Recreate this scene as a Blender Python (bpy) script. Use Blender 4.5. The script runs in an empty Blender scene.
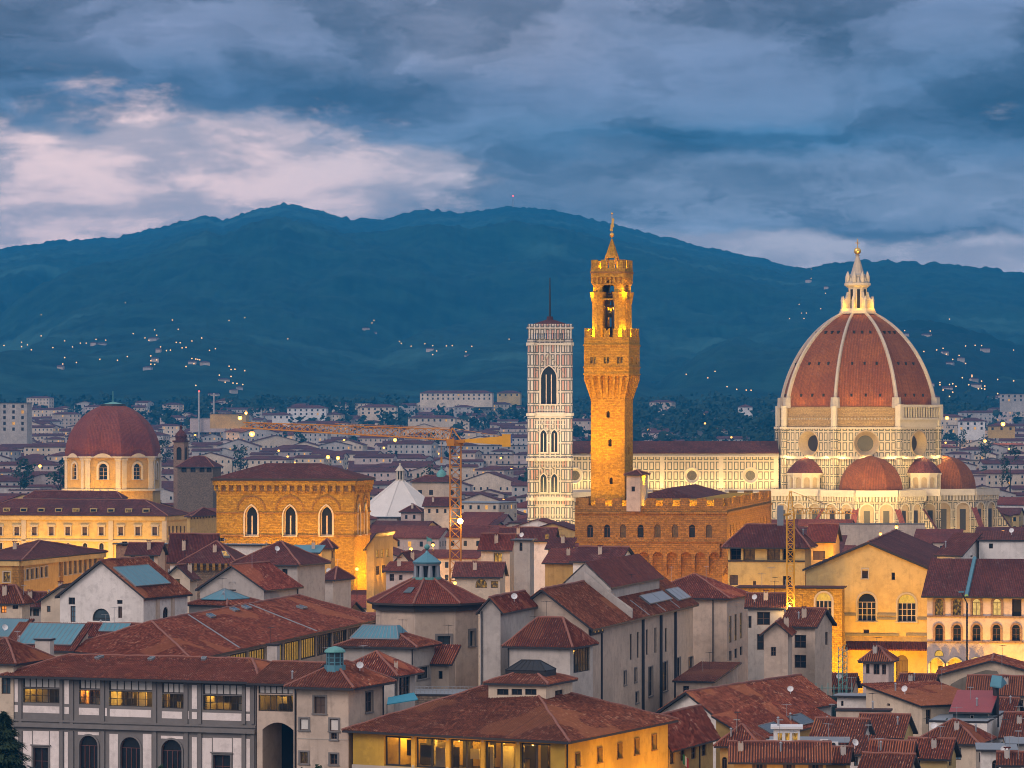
import bpy, math, random
import numpy as np
from math import sin, cos, tan, atan2, sqrt, pi, radians, exp, hypot, floor
from mathutils import Vector

random.seed(11)
SC = bpy.context.scene
COL = SC.collection
F, H, HZ = 4000.0, 55.0, 420.0          # lens in pixels, camera height in metres, eye level row


def wx(px, Y): return (px - 512) / F * Y
def wz(py, Y): return H - (py - HZ) / F * Y


# ------------------------------------------------------------------ camera
cam = bpy.data.cameras.new('camera')
cam.sensor_width = 36.0
cam.lens = F / 1024 * 36.0
cam.shift_y = (HZ - 384) / 1024
cam.clip_start, cam.clip_end = 5.0, 60000.0
camo = bpy.data.objects.new('camera', cam)
camo.location = (0, 0, H)
camo.rotation_euler = (radians(90), 0, 0)
COL.objects.link(camo)
SC.camera = camo

# ------------------------------------------------------------------ exposure and render settings
SC.view_settings.view_transform = 'Standard'
SC.view_settings.look = 'None'
SC.view_settings.exposure = 0.22
SC.view_settings.gamma = 1.0
SC.view_settings.use_curve_mapping = False
SC.render.engine = 'CYCLES'
cy = SC.cycles
cy.use_denoising = True
try:
    cy.denoiser = 'OPENIMAGEDENOISE'
    cy.denoising_input_passes = 'RGB_ALBEDO_NORMAL'
    cy.denoising_prefilter = 'ACCURATE'
except Exception:
    pass
cy.max_bounces = 4
cy.diffuse_bounces = 2
cy.glossy_bounces = 2
cy.transmission_bounces = 2
cy.volume_bounces = 0
cy.transparent_max_bounces = 8
cy.sample_clamp_indirect = 3.0
cy.sample_clamp_direct = 0.0
cy.caustics_reflective = cy.caustics_refractive = False
cy.use_light_tree = True
cy.pixel_filter_type = 'BLACKMAN_HARRIS'
cy.filter_width = 1.05


# ------------------------------------------------------------------ node helpers
class NT:
    """tiny helper that wires nodes of one tree from expressions"""
    def __init__(s, tree):
        s.t = tree
        tree.nodes.clear()

    def n(s, typ, **kw):
        nd = s.t.nodes.new(typ)
        for k, v in kw.items():
            setattr(nd, k, v)
        return nd

    def put(s, sock, val):
        if val is None:
            return
        if isinstance(val, bpy.types.NodeSocket):
            s.t.links.new(val, sock)
        else:
            if hasattr(sock.default_value, '__len__') and not hasattr(val, '__len__'):
                val = (val,) * len(sock.default_value)
            if hasattr(sock.default_value, '__len__') and len(sock.default_value) == 4 and len(val) == 3:
                val = tuple(val) + (1,)
            sock.default_value = val

    def m(s, op, a, b=None, c=None, clamp=False):
        nd = s.n('ShaderNodeMath', operation=op, use_clamp=clamp)
        for k, v in enumerate((a, b, c)):
            s.put(nd.inputs[k], v)
        return nd.outputs[0]

    def vm(s, op, a, b=None):
        nd = s.n('ShaderNodeVectorMath', operation=op)
        s.put(nd.inputs[0], a)
        s.put(nd.inputs[1], b)
        return nd.outputs[0]

    def xyz(s, x, y, z=0.0):
        nd = s.n('ShaderNodeCombineXYZ')
        for k, v in enumerate((x, y, z)):
            s.put(nd.inputs[k], v)
        return nd.outputs[0]

    def sep(s, v):
        nd = s.n('ShaderNodeSeparateXYZ')
        s.put(nd.inputs[0], v)
        return nd.outputs

    def mix(s, f, a, b, mode='MIX'):
        nd = s.n('ShaderNodeMix', data_type='RGBA', blend_type=mode)
        nd.clamp_factor = True
        s.put(nd.inputs[0], f)
        s.put(nd.inputs[6], a)
        s.put(nd.inputs[7], b)
        return nd.outputs[2]

    def noise(s, vec, scale=1.0, detail=4.0, rough=0.55, dist=0.0):
        nd = s.n('ShaderNodeTexNoise')
        s.put(nd.inputs['Vector'], vec)
        nd.inputs['Scale'].default_value = scale
        nd.inputs['Detail'].default_value = detail
        nd.inputs['Roughness'].default_value = rough
        nd.inputs['Distortion'].default_value = dist
        return nd.outputs[0]

    def ramp(s, f, stops, interp='LINEAR'):
        nd = s.n('ShaderNodeValToRGB')
        cr = nd.color_ramp
        cr.interpolation = interp
        while len(cr.elements) < len(stops):
            cr.elements.new(0.5)
        for e, (p, c) in zip(cr.elements, stops):
            e.position = p
            e.color = tuple(c) + (1,) if hasattr(c, '__len__') else (c, c, c, 1)
        s.put(nd.inputs[0], f)
        return nd.outputs[0]

    def smooth(s, x, lo, hi):
        nd = s.n('ShaderNodeMapRange', interpolation_type='SMOOTHSTEP')
        s.put(nd.inputs[0], x)
        nd.inputs[1].default_value = lo
        nd.inputs[2].default_value = hi
        return nd.outputs[0]


# ------------------------------------------------------------------ sky
W = bpy.data.worlds.new('World')
SC.world = W
W.use_nodes = True
nt = NT(W.node_tree)
gen = nt.n('ShaderNodeTexCoord').outputs['Generated']
dx, dy, dz = nt.sep(nt.vm('NORMALIZE', gen))
az = nt.m('ARCTAN2', dx, dy)
el = nt.m('ARCSINE', dz)
U0 = nt.m('MULTIPLY', az, 40.0)
V0 = nt.m('MULTIPLY', el, 40.0)
wn = nt.noise(nt.xyz(nt.m('MULTIPLY', U0, 0.55), nt.m('MULTIPLY', V0, 1.3), 3.7), 1.0, 6, 0.6)
wn2 = nt.noise(nt.xyz(nt.m('MULTIPLY', U0, 0.8), nt.m('MULTIPLY', V0, 1.5), 19.2), 1.0, 5, 0.62)
U = nt.m('ADD', U0, nt.m('MULTIPLY', nt.m('SUBTRACT', wn2, 0.5), 2.2))
V = nt.m('ADD', V0, nt.m('MULTIPLY', nt.m('SUBTRACT', wn, 0.5), 0.75))


def blob(cu, cv, su, sv):
    a = nt.m('POWER', nt.m('ABSOLUTE', nt.m('DIVIDE', nt.m('SUBTRACT', U, cu), su)), 2.0)
    b = nt.m('POWER', nt.m('ABSOLUTE', nt.m('DIVIDE', nt.m('SUBTRACT', V, cv), sv)), 2.0)
    return nt.m('EXPONENT', nt.m('MULTIPLY', nt.m('ADD', a, b), -1.0))


big = nt.noise(nt.xyz(nt.m('MULTIPLY', U0, 0.42), nt.m('MULTIPLY', V0, 1.05), 5.3), 1.0, 9, 0.60, 0.35)
mid = nt.noise(nt.xyz(nt.m('MULTIPLY', U0, 0.75), nt.m('MULTIPLY', V0, 2.3), 11.9), 1.0, 8, 0.58, 0.2)
streak = nt.noise(nt.xyz(nt.m('MULTIPLY', U0, 0.22), nt.m('MULTIPLY', V0, 3.0), 2.1), 1.0, 7, 0.55)
# the body of the clouds: paler bellies, slate belts
cloud = nt.ramp(nt.m('DIVIDE', V, 5.0), [(0.28, (0.36, 0.39, 0.50)), (0.38, (0.25, 0.30, 0.42)),
                                        (0.48, (0.17, 0.225, 0.345)), (0.60, (0.10, 0.155, 0.27)), (0.70, (0.085, 0.13, 0.235)), (0.84, (0.125, 0.160, 0.265)), (1.0, (0.105, 0.14, 0.235))])
for (cu, cv, su, sv, col, k) in [
    (-0.2, 3.75, 1.4, 0.50, (0.20, 0.225, 0.33), 0.8),
    (-3.6, 3.85, 1.6, 0.30, (0.15, 0.185, 0.31), 0.6),
    (-2.4, 3.25, 2.8, 0.25, (0.050, 0.092, 0.185), 0.92),
    (2.2, 2.80, 2.5, 0.17, (0.040, 0.110, 0.225), 0.95),
    (4.6, 3.2, 1.3, 0.45, (0.07, 0.125, 0.24), 0.8),
    (4.5, 4.05, 1.2, 0.22, (0.075, 0.12, 0.23), 0.6),
    (1.6, 3.45, 2.0, 0.35, (0.13, 0.175, 0.30), 0.6),
    (0.0, 2.05, 1.5, 0.20, (0.11, 0.17, 0.29), 0.6),
    (3.2, 1.95, 2.0, 0.16, (0.13, 0.19, 0.31), 0.6),
]:
    cloud = nt.mix(nt.m('MULTIPLY', blob(cu, cv, su, sv), k, clamp=True), cloud, col)
br = nt.m('ADD', nt.m('MULTIPLY', nt.m('SUBTRACT', big, 0.5), 2.6), nt.m('ADD', nt.m('MULTIPLY', nt.m('SUBTRACT', mid, 0.5), 1.25), nt.m('MULTIPLY', nt.m('SUBTRACT', streak, 0.5), 1.1)))
lay = nt.noise(nt.xyz(nt.m('MULTIPLY', U, 0.50), nt.m('MULTIPLY', V, 1.55), 23.7), 1.0, 8, 0.52, 0.5)
lay2 = nt.noise(nt.xyz(nt.m('MULTIPLY', U, 1.0), nt.m('MULTIPLY', V, 2.6), 41.3), 1.0, 8, 0.55, 0.4)
br = nt.m('ADD', nt.m('MULTIPLY', br, 0.55), nt.m('ADD', nt.m('MULTIPLY', nt.m('SUBTRACT', nt.smooth(lay, 0.43, 0.56), 0.5), 0.50), nt.m('MULTIPLY', nt.m('SUBTRACT', nt.smooth(lay2, 0.42, 0.58), 0.5), 0.28)))
br = nt.m('MAXIMUM', nt.m('ADD', 1.03, br), 0.35)
cloud = nt.mix(1.0, cloud, nt.xyz(br, br, br), 'MULTIPLY')
# the brighter sky that shows through the breaks, rosy in the west
west = nt.smooth(U, 1.0, -3.2)
behind = nt.mix(west, (0.43, 0.45, 0.56), (0.74, 0.62, 0.67))
behind = nt.mix(nt.m('MULTIPLY', nt.smooth(mid, 0.42, 0.60), 0.75), behind, (0.235, 0.255, 0.345))
behind = nt.mix(nt.m('MULTIPLY', nt.smooth(big, 0.50, 0.62), 0.6), behind, (0.27, 0.28, 0.37))
D = nt.m('ADD', nt.m('ADD', nt.m('MULTIPLY', big, 0.65), nt.m('MULTIPLY', mid, 0.35)), nt.m('MULTIPLY', nt.smooth(U, -2.2, 0.2), nt.m('MULTIPLY', nt.smooth(V, 1.75, 2.0), 0.07)))
for (cu, cv, su, sv, k) in [(-4.3, 2.2, 2.6, 0.72, 0.35), (-2.6, 2.75, 1.4, 0.42, 0.26), (-1.5, 2.25, 2.0, 0.45, 0.19), (-0.9, 2.5, 0.8, 0.28, 0.10), (0.8, 1.72, 1.8, 0.16, 0.14), (3.2, 1.58, 3.2, 0.34, 0.33), (-4.6, 1.6, 2.5, 0.25, 0.22)]:
    D = nt.m('SUBTRACT', D, nt.m('MULTIPLY', blob(cu, cv, su, sv), k))
cover = nt.smooth(D, 0.225, 0.425)
sky = nt.mix(cover, nt.mix(1.0, behind, (1.10, 1.12, 1.13), 'MULTIPLY'), nt.mix(1.0, cloud, (.88, .92, .96), 'MULTIPLY'))
sky = nt.mix(1.0, sky, (1.70, 1.40, 1.15), 'MULTIPLY')
# the cloud deck overhead is brighter than the belt over the hills
high = nt.smooth(el, 0.16, 0.6)
back = nt.smooth(nt.m('MULTIPLY', dy, -1.0), -0.25, 0.6)
sky = nt.mix(nt.m('MULTIPLY', nt.smooth(el, 0.02, 0.2), back), sky, (1.10, 0.96, 0.92))
sky = nt.mix(high, sky, nt.mix(back, (0.56, 0.54, 0.60), (0.86, 0.78, 0.78)))
low = nt.smooth(el, -0.02, 0.0)
sky = nt.mix(low, (0.10, 0.12, 0.17), sky)
nsk = nt.n('ShaderNodeTexSky', sky_type='NISHITA', sun_disc=False)
nsk.sun_elevation = radians(4)
nsk.sun_rotation = radians(-70)
nsk.altitude = 100
b1 = nt.n('ShaderNodeBackground')
nt.put(b1.inputs[0], nsk.outputs[0])
b1.inputs[1].default_value = 0.06
b2 = nt.n('ShaderNodeBackground')
nt.put(b2.inputs[0], sky)
b2.inputs[1].default_value = 1.0
ms = nt.n('ShaderNodeMixShader')
ms.inputs[0].default_value = 0.94
nt.t.links.new(b1.outputs[0], ms.inputs[1])
nt.t.links.new(b2.outputs[0], ms.inputs[2])
ow = nt.n('ShaderNodeOutputWorld')
nt.t.links.new(ms.outputs[0], ow.inputs[0])
W.cycles.sampling_method = 'MANUAL'
W.cycles.sample_map_resolution = 1024

# the last glow of the day through the break in the clouds, west of the view
sl = bpy.data.lights.new('sun', 'SUN')
sl.energy = 1.3
sl.angle = radians(25)
sl.color = (1.0, 0.80, 0.74)
slo = bpy.data.objects.new('sun', sl)
slo.rotation_euler = Vector((0.75, 0.55, -0.62)).to_track_quat('-Z', 'Y').to_euler()
COL.objects.link(slo)


def lamp(kind, loc, target, watts, color, radius=0.4, angle=100, blend=0.6):
    l = bpy.data.lights.new('floodlight', kind)
    l.energy = watts
    l.color = color
    l.shadow_soft_size = radius
    o = bpy.data.objects.new('floodlight', l)
    o.location = loc
    if kind == 'SPOT':
        l.spot_size = radians(angle)
        l.spot_blend = blend
        o.rotation_euler = (Vector(target) - Vector(loc)).to_track_quat('-Z', 'Y').to_euler()
    COL.objects.link(o)
    return o


# ------------------------------------------------------------------ object bookkeeping
def tag(o, label=None, cat=None, group=None, kind=None):
    if label: o['label'] = label
    if cat: o['category'] = cat
    if group: o['group'] = group
    if kind: o['kind'] = kind
    return o


ORG = {}


def thing(name, label, cat, loc=(0, 0, 0), group=None):
    o = bpy.data.objects.new(name, None)
    o.location = loc
    o.empty_display_size = 0.5
    COL.objects.link(o)
    ORG[o.name] = Vector(loc)
    return tag(o, label, cat, group)


class MB:
    """collects faces in world metres, links them as one mesh with metric UVs"""
    def __init__(s):
        s.v, s.f, s.mi, s.sm = [], [], [], []

    def poly(s, pts, mi=0, smooth=False):
        b = len(s.v)
        s.v.extend([tuple(p) for p in pts])
        s.f.append(tuple(range(b, b + len(pts))))
        s.mi.append(mi)
        s.sm.append(smooth)

    def box(s, x0, x1, y0, y1, z0, z1, mi=0):
        s.obox((x0, y0), (1, 0), (0, 1), x1 - x0, y1 - y0, z0, z1, mi)

    def obox(s, o, ux, uy, lx, ly, z0, z1, mi=0):
        a = [(o[0] + ux[0] * i * lx + uy[0] * j * ly, o[1] + ux[1] * i * lx + uy[1] * j * ly) for i, j in ((0, 0), (1, 0), (1, 1), (0, 1))]
        s.prism(a, z0, z1, mi)

    def prism(s, pts, z0, z1, mi=0, top=True, bottom=True):
        n = len(pts)
        for i in range(n):
            p, q = pts[i], pts[(i + 1) % n]
            s.poly([(p[0], p[1], z0), (q[0], q[1], z0), (q[0], q[1], z1), (p[0], p[1], z1)], mi)
        if top: s.poly([(p[0], p[1], z1) for p in pts], mi)
        if bottom: s.poly([(p[0], p[1], z0) for p in reversed(pts)], mi)

    def frustum(s, c, r0, r1, z0, z1, n=12, mi=0, ph=0.0, caps=True, smooth=False):
        a = [(c[0] + r0 * cos(ph + 2 * pi * i / n), c[1] + r0 * sin(ph + 2 * pi * i / n), z0) for i in range(n)]
        b = [(c[0] + r1 * cos(ph + 2 * pi * i / n), c[1] + r1 * sin(ph + 2 * pi * i / n), z1) for i in range(n)]
        for i in range(n):
            j = (i + 1) % n
            if r1 < 1e-6: s.poly([a[i], a[j], b[i]], mi, smooth)
            elif r0 < 1e-6: s.poly([a[i], b[j], b[i]], mi, smooth)
            else: s.poly([a[i], a[j], b[j], b[i]], mi, smooth)
        if caps:
            if r0 > 1e-6: s.poly(a[::-1], mi)
            if r1 > 1e-6: s.poly(b, mi)

    def lathe(s, c, prof, n=16, mi=0, ph=0.0, smooth=False):
        for (r0, z0), (r1, z1) in zip(prof, prof[1:]):
            s.frustum(c, r0, r1, z0, z1, n, mi, ph, False, smooth)

    def tube(s, p, q, r, n=6, mi=0, r2=None):
        p, q = Vector(p), Vector(q)
        d = (q - p)
        if d.length < 1e-6: return
        d.normalize()
        a = d.orthogonal().normalized()
        b = d.cross(a)
        r2 = r if r2 is None else r2
        c0 = [p + (a * cos(2 * pi * i / n) + b * sin(2 * pi * i / n)) * r for i in range(n)]
        c1 = [q + (a * cos(2 * pi * i / n) + b * sin(2 * pi * i / n)) * r2 for i in range(n)]
        for i in range(n):
            j = (i + 1) % n
            s.poly([c0[i], c0[j], c1[j], c1[i]], mi)
        s.poly(c0[::-1], mi)
        s.poly(c1, mi)

    def build(s, name, mats, parent=None, loc=None, world=True):
        me = bpy.data.meshes.new(name)
        off = Vector((0, 0, 0))
        if parent is not None: off = ORG[parent.name]
        elif loc is not None: off = Vector(loc)
        v = np.array(s.v, dtype=np.float64).reshape(-1, 3)
        if world: v = v - np.array(off)
        nl = np.array([len(f) for f in s.f], dtype=np.int32)
        me.vertices.add(len(v))
        me.vertices.foreach_set('co', v.astype(np.float32).ravel())
        me.loops.add(int(nl.sum()))
        me.loops.foreach_set('vertex_index', np.concatenate([np.array(f, dtype=np.int32) for f in s.f]))
        me.polygons.add(len(nl))
        st = np.concatenate(([0], np.cumsum(nl)[:-1])).astype(np.int32)
        me.polygons.foreach_set('loop_start', st)
        me.polygons.foreach_set('material_index', np.array(s.mi, dtype=np.int32))
        me.polygons.foreach_set('use_smooth', np.array(s.sm, dtype=bool))
        me.update(calc_edges=True)
        # metric box uv
        pn = np.zeros(len(nl) * 3, dtype=np.float32)
        me.polygons.foreach_get('normal', pn)
        pn = pn.reshape(-1, 3)
        u = np.stack([-pn[:, 1], pn[:, 0], np.zeros(len(pn))], 1)
        ln = np.linalg.norm(u, axis=1)
        flat = ln < 0.02
        u[flat] = (1, 0, 0)
        ln[flat] = 1
        u /= ln[:, None]
        w = np.cross(pn, u)
        lv = np.zeros(int(nl.sum()), dtype=np.int32)
        me.loops.foreach_get('vertex_index', lv)
        fi = np.repeat(np.arange(len(nl)), nl)
        p = v[lv]
        uv = np.stack([(p * u[fi]).sum(1), (p * w[fi]).sum(1)], 1)
        ul = me.uv_layers.new(name='UVMap')
        ul.data.foreach_set('uv', uv.astype(np.float32).ravel())
        if not isinstance(mats, (list, tuple)): mats = [mats]
        for m_ in mats: me.materials.append(m_)
        o = bpy.data.objects.new(name, me)
        COL.objects.link(o)
        if parent is not None:
            o.parent = parent
            ORG[o.name] = off
        else:
            o.location = off
            ORG[o.name] = off
        return o


# ------------------------------------------------------------------ materials
MATS = {}


def new_mat(name):
    m_ = bpy.data.materials.new(name)
    m_.use_nodes = True
    t = NT(m_.node_tree)
    bs = t.n('ShaderNodeBsdfPrincipled')
    ou = t.n('ShaderNodeOutputMaterial')
    t.t.links.new(bs.outputs[0], ou.inputs[0])
    MATS[name] = m_
    return m_, t, bs


def coords(t):
    uv = t.n('ShaderNodeTexCoord')
    rnd = t.n('ShaderNodeObjectInfo').outputs['Random']
    ob = t.vm('ADD', uv.outputs['Object'], t.xyz(t.m('MULTIPLY', rnd, 173.0), t.m('MULTIPLY', rnd, 91.0), t.m('MULTIPLY', rnd, 37.0)))
    return uv.outputs['UV'], ob, rnd


def bump(t, bs, h, strength=0.4, dist=0.05):
    b = t.n('ShaderNodeBump')
    b.inputs['Strength'].default_value = strength
    b.inputs['Distance'].default_value = dist
    t.put(b.inputs['Height'], h)
    t.t.links.new(b.outputs[0], bs.inputs['Normal'])


def simple(name, col, rough=0.7, metal=0.0, var=0.15, scale=0.8):
    m_, t, bs = new_mat(name)
    uv, ob, rnd = coords(t)
    n = t.noise(ob, scale, 5, 0.6)
    c = t.mix(n, tuple(x * (1 - var) for x in col), tuple(min(1, x * (1 + var)) for x in col))
    t.put(bs.inputs['Base Color'], c)
    bs.inputs['Roughness'].default_value = rough
    bs.inputs['Metallic'].default_value = metal
    return m_


def plaster(name, col, stain=0.35, patch=0.3, rough=0.9, hue=0.0):
    """old lime plaster: mottled, rain streaked, patched"""
    m_, t, bs = new_mat(name)
    uv, ob, rnd = coords(t)
    big = t.noise(ob, 0.12, 4, 0.6)
    mid = t.noise(ob, 0.9, 6, 0.65)
    x, y, z = t.sep(uv)
    streak = t.noise(t.xyz(t.m('MULTIPLY', x, 1.6), t.m('MULTIPLY', y, 0.10), t.m('MULTIPLY', rnd, 50.0)), 1.0, 5, 0.6)
    c = t.mix(t.smooth(big, 0.35, 0.65), tuple(k * (1 - patch * 0.5) for k in col), tuple(min(1, k * (1 + patch * 0.25)) for k in col))
    c = t.mix(t.m('MULTIPLY', t.smooth(mid, 0.45, 0.70), 0.6), c, tuple(k * 0.66 for k in col))
    sm = t.noise(ob, 0.32, 5, 0.7)
    c = t.mix(t.m('MULTIPLY', t.smooth(sm, 0.54, 0.60), 0.35), c, tuple(min(1, k * 1.18) for k in col))
    c = t.mix(t.m('MULTIPLY', t.smooth(streak, 0.5, 0.78), stain), c, tuple(k * q for k, q in zip(col, (0.50, 0.48, 0.47))))
    if hue > 0:
        hs = t.n('ShaderNodeHueSaturation')
        t.put(hs.inputs['Value'], t.m('ADD', 1 - hue, t.m('MULTIPLY', rnd, 2 * hue)))
        t.put(hs.inputs['Color'], c)
        c = hs.outputs[0]
    t.put(bs.inputs['Base Color'], c)
    bs.inputs['Roughness'].default_value = rough
    bs.inputs['Specular IOR Level'].default_value = 0.2
    bump(t, bs, mid, 0.25, 0.03)
    return m_


def stone(name, c1, c2, mortar, bw=0.7, bh=0.32, rough=0.9, bmp=0.8):
    """coursed rubble and dressed blocks"""
    m_, t, bs = new_mat(name)
    uv, ob, rnd = coords(t)
    wob = t.noise(ob, 1.1, 3, 0.6)
    v = t.vm('ADD', uv, t.xyz(t.m('MULTIPLY', wob, 0.35), t.m('MULTIPLY', wob, 0.22), 0))
    br_ = t.n('ShaderNodeTexBrick')
    t.put(br_.inputs['Vector'], v)
    br_.inputs['Scale'].default_value = 1.0
    br_.inputs['Brick Width'].default_value = bw
    br_.inputs['Row Height'].default_value = bh
    br_.inputs['Mortar Size'].default_value = 0.035
    br_.inputs['Mortar Smooth'].default_value = 0.6
    br_.inputs['Color1'].default_value = tuple(c1) + (1,)
    br_.inputs['Color2'].default_value = tuple(c2) + (1,)
    br_.inputs['Mortar'].default_value = tuple(mortar) + (1,)
    big = t.noise(ob, 0.15, 4, 0.6)
    sp = t.noise(ob, 2.4, 5, 0.75)
    c = t.mix(t.m('MULTIPLY', t.smooth(big, 0.4, 0.7), 0.45), br_.outputs['Color'], tuple(k * 0.6 for k in c1))
    c = t.mix(t.m('MULTIPLY', t.smooth(sp, 0.51, 0.66), 0.6), c, tuple(k * 0.32 for k in c1))
    c = t.mix(t.m('MULTIPLY', t.smooth(sp, 0.47, 0.36), 0.45), c, tuple(min(1, k * 1.35) for k in c1))
    t.put(bs.inputs['Base Color'], c)
    bs.inputs['Roughness'].default_value = rough
    bs.inputs['Specular IOR Level'].default_value = 0.2
    h = t.m('ADD', t.m('MULTIPLY', br_.outputs['Fac'], -0.6), t.m('MULTIPLY', sp, 1.2))
    bump(t, bs, h, bmp, 0.12)
    return m_


def tiles(name, ca, cb, cc, period=0.30, row=0.42, bmp=0.9, lich=0.25):
    """pan and cover roof tiles: ribs down the slope, courses across, weathered"""
    m_, t, bs = new_mat(name)
    uv, ob, rnd = coords(t)
    x, y, z = t.sep(uv)
    wv = t.noise(ob, 0.7, 3, 0.5)
    xx = t.m('ADD', x, t.m('MULTIPLY', wv, 0.12))
    cx = t.m('DIVIDE', xx, period)
    ry = t.m('DIVIDE', t.m('ADD', y, t.m('MULTIPLY', wv, 0.2)), row)
    rib = t.m('ABSOLUTE', t.m('SINE', t.m('MULTIPLY', cx, pi)))
    lap = t.m('FRACT', ry)
    cell = t.n('ShaderNodeTexWhiteNoise', noise_dimensions='2D')
    t.put(cell.inputs['Vector'], t.xyz(t.m('FLOOR', cx), t.m('FLOOR', ry), 0))
    big = t.noise(ob, 0.09, 5, 0.65)
    mid = t.noise(ob, 0.6, 6, 0.7)
    strk = t.noise(t.xyz(t.m('MULTIPLY', x, 1.3), t.m('MULTIPLY', y, 0.12), t.m('MULTIPLY', rnd, 80.0)), 1.0, 5, 0.65)
    c = t.mix(cell.outputs['Value'], ca, cb)
    c = t.mix(t.smooth(big, 0.35, 0.68), c, cc)
    c = t.mix(t.m('MULTIPLY', t.smooth(strk, 0.48, 0.75), 0.55), c, tuple(k * 0.38 for k in ca))
    c = t.mix(t.m('MULTIPLY', t.smooth(mid, 0.54, 0.68), lich), c, (0.30, 0.20, 0.17))
    mid2 = t.noise(ob, 1.9, 4, 0.7)
    c = t.mix(t.m('MULTIPLY', t.smooth(mid2, 0.55, 0.70), 0.55), c, tuple(k * 0.35 for k in ca))
    c = t.mix(t.m('MULTIPLY', t.smooth(mid2, 0.44, 0.32), 0.40), c, tuple(min(1, k * 1.35) for k in cb))
    groove = t.m('MULTIPLY', t.smooth(t.m('SUBTRACT', 1.0, rib), 0.45, 1.0), 0.75)
    c = t.mix(groove, c, tuple(k * 0.25 for k in ca))
    t.put(bs.inputs['Base Color'], c)
    bs.inputs['Roughness'].default_value = 0.85
    bs.inputs['Specular IOR Level'].default_value = 0.25
    h = t.m('ADD', rib, t.m('MULTIPLY', lap, 0.35))
    h = t.m('ADD', h, t.m('MULTIPLY', cell.outputs['Value'], 0.3))
    bump(t, bs, h, bmp, 0.09)
    return m_


def glow(name, col, strength, var=0.0, scale=1.2, lo=0.33, hi=0.72):
    m_, t, bs = new_mat(name)
    uv, ob, rnd = coords(t)
    c = col
    if var:
        ux, uy, uz = t.sep(uv)
        n = t.noise(t.xyz(t.m('MULTIPLY', ux, 2.2 * scale), t.m('MULTIPLY', uy, 1.1 * scale), t.m('MULTIPLY', rnd, 60.0)), 1.0, 5, 0.65)
        c = t.mix(t.smooth(n, lo, hi), tuple(k * (1 - var) for k in col), col)
    bs.inputs['Base Color'].default_value = (0.02, 0.02, 0.02, 1)
    bs.inputs['Roughness'].default_value = 0.3
    t.put(bs.inputs['Emission Color'], c)
    bs.inputs['Emission Strength'].default_value = strength
    m_.cycles.emission_sampling = 'NONE' if strength < 30 else 'FRONT'
    return m_


def glass(name, col=(0.013, 0.016, 0.020), rough=0.2):
    m_, t, bs = new_mat(name)
    uv, ob, rnd = coords(t)
    n = t.noise(ob, 0.8, 3, 0.5)
    c = t.mix(n, tuple(k * 0.6 for k in col), tuple(k * 1.5 for k in col))
    t.put(bs.inputs['Base Color'], c)
    bs.inputs['Roughness'].default_value = rough
    bs.inputs['Specular IOR Level'].default_value = 0.4
    return m_


TILE = tiles('terracotta roof tiles', (0.125, 0.029, 0.019), (0.250, 0.064, 0.040), (0.120, 0.024, 0.018))
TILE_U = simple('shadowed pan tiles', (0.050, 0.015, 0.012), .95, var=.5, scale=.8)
TILE2 = tiles('old dark roof tiles', (0.085, 0.024, 0.022), (0.175, 0.050, 0.042), (0.075, 0.021, 0.021))
TILE3 = tiles('orange roof tiles', (0.15, 0.036, 0.025), (0.28, 0.078, 0.050), (0.14, 0.030, 0.024))
def cover_mat(name, cols):
    """single cover tiles, each its own shade, with dirt and lichen over them"""
    m_, t, bs = new_mat(name)
    uv, ob, rnd = coords(t)
    x, y, z = t.sep(uv)
    cell = t.n('ShaderNodeTexWhiteNoise', noise_dimensions='3D')
    t.put(cell.inputs['Vector'], t.xyz(t.m('FLOOR', t.m('DIVIDE', x, .31)), t.m('FLOOR', t.m('DIVIDE', y, .42)), rnd))
    c = t.ramp(cell.outputs['Value'], [(0.0, cols[0]), (0.35, cols[1]), (0.75, cols[2]), (0.93, cols[3]), (1.0, cols[4])])
    big = t.noise(ob, .11, 5, .65)
    mid = t.noise(ob, .7, 6, .72)
    c = t.mix(t.m('MULTIPLY', t.smooth(big, .46, .66), .5), c, tuple(k * .55 for k in cols[1]))
    c = t.mix(t.m('MULTIPLY', t.smooth(mid, .52, .66), .55), c, tuple(k * .40 for k in cols[1]))
    c = t.mix(t.m('MULTIPLY', t.smooth(mid, .42, .30), .40), c, cols[3])
    pat = t.noise(ob, .075, 2, .5)
    c = t.mix(t.m('MULTIPLY', t.smooth(pat, .585, .60), .55), c, (.33, .115, .058))
    hs = t.n('ShaderNodeHueSaturation')
    t.put(hs.inputs['Hue'], t.m('ADD', .4965, t.m('MULTIPLY', rnd, .013)))
    t.put(hs.inputs['Value'], t.m('ADD', .84, t.m('MULTIPLY', t.m('FRACT', t.m('MULTIPLY', rnd, 7.3)), .42)))
    t.put(hs.inputs['Color'], c)
    t.put(bs.inputs['Base Color'], hs.outputs[0])
    bs.inputs['Roughness'].default_value = .9
    bs.inputs['Specular IOR Level'].default_value = .2
    return m_


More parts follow.
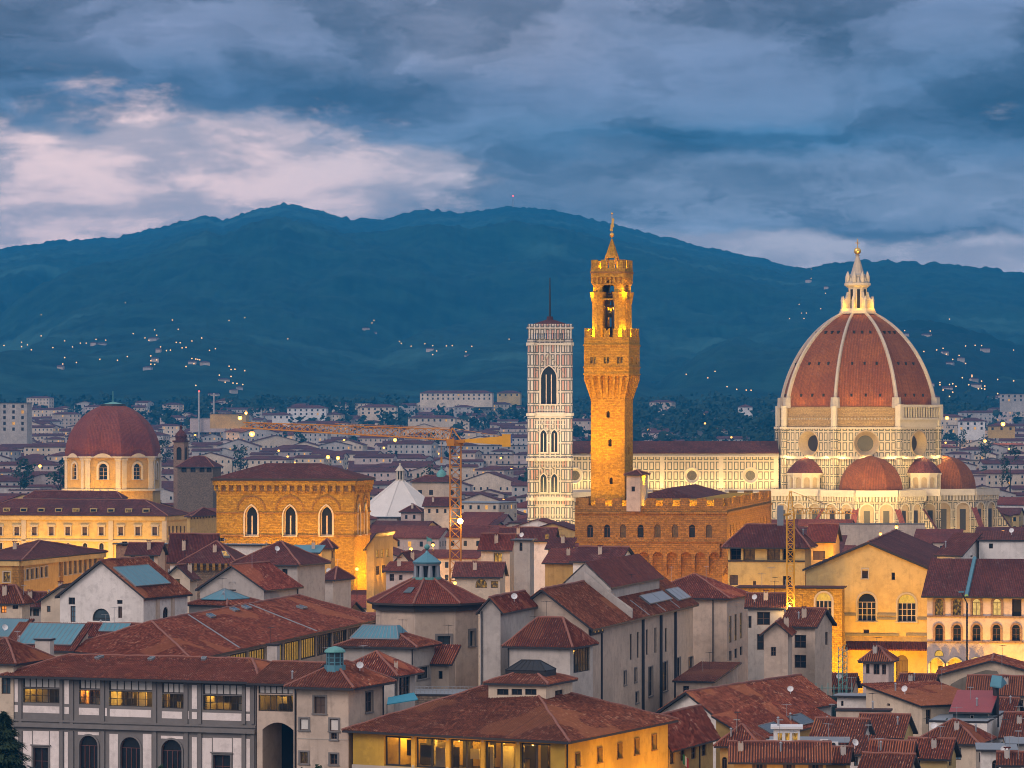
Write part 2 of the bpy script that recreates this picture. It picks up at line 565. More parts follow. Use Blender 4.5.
COVERS = [cover_mat('cover tiles', [(0.085, 0.022, 0.015), (0.150, 0.036, 0.022), (0.225, 0.058, 0.034), (0.32, 0.100, 0.060), (0.44, 0.24, 0.17)])]
RIDGE = simple('mortared ridge tiles', (0.23, 0.095, 0.07), 0.9, var=0.3, scale=2.0)
P_CREAM = plaster('cream plaster', (0.60, 0.50, 0.385), hue=0.1)
P_GREY = plaster('grey plaster', (0.45, 0.415, 0.385), 0.4, hue=0.08)
P_WHITE = plaster('white plaster', (0.70, 0.67, 0.64), 0.3, 0.2)
P_PINK = plaster('pinkish plaster', (0.52, 0.42, 0.38), 0.3, 0.2)
P_ROUGH = plaster('rough yellow plaster', (0.50, 0.32, 0.05), 0.45, 0.5)
P_OCHRE = plaster('ochre plaster', (0.50, 0.335, 0.12), 0.35)
P_TAN = plaster('tan plaster', (0.52, 0.425, 0.345), 0.4)
P_SAND = plaster('sand plaster', (0.52, 0.385, 0.165), 0.3, 0.35)
S_PIETRA = simple('grey pietra serena', (0.17, 0.16, 0.155), 0.85, var=0.25)
S_TRIM = simple('pale stone trim', (0.40, 0.36, 0.31), 0.85, var=0.15)
S_GOLD = stone('golden rubble stone', (0.46, 0.285, 0.035), (0.27, 0.155, 0.02), (0.30, 0.185, 0.03), 0.75, 0.36)
S_BROWN = stone('brown rusticated stone', (0.34, 0.19, 0.045), (0.21, 0.115, 0.028), (0.15, 0.11, 0.075), 0.9, 0.45)
S_RUBBLE = stone('dark rubble stone', (0.25, 0.19, 0.14), (0.17, 0.125, 0.09), (0.12, 0.09, 0.07), 0.5, 0.3)
BRICK = stone('bare brick', (0.30, 0.18, 0.12), (0.24, 0.13, 0.085), (0.26, 0.20, 0.16), 0.3, 0.12, bmp=0.3)
DARK = simple('dark stained timber', (0.028, 0.022, 0.02), 0.7)
WOOD = simple('brown painted timber', (0.075, 0.042, 0.030), 0.65)
SHUT_G = simple('green shutters', (0.035, 0.055, 0.045), 0.6)
SHUT_B = simple('faded blue shutters', (0.10, 0.20, 0.27), 0.6)
SHUT_W = simple('brown shutters', (0.085, 0.055, 0.04), 0.6)
GLASS = glass('dark window glass')
def clear_glass(name, tint, fac):
    m_ = bpy.data.materials.new(name)
    m_.use_nodes = True
    t = NT(m_.node_tree)
    tr, gl, mx, ou = t.n('ShaderNodeBsdfTransparent'), t.n('ShaderNodeBsdfGlossy'), t.n('ShaderNodeMixShader'), t.n('ShaderNodeOutputMaterial')
    tr.inputs[0].default_value = tint + (1,)
    gl.inputs['Roughness'].default_value = .05
    mx.inputs[0].default_value = fac
    for a, b in ((tr.outputs[0], mx.inputs[1]), (gl.outputs[0], mx.inputs[2]), (mx.outputs[0], ou.inputs[0])): t.t.links.new(a, b)
    return m_


CLEAR = clear_glass('clear window glass', (.62, .66, .66), .10)
GLASS_B = glass('sky blue glazing', (0.05, 0.075, 0.09), 0.08)
LIT = glow('warm lit window', (1.0, 0.50, 0.05), 0.75, 0.93, 1.1)
LIT_O = glow('orange lit window', (1.0, 0.30, 0.03), 1.05, 0.5, 0.6)
LIT_S = glow('softly lit window', (0.75, 0.38, 0.03), 0.5, 0.97, 1.4, 0.42, 0.70)
LIT_D = glow('barely lit window', (0.50, 0.26, 0.03), 0.22, 0.98, 1.6)
BULB = glow('lamp glass', (1.0, 0.40, 0.06), 4.0)
BULB_S = glow('distant lamp glass', (1.0, 0.50, 0.16), 2.2)
BULB_R = glow('red beacon glass', (1.0, 0.05, 0.03), 6.0)
COPPER = simple('verdigris copper', (0.10, 0.30, 0.29), 0.55, var=0.35, scale=1.5)
TEAL = simple('blue green sheet metal', (0.09, 0.25, 0.32), 0.45, 0.3, var=0.2)
LEAD = simple('lead sheet', (0.22, 0.25, 0.28), 0.5, 0.3)
IRON = simple('black iron', (0.02, 0.02, 0.022), 0.5, 0.3)
GUTTER = simple('dark gutter metal', (0.035, 0.035, 0.04), 0.5, 0.4)
STEEL = simple('pale steel', (0.35, 0.37, 0.40), 0.4, 0.6)
WHITE = simple('white painted metal', (0.65, 0.66, 0.68), 0.5)
CRANE = simple('crane orange paint', (0.50, 0.20, 0.02), 0.5, var=0.2, scale=0.4)
CRANE_Y = simple('crane yellow paint', (0.68, 0.34, 0.02), 0.5, var=0.2, scale=0.4)
GOLDLEAF = simple('gilded copper', (0.75, 0.48, 0.12), 0.35, 0.8)
AWN = simple('turquoise awning cloth', (0.03, 0.23, 0.34), 0.8)


# ------------------------------------------------------------------ the setting: ground, hills, haze
def vnoise(x, y, seed=0):
    """vectorised value noise, 0..1"""
    def h(i, j):
        n = (i * 374761393 + j * 668265263 + seed * 1442695041) & 0xFFFFFFFF
        n = ((n ^ (n >> 13)) * 1274126177) & 0xFFFFFFFF
        return ((n ^ (n >> 16)) & 0xFFFF) / 65535.0
    xi, yi = np.floor(x).astype(np.int64), np.floor(y).astype(np.int64)
    a, b = x - xi, y - yi
    a, b = a * a * (3 - 2 * a), b * b * (3 - 2 * b)
    return (h(xi, yi) * (1 - a) + h(xi + 1, yi) * a) * (1 - b) + (h(xi, yi + 1) * (1 - a) + h(xi + 1, yi + 1) * a) * b


def fbm(x, y, o=5, seed=0):
    s, a, t = 0, 0.5, 0
    for k in range(o):
        s = s + a * vnoise(x * 2 ** k, y * 2 ** k, seed + k)
        t += a
        a *= 0.5
    return s / t


def ground_z(Y):
    """the plain lies level, then rises gently to the foot of the hills"""
    Y = np.asarray(Y, dtype=float)
    return np.interp(Y, [0, 1700, 2300, 3000, 3800, 4300], [0, 0, 8, 24, 48, 66])


def grid_mesh(name, X, Yy, Z, mat, kind='structure', hide=None):
    ny, nx = X.shape
    me = bpy.data.meshes.new(name)
    v = np.stack([X, Yy, Z], -1).reshape(-1, 3).astype(np.float32)
    i = np.arange(ny * nx).reshape(ny, nx)
    q = np.stack([i[:-1, :-1], i[:-1, 1:], i[1:, 1:], i[1:, :-1]], -1).reshape(-1, 4).astype(np.int32)
    me.vertices.add(len(v)); me.vertices.foreach_set('co', v.ravel())
    me.loops.add(q.size); me.loops.foreach_set('vertex_index', q.ravel())
    me.polygons.add(len(q))
    me.polygons.foreach_set('loop_start', (np.arange(len(q)) * 4).astype(np.int32))
    me.polygons.foreach_set('use_smooth', np.ones(len(q), dtype=bool))
    me.update(calc_edges=True)
    me.materials.append(mat)
    o = bpy.data.objects.new(name, me)
    COL.objects.link(o)
    o['kind'] = kind
    return o


def land_mat(name, cols, s1=0.004, s2=0.03, clear=0.5):
    m_, t, bs = new_mat(name)
    ob = t.n('ShaderNodeTexCoord').outputs['Object']
    a = t.noise(ob, s1, 6, 0.6)
    b = t.noise(ob, s2, 6, 0.7)
    c = t.mix(t.smooth(b, 0.35, 0.65), cols[0], cols[1])
    c = t.mix(t.m('MULTIPLY', t.smooth(a, clear, clear + 0.12), 0.8), c, cols[2])
    t.put(bs.inputs['Base Color'], c)
    bs.inputs['Roughness'].default_value = 1.0
    bs.inputs['Specular IOR Level'].default_value = 0.1
    return m_


GROUND = land_mat('street paving', [(0.07, 0.06, 0.055), (0.10, 0.085, 0.075), (0.06, 0.055, 0.05)], 0.02, 0.2)
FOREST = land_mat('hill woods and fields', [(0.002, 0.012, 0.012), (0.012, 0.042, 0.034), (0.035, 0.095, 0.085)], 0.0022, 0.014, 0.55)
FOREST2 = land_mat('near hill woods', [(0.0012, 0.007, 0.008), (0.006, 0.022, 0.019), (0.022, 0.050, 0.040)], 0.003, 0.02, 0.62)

yy = np.concatenate([np.linspace(150, 1700, 20), np.linspace(1760, 4400, 45)])
xx = np.linspace(-1, 1, 40)
Yg = np.repeat(yy[:, None], 40, 1)
Xg = xx[None, :] * (400 + Yg * 0.45)
grid_mesh('ground', Xg, Yg, ground_z(Yg), GROUND)


def ridge(pts, Y):
    p = np.array(pts, dtype=float)
    return (p[:, 0] - 512) / F * Y, H - (p[:, 1] - HZ) / F * Y


HILLS = []


def land_at(px, py):
    """the point of the hills seen in a given column and row"""
    best = None
    for Xh, Yh, Z in HILLS:
        u = Xh[0] / Yh[0]
        j = int(np.argmin(np.abs(u - (px - 512) / F)))
        rows = HZ - (Z[:, j] - H) * F / Yh[:, j]
        k = np.nonzero(rows <= py)[0]
        if len(k) and (best is None or Yh[k[0], j] < best[1]):
            best = (Xh[k[0], j], Yh[k[0], j], Z[k[0], j])
    return best


def hill(name, prof, Yc, Yfoot, zfoot, mat, depth=2600, nx=700, ny=150, rough=40.0, tree=7.0, seed=3, xm=0.22):
    px, pz = ridge(prof, Yc)
    t = np.linspace(0, 1.35, ny)
    u = np.linspace(-xm, xm, nx)
    T, U_ = np.meshgrid(t, u, indexing='ij')
    Yh = Yfoot + (Yc - Yfoot) * T
    Xh = U_ * Yh
    Xc = U_ * Yc
    zc = np.interp(Xc, px, pz)
    shape = np.where(T <= 1, np.power(np.clip(T, 0, 1), 1.25), 1 - (T - 1) * 0.9)
    Z = zfoot + (zc - zfoot) * shape
    gul = (fbm(Xh / 900 + 40, Yh / 1500, 5, seed) - 0.5) * rough * 4
    spur = (np.abs(fbm(Xh / 520 + 7, Yh / 2600 + 3, 4, seed + 9) - 0.5)) * rough * 5
    env = np.sin(np.clip(T, 0, 1) * pi) ** 0.8
    Z = Z + (gul + spur) * env
    # no spur may rise above the crest as seen from the viewpoint
    lim = H + (zc - H) * Yh / Yc - 8 - (1 - np.clip(T, 0, 1)) * 160 * fbm(Xh / 700 + 2, Yh / 900, 3, seed + 5)
    Z = np.where(T < .985, np.minimum(Z, np.maximum(lim, zfoot - 30)), Z)
    Z = Z + (fbm(Xh / 14 + 3, Yh / 14, 2, seed + 20) - 0.5) * tree * 2 * np.clip(T * 3, 0, 1)
    HILLS.append((Xh, Yh, Z))
    return grid_mesh(name, Xh, Yh, Z, mat)


MAIN = [(-500, 300), (-200, 275), (-60, 258), (0, 250), (60, 241), (120, 237), (165, 227), (190, 219), (207, 215), (222, 221), (250, 211),
        (285, 203), (318, 210), (350, 219), (382, 219), (420, 209), (470, 213), (510, 207), (560, 212), (600, 221), (650, 234),
        (700, 246), (760, 259), (805, 271), (850, 276), (900, 284), (1000, 300), (1200, 330), (1600, 360)]
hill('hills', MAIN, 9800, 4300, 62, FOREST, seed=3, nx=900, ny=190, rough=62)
EAST = [(300, 420), (560, 370), (650, 330), (700, 300), (740, 283), (790, 270), (825, 264), (860, 261), (905, 262), (950, 264), (990, 268), (1024, 274), (1100, 282), (1300, 300), (1700, 350)]
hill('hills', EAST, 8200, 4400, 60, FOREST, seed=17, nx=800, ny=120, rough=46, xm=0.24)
NEAR = [(300, 440), (560, 420), (600, 402), (640, 385), (690, 374), (740, 366), (800, 347), (850, 330), (890, 321), (915, 320), (940, 322), (970, 330), (1000, 340), (1030, 346),
        (1100, 352), (1300, 380), (1700, 430)]
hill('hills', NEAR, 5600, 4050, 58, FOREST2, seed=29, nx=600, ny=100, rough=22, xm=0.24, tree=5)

# the evening air between the city and the hills
hm = bpy.data.materials.new('evening haze')
hm.use_nodes = True
ht = NT(hm.node_tree)
pv = ht.n('ShaderNodeVolumePrincipled')
pv.inputs['Color'].default_value = (0.03, 0.44, 1.0, 1)
pv.inputs['Density'].default_value = 8.5e-5
pv.inputs['Anisotropy'].default_value = 0.0
ho = ht.n('ShaderNodeOutputMaterial')
ht.t.links.new(pv.outputs[0], ho.inputs['Volume'])
hz = MB()
hz.box(-3600, 3600, -60, 12000, -6, 640)
tag(hz.build('haze', hm), kind='stuff')


# ------------------------------------------------------------------ facades, windows, roofs
def arch_curve(t0, t1, z1, kind, n=10):
    """points of an opening's head from its left spring to its right spring; z1 is the top"""
    w = t1 - t0
    c = (t0 + t1) / 2
    if kind == 'pointed':
        hgt = w * 0.80
        k = (hgt * hgt - w * w / 4) / w          # centre offset so the two arcs meet hgt above the spring
        R = w / 2 + k
        zs = z1 - hgt
        L, a1 = [], math.acos(max(-1, min(1, k / R)))
        for i in range(n // 2 + 1):
            a = a1 * i / (n // 2)
            L.append((c + k - R * cos(a), zs + R * sin(a)))
        Rr = [(2 * c - x, z) for x, z in L[::-1][1:]]
        return zs, L + Rr
    rise = w / 2 if kind == 'round' else w * 0.22
    zs = z1 - rise
    if kind == 'round':
        pts = [(c - w / 2 * cos(pi * i / n), zs + w / 2 * sin(pi * i / n)) for i in range(n + 1)]
    else:
        pts = [(t0 + w * i / n, zs + rise * (1 - (2 * i / n - 1) ** 2)) for i in range(n + 1)]
    return zs, pts


class Face:
    """a vertical wall plane from P to Q (left to right as seen from outside)"""
    def __init__(s, P, Q):
        s.P, s.Q = P, Q
        s.len = hypot(Q[0] - P[0], Q[1] - P[1])
        s.d = ((Q[0] - P[0]) / s.len, (Q[1] - P[1]) / s.len)
        s.nrm = (s.d[1], -s.d[0])

    def pt(s, t, z, out=0.0):
        return (s.P[0] + s.d[0] * t + s.nrm[0] * out, s.P[1] + s.d[1] * t + s.nrm[1] * out, z)

    def t_of(s, px):
        v = (px - 512) / F
        den = s.d[0] - v * s.d[1]
        return (v * s.P[1] - s.P[0]) / den

    def z_of(s, py, t):
        return wz(py, s.P[1] + s.d[1] * t)

    def rect(s, x0, x1, y0, y1):
        t0, t1 = sorted((s.t_of(x0), s.t_of(x1)))
        tm = (t0 + t1) / 2
        return t0, t1, s.z_of(y1, tm), s.z_of(y0, tm)

    def block(s, mb, t0, t1, z0, z1, o0, o1, mi=0):
        """box on the wall plane reaching from o0 to o1 outwards"""
        a = s.pt(t0, 0, o0)
        mb.obox(a[:2], s.d, s.nrm, t1 - t0, o1 - o0, z0, z1, mi) if False else mb.prism(
            [s.pt(t0, 0, o1)[:2], s.pt(t1, 0, o1)[:2], s.pt(t1, 0, o0)[:2], s.pt(t0, 0, o0)[:2]], z0, z1, mi)

    def wall(s, mb, z0, z1, holes=(), mi=0, rec=0.3, rmi=None, top=None):
        rmi = mi if rmi is None else rmi
        xs = sorted({0.0, s.len} | {min(max(h[k], 0.02), s.len - 0.02) for h in holes for k in (0, 1)})
        zs = sorted({z0, z1} | {min(max(h[k], z0), z1) for h in holes for k in (2, 3)})
        for a, b in zip(xs, xs[1:]):
            run = None
            for c, d in zip(zs, zs[1:]):
                mx, mz = (a + b) / 2, (c + d) / 2
                inside = any(h[0] < mx < h[1] and h[2] < mz < h[3] for h in holes)
                if not inside:
                    run = (run[0], d) if run else (c, d)
                if (inside or d == zs[-1]) and run:
                    mb.poly([s.pt(a, run[0]), s.pt(b, run[0]), s.pt(b, run[1]), s.pt(a, run[1])], mi)
                    run = None
        for h in holes:
            t0, t1, za, zb = h[:4]
            k = h[4] if len(h) > 4 else None
            P = s.pt
            mb.poly([P(t0, za), P(t0, za, -rec), P(t1, za, -rec), P(t1, za)], rmi)
            if k:
                sp, cv = arch_curve(t0, t1, zb, k)
                for (x0, q0), (x1, q1) in zip(cv, cv[1:]):
                    mb.poly([P(x0, q0), P(x1, q1), P(x1, q1, -rec), P(x0, q0, -rec)], rmi)
                half = len(cv) // 2
                for (x0, q0), (x1, q1) in zip(cv[:half], cv[1:half + 1]):
                    mb.poly([P(t0, zb), P(x0, q0), P(x1, q1)], mi)
                for (x0, q0), (x1, q1) in zip(cv[half:], cv[half + 1:]):
                    mb.poly([P(t1, zb), P(x0, q0), P(x1, q1)], mi)
            else:
                sp = zb
                mb.poly([P(t0, zb), P(t1, zb), P(t1, zb, -rec), P(t0, zb, -rec)], rmi)
            mb.poly([P(t0, za), P(t0, sp), P(t0, sp, -rec), P(t0, za, -rec)], rmi)
            mb.poly([P(t1, za), P(t1, za, -rec), P(t1, sp, -rec), P(t1, sp)], rmi)

    def outline(s, t0, t1, za, zb, k):
        if not k: return [(t0, za), (t1, za), (t1, zb), (t0, zb)]
        sp, cv = arch_curve(t0, t1, zb, k)
        return [(t0, za), (t1, za)] + cv[::-1]


def ring(face, mb, t0, t1, za, zb, k, b, o0, o1, mi=0, bottom=True):
    """a surround of width b round an opening, from o0 to o1 off the wall plane"""
    inn = face.outline(t0, t1, za, zb, k)
    cx = (t0 + t1) / 2
    if k:
        out = face.outline(t0 - b, t1 + b, za - (b if bottom else 0), zb + b, k)
    else:
        out = face.outline(t0 - b, t1 + b, za - (b if bottom else 0), zb + b, None)
    n = len(inn)
    P = face.pt
    for i in range(n):
        j = (i + 1) % n
        if i == 0 and not bottom: continue
        a, c, d, e = inn[i], inn[j], out[j], out[i]
        mb.poly([P(*e, o1), P(*d, o1), P(*c, o1), P(*a, o1)], mi)
        mb.poly([P(*e, o0), P(*d, o0), P(*d, o1), P(*e, o1)], mi)
        mb.poly([P(*a, o1), P(*c, o1), P(*c, o0), P(*a, o0)], mi)


def window(parent, face, t0, t1, za, zb, k=None, pane=None, frame=None, mull=1, trans=2, rec=0.3, trim=None, tw=0.18, to=0.08,
           sill=True, shutters=None, head=None, name='window', fb=0.09, lunette=None, closed=False):
    """one window: frame, bars, trim and sill; its pane (and shutters) are children"""
    pane = pane or GLASS
    frame = frame or WOOD
    mb = MB()
    d0, d1 = -rec + 0.03, -rec + 0.10
    b = min(fb, (t1 - t0) * 0.16)
    if frame:
        ring(face, mb, t0 + b, t1 - b, za + b, zb - b, k, b, d0, d1, 0)
        w, hh = t1 - t0, zb - za
        zt = zb
        if k: zt = arch_curve(t0, t1, zb, k)[0]
        for i in range(1, mull + 1):
            x = t0 + w * i / (mull + 1)
            face.block(mb, x - b / 2, x + b / 2, za + b, zt if k else zb - b, d0, d1)
        for i in range(1, trans + 1):
            z = za + (zt - za) * i / (trans + (0 if k else 1))
            face.block(mb, t0 + b, t1 - b, z - b * 0.4, z + b * 0.4, d0, d1 - 0.01)
    if trim:
        ring(face, mb, t0, t1, za, zb, k, tw, 0.004, to, 1, bottom=False)
        if sill: face.block(mb, t0 - tw * 1.3, t1 + tw * 1.3, za - 0.16, za, 0.004, to + 0.08, 1)
        if head: face.block(mb, t0 - tw * 1.6, t1 + tw * 1.6, zb + tw, zb + tw + head, 0.004, to + 0.15, 1)
    w_ = mb.build(name, [frame, trim or S_TRIM], parent)
    pm = MB()
    pm.poly([face.pt(x, z, -rec + 0.02) for x, z in face.outline(t0, t1, za, zb, k)])
    if lunette and k:
        sp, cv = arch_curve(t0, t1, zb, k)
        pm.poly([face.pt(x, z, -rec + 0.026) for x, z in [(t0, sp), (t1, sp)] + cv[::-1][1:-1]], 1)
        pm.build('pane', [pane, lunette], w_)
    else:
        pm.build('pane', pane, w_)
    if shutters:
        w = t1 - t0
        if closed:
            sh = MB()
            face.block(sh, t0 + 0.02, t1 - 0.02, za + 0.02, zb - 0.02, -0.12, -0.06)
            for i in range(1, 6):
                z = za + (zb - za) * i / 6
                face.block(sh, t0 + 0.06, t1 - 0.06, z - 0.03, z + 0.03, -0.06, -0.04)
            sh.build('shutter', shutters, w_)
        else:
            for (a, c) in ((t0 - w * 0.5 - 0.02, t0 - 0.03), (t1 + 0.03, t1 + w * 0.5 + 0.02)):
                sh = MB()
                face.block(sh, a, c, za, zb, 0.02, 0.07)
                for i in range(1, 6):
                    z = za + (zb - za) * i / 6
                    face.block(sh, a + 0.05, c - 0.05, z - 0.03, z + 0.03, 0.07, 0.09)
                sh.build('shutter', shutters, w_)
    return w_


def cover_rows(mb, poly, gap=.32, slots=(2, 2, 2), rnd=random.Random(3)):
    """rows of half round cover tiles laid up a roof plane"""
    P = [Vector(p) for p in poly]
    n = (P[1] - P[0]).cross(P[2] - P[0]).normalized()
    if n.z < 0: n = -n
    u = Vector((0, 0, 1)).cross(n)
    if u.length < .02: return
    u.normalize()
    v = n.cross(u)
    q = [((p - P[0]).dot(u), (p - P[0]).dot(v)) for p in P]
    lo, hi = min(a for a, b in q), max(a for a, b in q)
    c = lo + gap * .4
    while c < hi:
        hit = []
        for (a0, b0), (a1, b1) in zip(q, q[1:] + q[:1]):
            if (a0 - c) * (a1 - c) < 0:
                hit.append(b0 + (b1 - b0) * (c - a0) / (a1 - a0))
        if len(hit) >= 2:
            b0, b1 = min(hit) - rnd.uniform(-.02, .08), max(hit)
            w, hh = gap * rnd.uniform(.24, .30), rnd.uniform(.07, .10)
            sl_ = rnd.choices(slots, (2, 3, 5))[0]
            nseg = max(1, int((b1 - b0) / 4))
            pr = None
            for k in range(nseg + 1):
                b = b0 + (b1 - b0) * k / nseg
                j = c + rnd.uniform(-.03, .03)
                pt = lambda a, h_: P[0] + u * a + v * b + n * h_
                cur = (pt(j - w, .004), pt(j - w * .5, hh), pt(j + w * .5, hh), pt(j + w, .004))
                if pr:
                    for i in range(3): mb.poly([pr[i], pr[i + 1], cur[i + 1], cur[i]], sl_)
                else: mb.poly([cur[3], cur[2], cur[1], cur[0]][::-1], sl_)
                pr = cur
        c += gap * rnd.uniform(.93, 1.07)


ALLB = []


def interior(b, fi, t0, t1, z0, z1, dep, wallm, lamps, watts, col=(1.0, .55, .12), props=6, seed=1):
    """the room behind a run of windows: back wall, floor, ceiling, things standing in it, and its lamps"""
    r_ = random.Random(seed)
    f = b.faces[fi]
    mb = MB()
    P = f.pt
    o = -b.rec - .12
    quad = lambda a, c, d, e, m_=0: mb.poly([a, c, d, e], m_)
    quad(P(t0, z0, -dep), P(t1, z0, -dep), P(t1, z1, -dep), P(t0, z1, -dep))
    quad(P(t0, z0, o), P(t1, z0, o), P(t1, z0, -dep), P(t0, z0, -dep), 1)
    quad(P(t0, z1, -dep), P(t1, z1, -dep), P(t1, z1, o), P(t0, z1, o))
    quad(P(t0, z0, o), P(t0, z0, -dep), P(t0, z1, -dep), P(t0, z1, o))
    quad(P(t1, z0, -dep), P(t1, z0, o), P(t1, z1, o), P(t1, z1, -dep))
    for k in range(props):
        t = r_.uniform(t0 + .3, t1 - 1.2)
        w, h = r_.uniform(.5, 1.6), r_.uniform(.5, .95) * (z1 - z0)
        q = r_.uniform(.35, .96)
        f.block(mb, t, t + w, z0 + (.0 if r_.random() < .6 else .3) * (z1 - z0), z0 + h, -dep * q - .1, -dep * q, r_.choice((1, 1, 2)))
    ob = mb.build('room', [wallm, DARK, P_CREAM], b.root)
    for k in range(lamps):
        t = t0 + (t1 - t0) * (k + r_.uniform(.3, .7)) / lamps
        c = P(t, z1 - .55, -dep * r_.uniform(.35, .65))
        bl = MB()
        bl.lathe(c[:2], [(.01, c[2] - .16), (.14, c[2] - .08), (.16, c[2]), (.1, c[2] + .12), (.01, c[2] + .16)], 8)
        bl.tube((c[0], c[1], c[2] + .15), (c[0], c[1], z1), .02, 4)
        bl.build('lamp', BULB, ob)
        lamp('POINT', (c[0], c[1], c[2] - .3), None, watts * r_.uniform(.5, 1.5), col, .15)
ROOFS = {
    # each plane: corner list (s, t, h); s along the front, t into the depth, h share of the rise
    'gx': [[(0, 0, 0), (1, 0, 0), (1, .5, 1), (0, .5, 1)], [(1, 1, 0), (0, 1, 0), (0, .5, 1), (1, .5, 1)]],
    'gy': [[(1, 0, 0), (1, 1, 0), (.5, 1, 1), (.5, 0, 1)], [(0, 1, 0), (0, 0, 0), (.5, 0, 1), (.5, 1, 1)]],
    'shed_back': [[(0, 0, 0), (1, 0, 0), (1, 1, 1), (0, 1, 1)]],
    'shed_left': [[(0, 0, 1), (1, 0, 0), (1, 1, 0), (0, 1, 1)]],
    'shed_right': [[(0, 0, 0), (1, 0, 1), (1, 1, 1), (0, 1, 0)]],
    'flat': [[(0, 0, 0), (1, 0, 0), (1, 1, 0), (0, 1, 0)]],
    'pyr': [[(0, 0, 0), (1, 0, 0), (.5, .5, 1)], [(1, 0, 0), (1, 1, 0), (.5, .5, 1)], [(1, 1, 0), (0, 1, 0), (.5, .5, 1)], [(0, 1, 0), (0, 0, 0), (.5, .5, 1)]],
}


def hip_planes(a, axis):
    if axis == 'x':
        return [[(0, 0, 0), (1, 0, 0), (1 - a, .5, 1), (a, .5, 1)], [(1, 0, 0), (1, 1, 0), (1 - a, .5, 1)],
                [(1, 1, 0), (0, 1, 0), (a, .5, 1), (1 - a, .5, 1)], [(0, 1, 0), (0, 0, 0), (a, .5, 1)]]
    return [[(0, 0, 0), (1, 0, 0), (.5, a, 1)], [(1, 0, 0), (1, 1, 0), (.5, 1 - a, 1), (.5, a, 1)],
            [(1, 1, 0), (0, 1, 0), (.5, 1 - a, 1)], [(0, 1, 0), (0, 0, 0), (.5, a, 1), (.5, 1 - a, 1)]]


def slab(mb, polys, th=0.22, mi=0, under=None):
    """roof planes given as 3-D corner lists: adds the underside and the edge board"""
    under = mi if under is None else under
    cnt = {}
    key = lambda p: (round(p[0], 3), round(p[1], 3), round(p[2], 3))
    for p in polys:
        for a, b in zip(p, p[1:] + p[:1]):
            k = frozenset((key(a), key(b)))
            cnt[k] = cnt.get(k, 0) + 1
    for p in polys:
        mb.poly(p, mi)
        mb.poly([(x, y, z - th) for x, y, z in reversed(p)], under)
        for a, b in zip(p, p[1:] + p[:1]):
            if cnt[frozenset((key(a), key(b)))] == 1 and key(a) != key(b):
                mb.poly([(a[0], a[1], a[2] - th), (b[0], b[1], b[2] - th), b, a], under)


def ridge_caps(parent, polys, r=0.17, eave_z=None):
    seen = {}
    key = lambda p: (round(p[0], 2), round(p[1], 2), round(p[2], 2))
    for p in polys:
        for a, b in zip(p, p[1:] + p[:1]):
            k = frozenset((key(a), key(b)))
            seen.setdefault(k, []).append((a, b))
    for k, l in seen.items():
        if len(l) > 1 and len(k) == 2:
            a, b = l[0]
            A_, B_ = Vector(a) + Vector((0, 0, .03)), Vector(b) + Vector((0, 0, .03))
            n_ = max(1, int((B_ - A_).length / 1.6))
            rj = random.Random(int(abs(a[0] * 7 + a[1] * 3)))
            ps = [A_.lerp(B_, i / n_) + (Vector((rj.uniform(-.05, .05), rj.uniform(-.05, .05), rj.uniform(-.07, .07))) if 0 < i < n_ else Vector((0, 0, 0))) for i in range(n_ + 1)]
            mb = MB()
            for p_, q_ in zip(ps, ps[1:]): mb.tube(p_, q_, r, 6)
            if mb.f: mb.build('ridge_tiles', RIDGE, parent)


def frame_pts(C, w, d, th):
    """rectangle whose near front corner is C; th>0 shows its right side (C is the front right corner), th<0 its left side"""
    a = radians(th)
    ux, uy = (cos(a), -sin(a)), (sin(a), cos(a))
    if th >= 0:
        P1 = C
        P0 = (C[0] - ux[0] * w, C[1] - ux[1] * w)
    else:
        P0 = C
        P1 = (C[0] + ux[0] * w, C[1] + ux[1] * w)
    P2 = (P1[0] + uy[0] * d, P1[1] + uy[1] * d)
    P3 = (P0[0] + uy[0] * d, P0[1] + uy[1] * d)
    return [P0, P1, P2, P3]


def quad_px(pxL, pxC, pxR, Y, th, d=None):
    """footprint from the columns of its left edge, near corner and right edge"""
    a = radians(abs(th))
    X = wx(pxC, Y)
    if th >= 0:
        u = (pxL - 512) / F
        w = (X - u * Y) / (cos(a) + u * sin(a))
        if d is None:
            v = (pxR - 512) / F
            d = (v * Y - X) / (sin(a) - v * cos(a))
    else:
        u = (pxR - 512) / F
        w = (u * Y - X) / (cos(a) - u * sin(a))
        if d is None:
            v = (pxL - 512) / F
            d = (X - v * Y) / (sin(a) + v * cos(a))
    return frame_pts((X, Y), w, d, th)


OCC = []          # footprints already taken, so that the ordinary houses keep clear


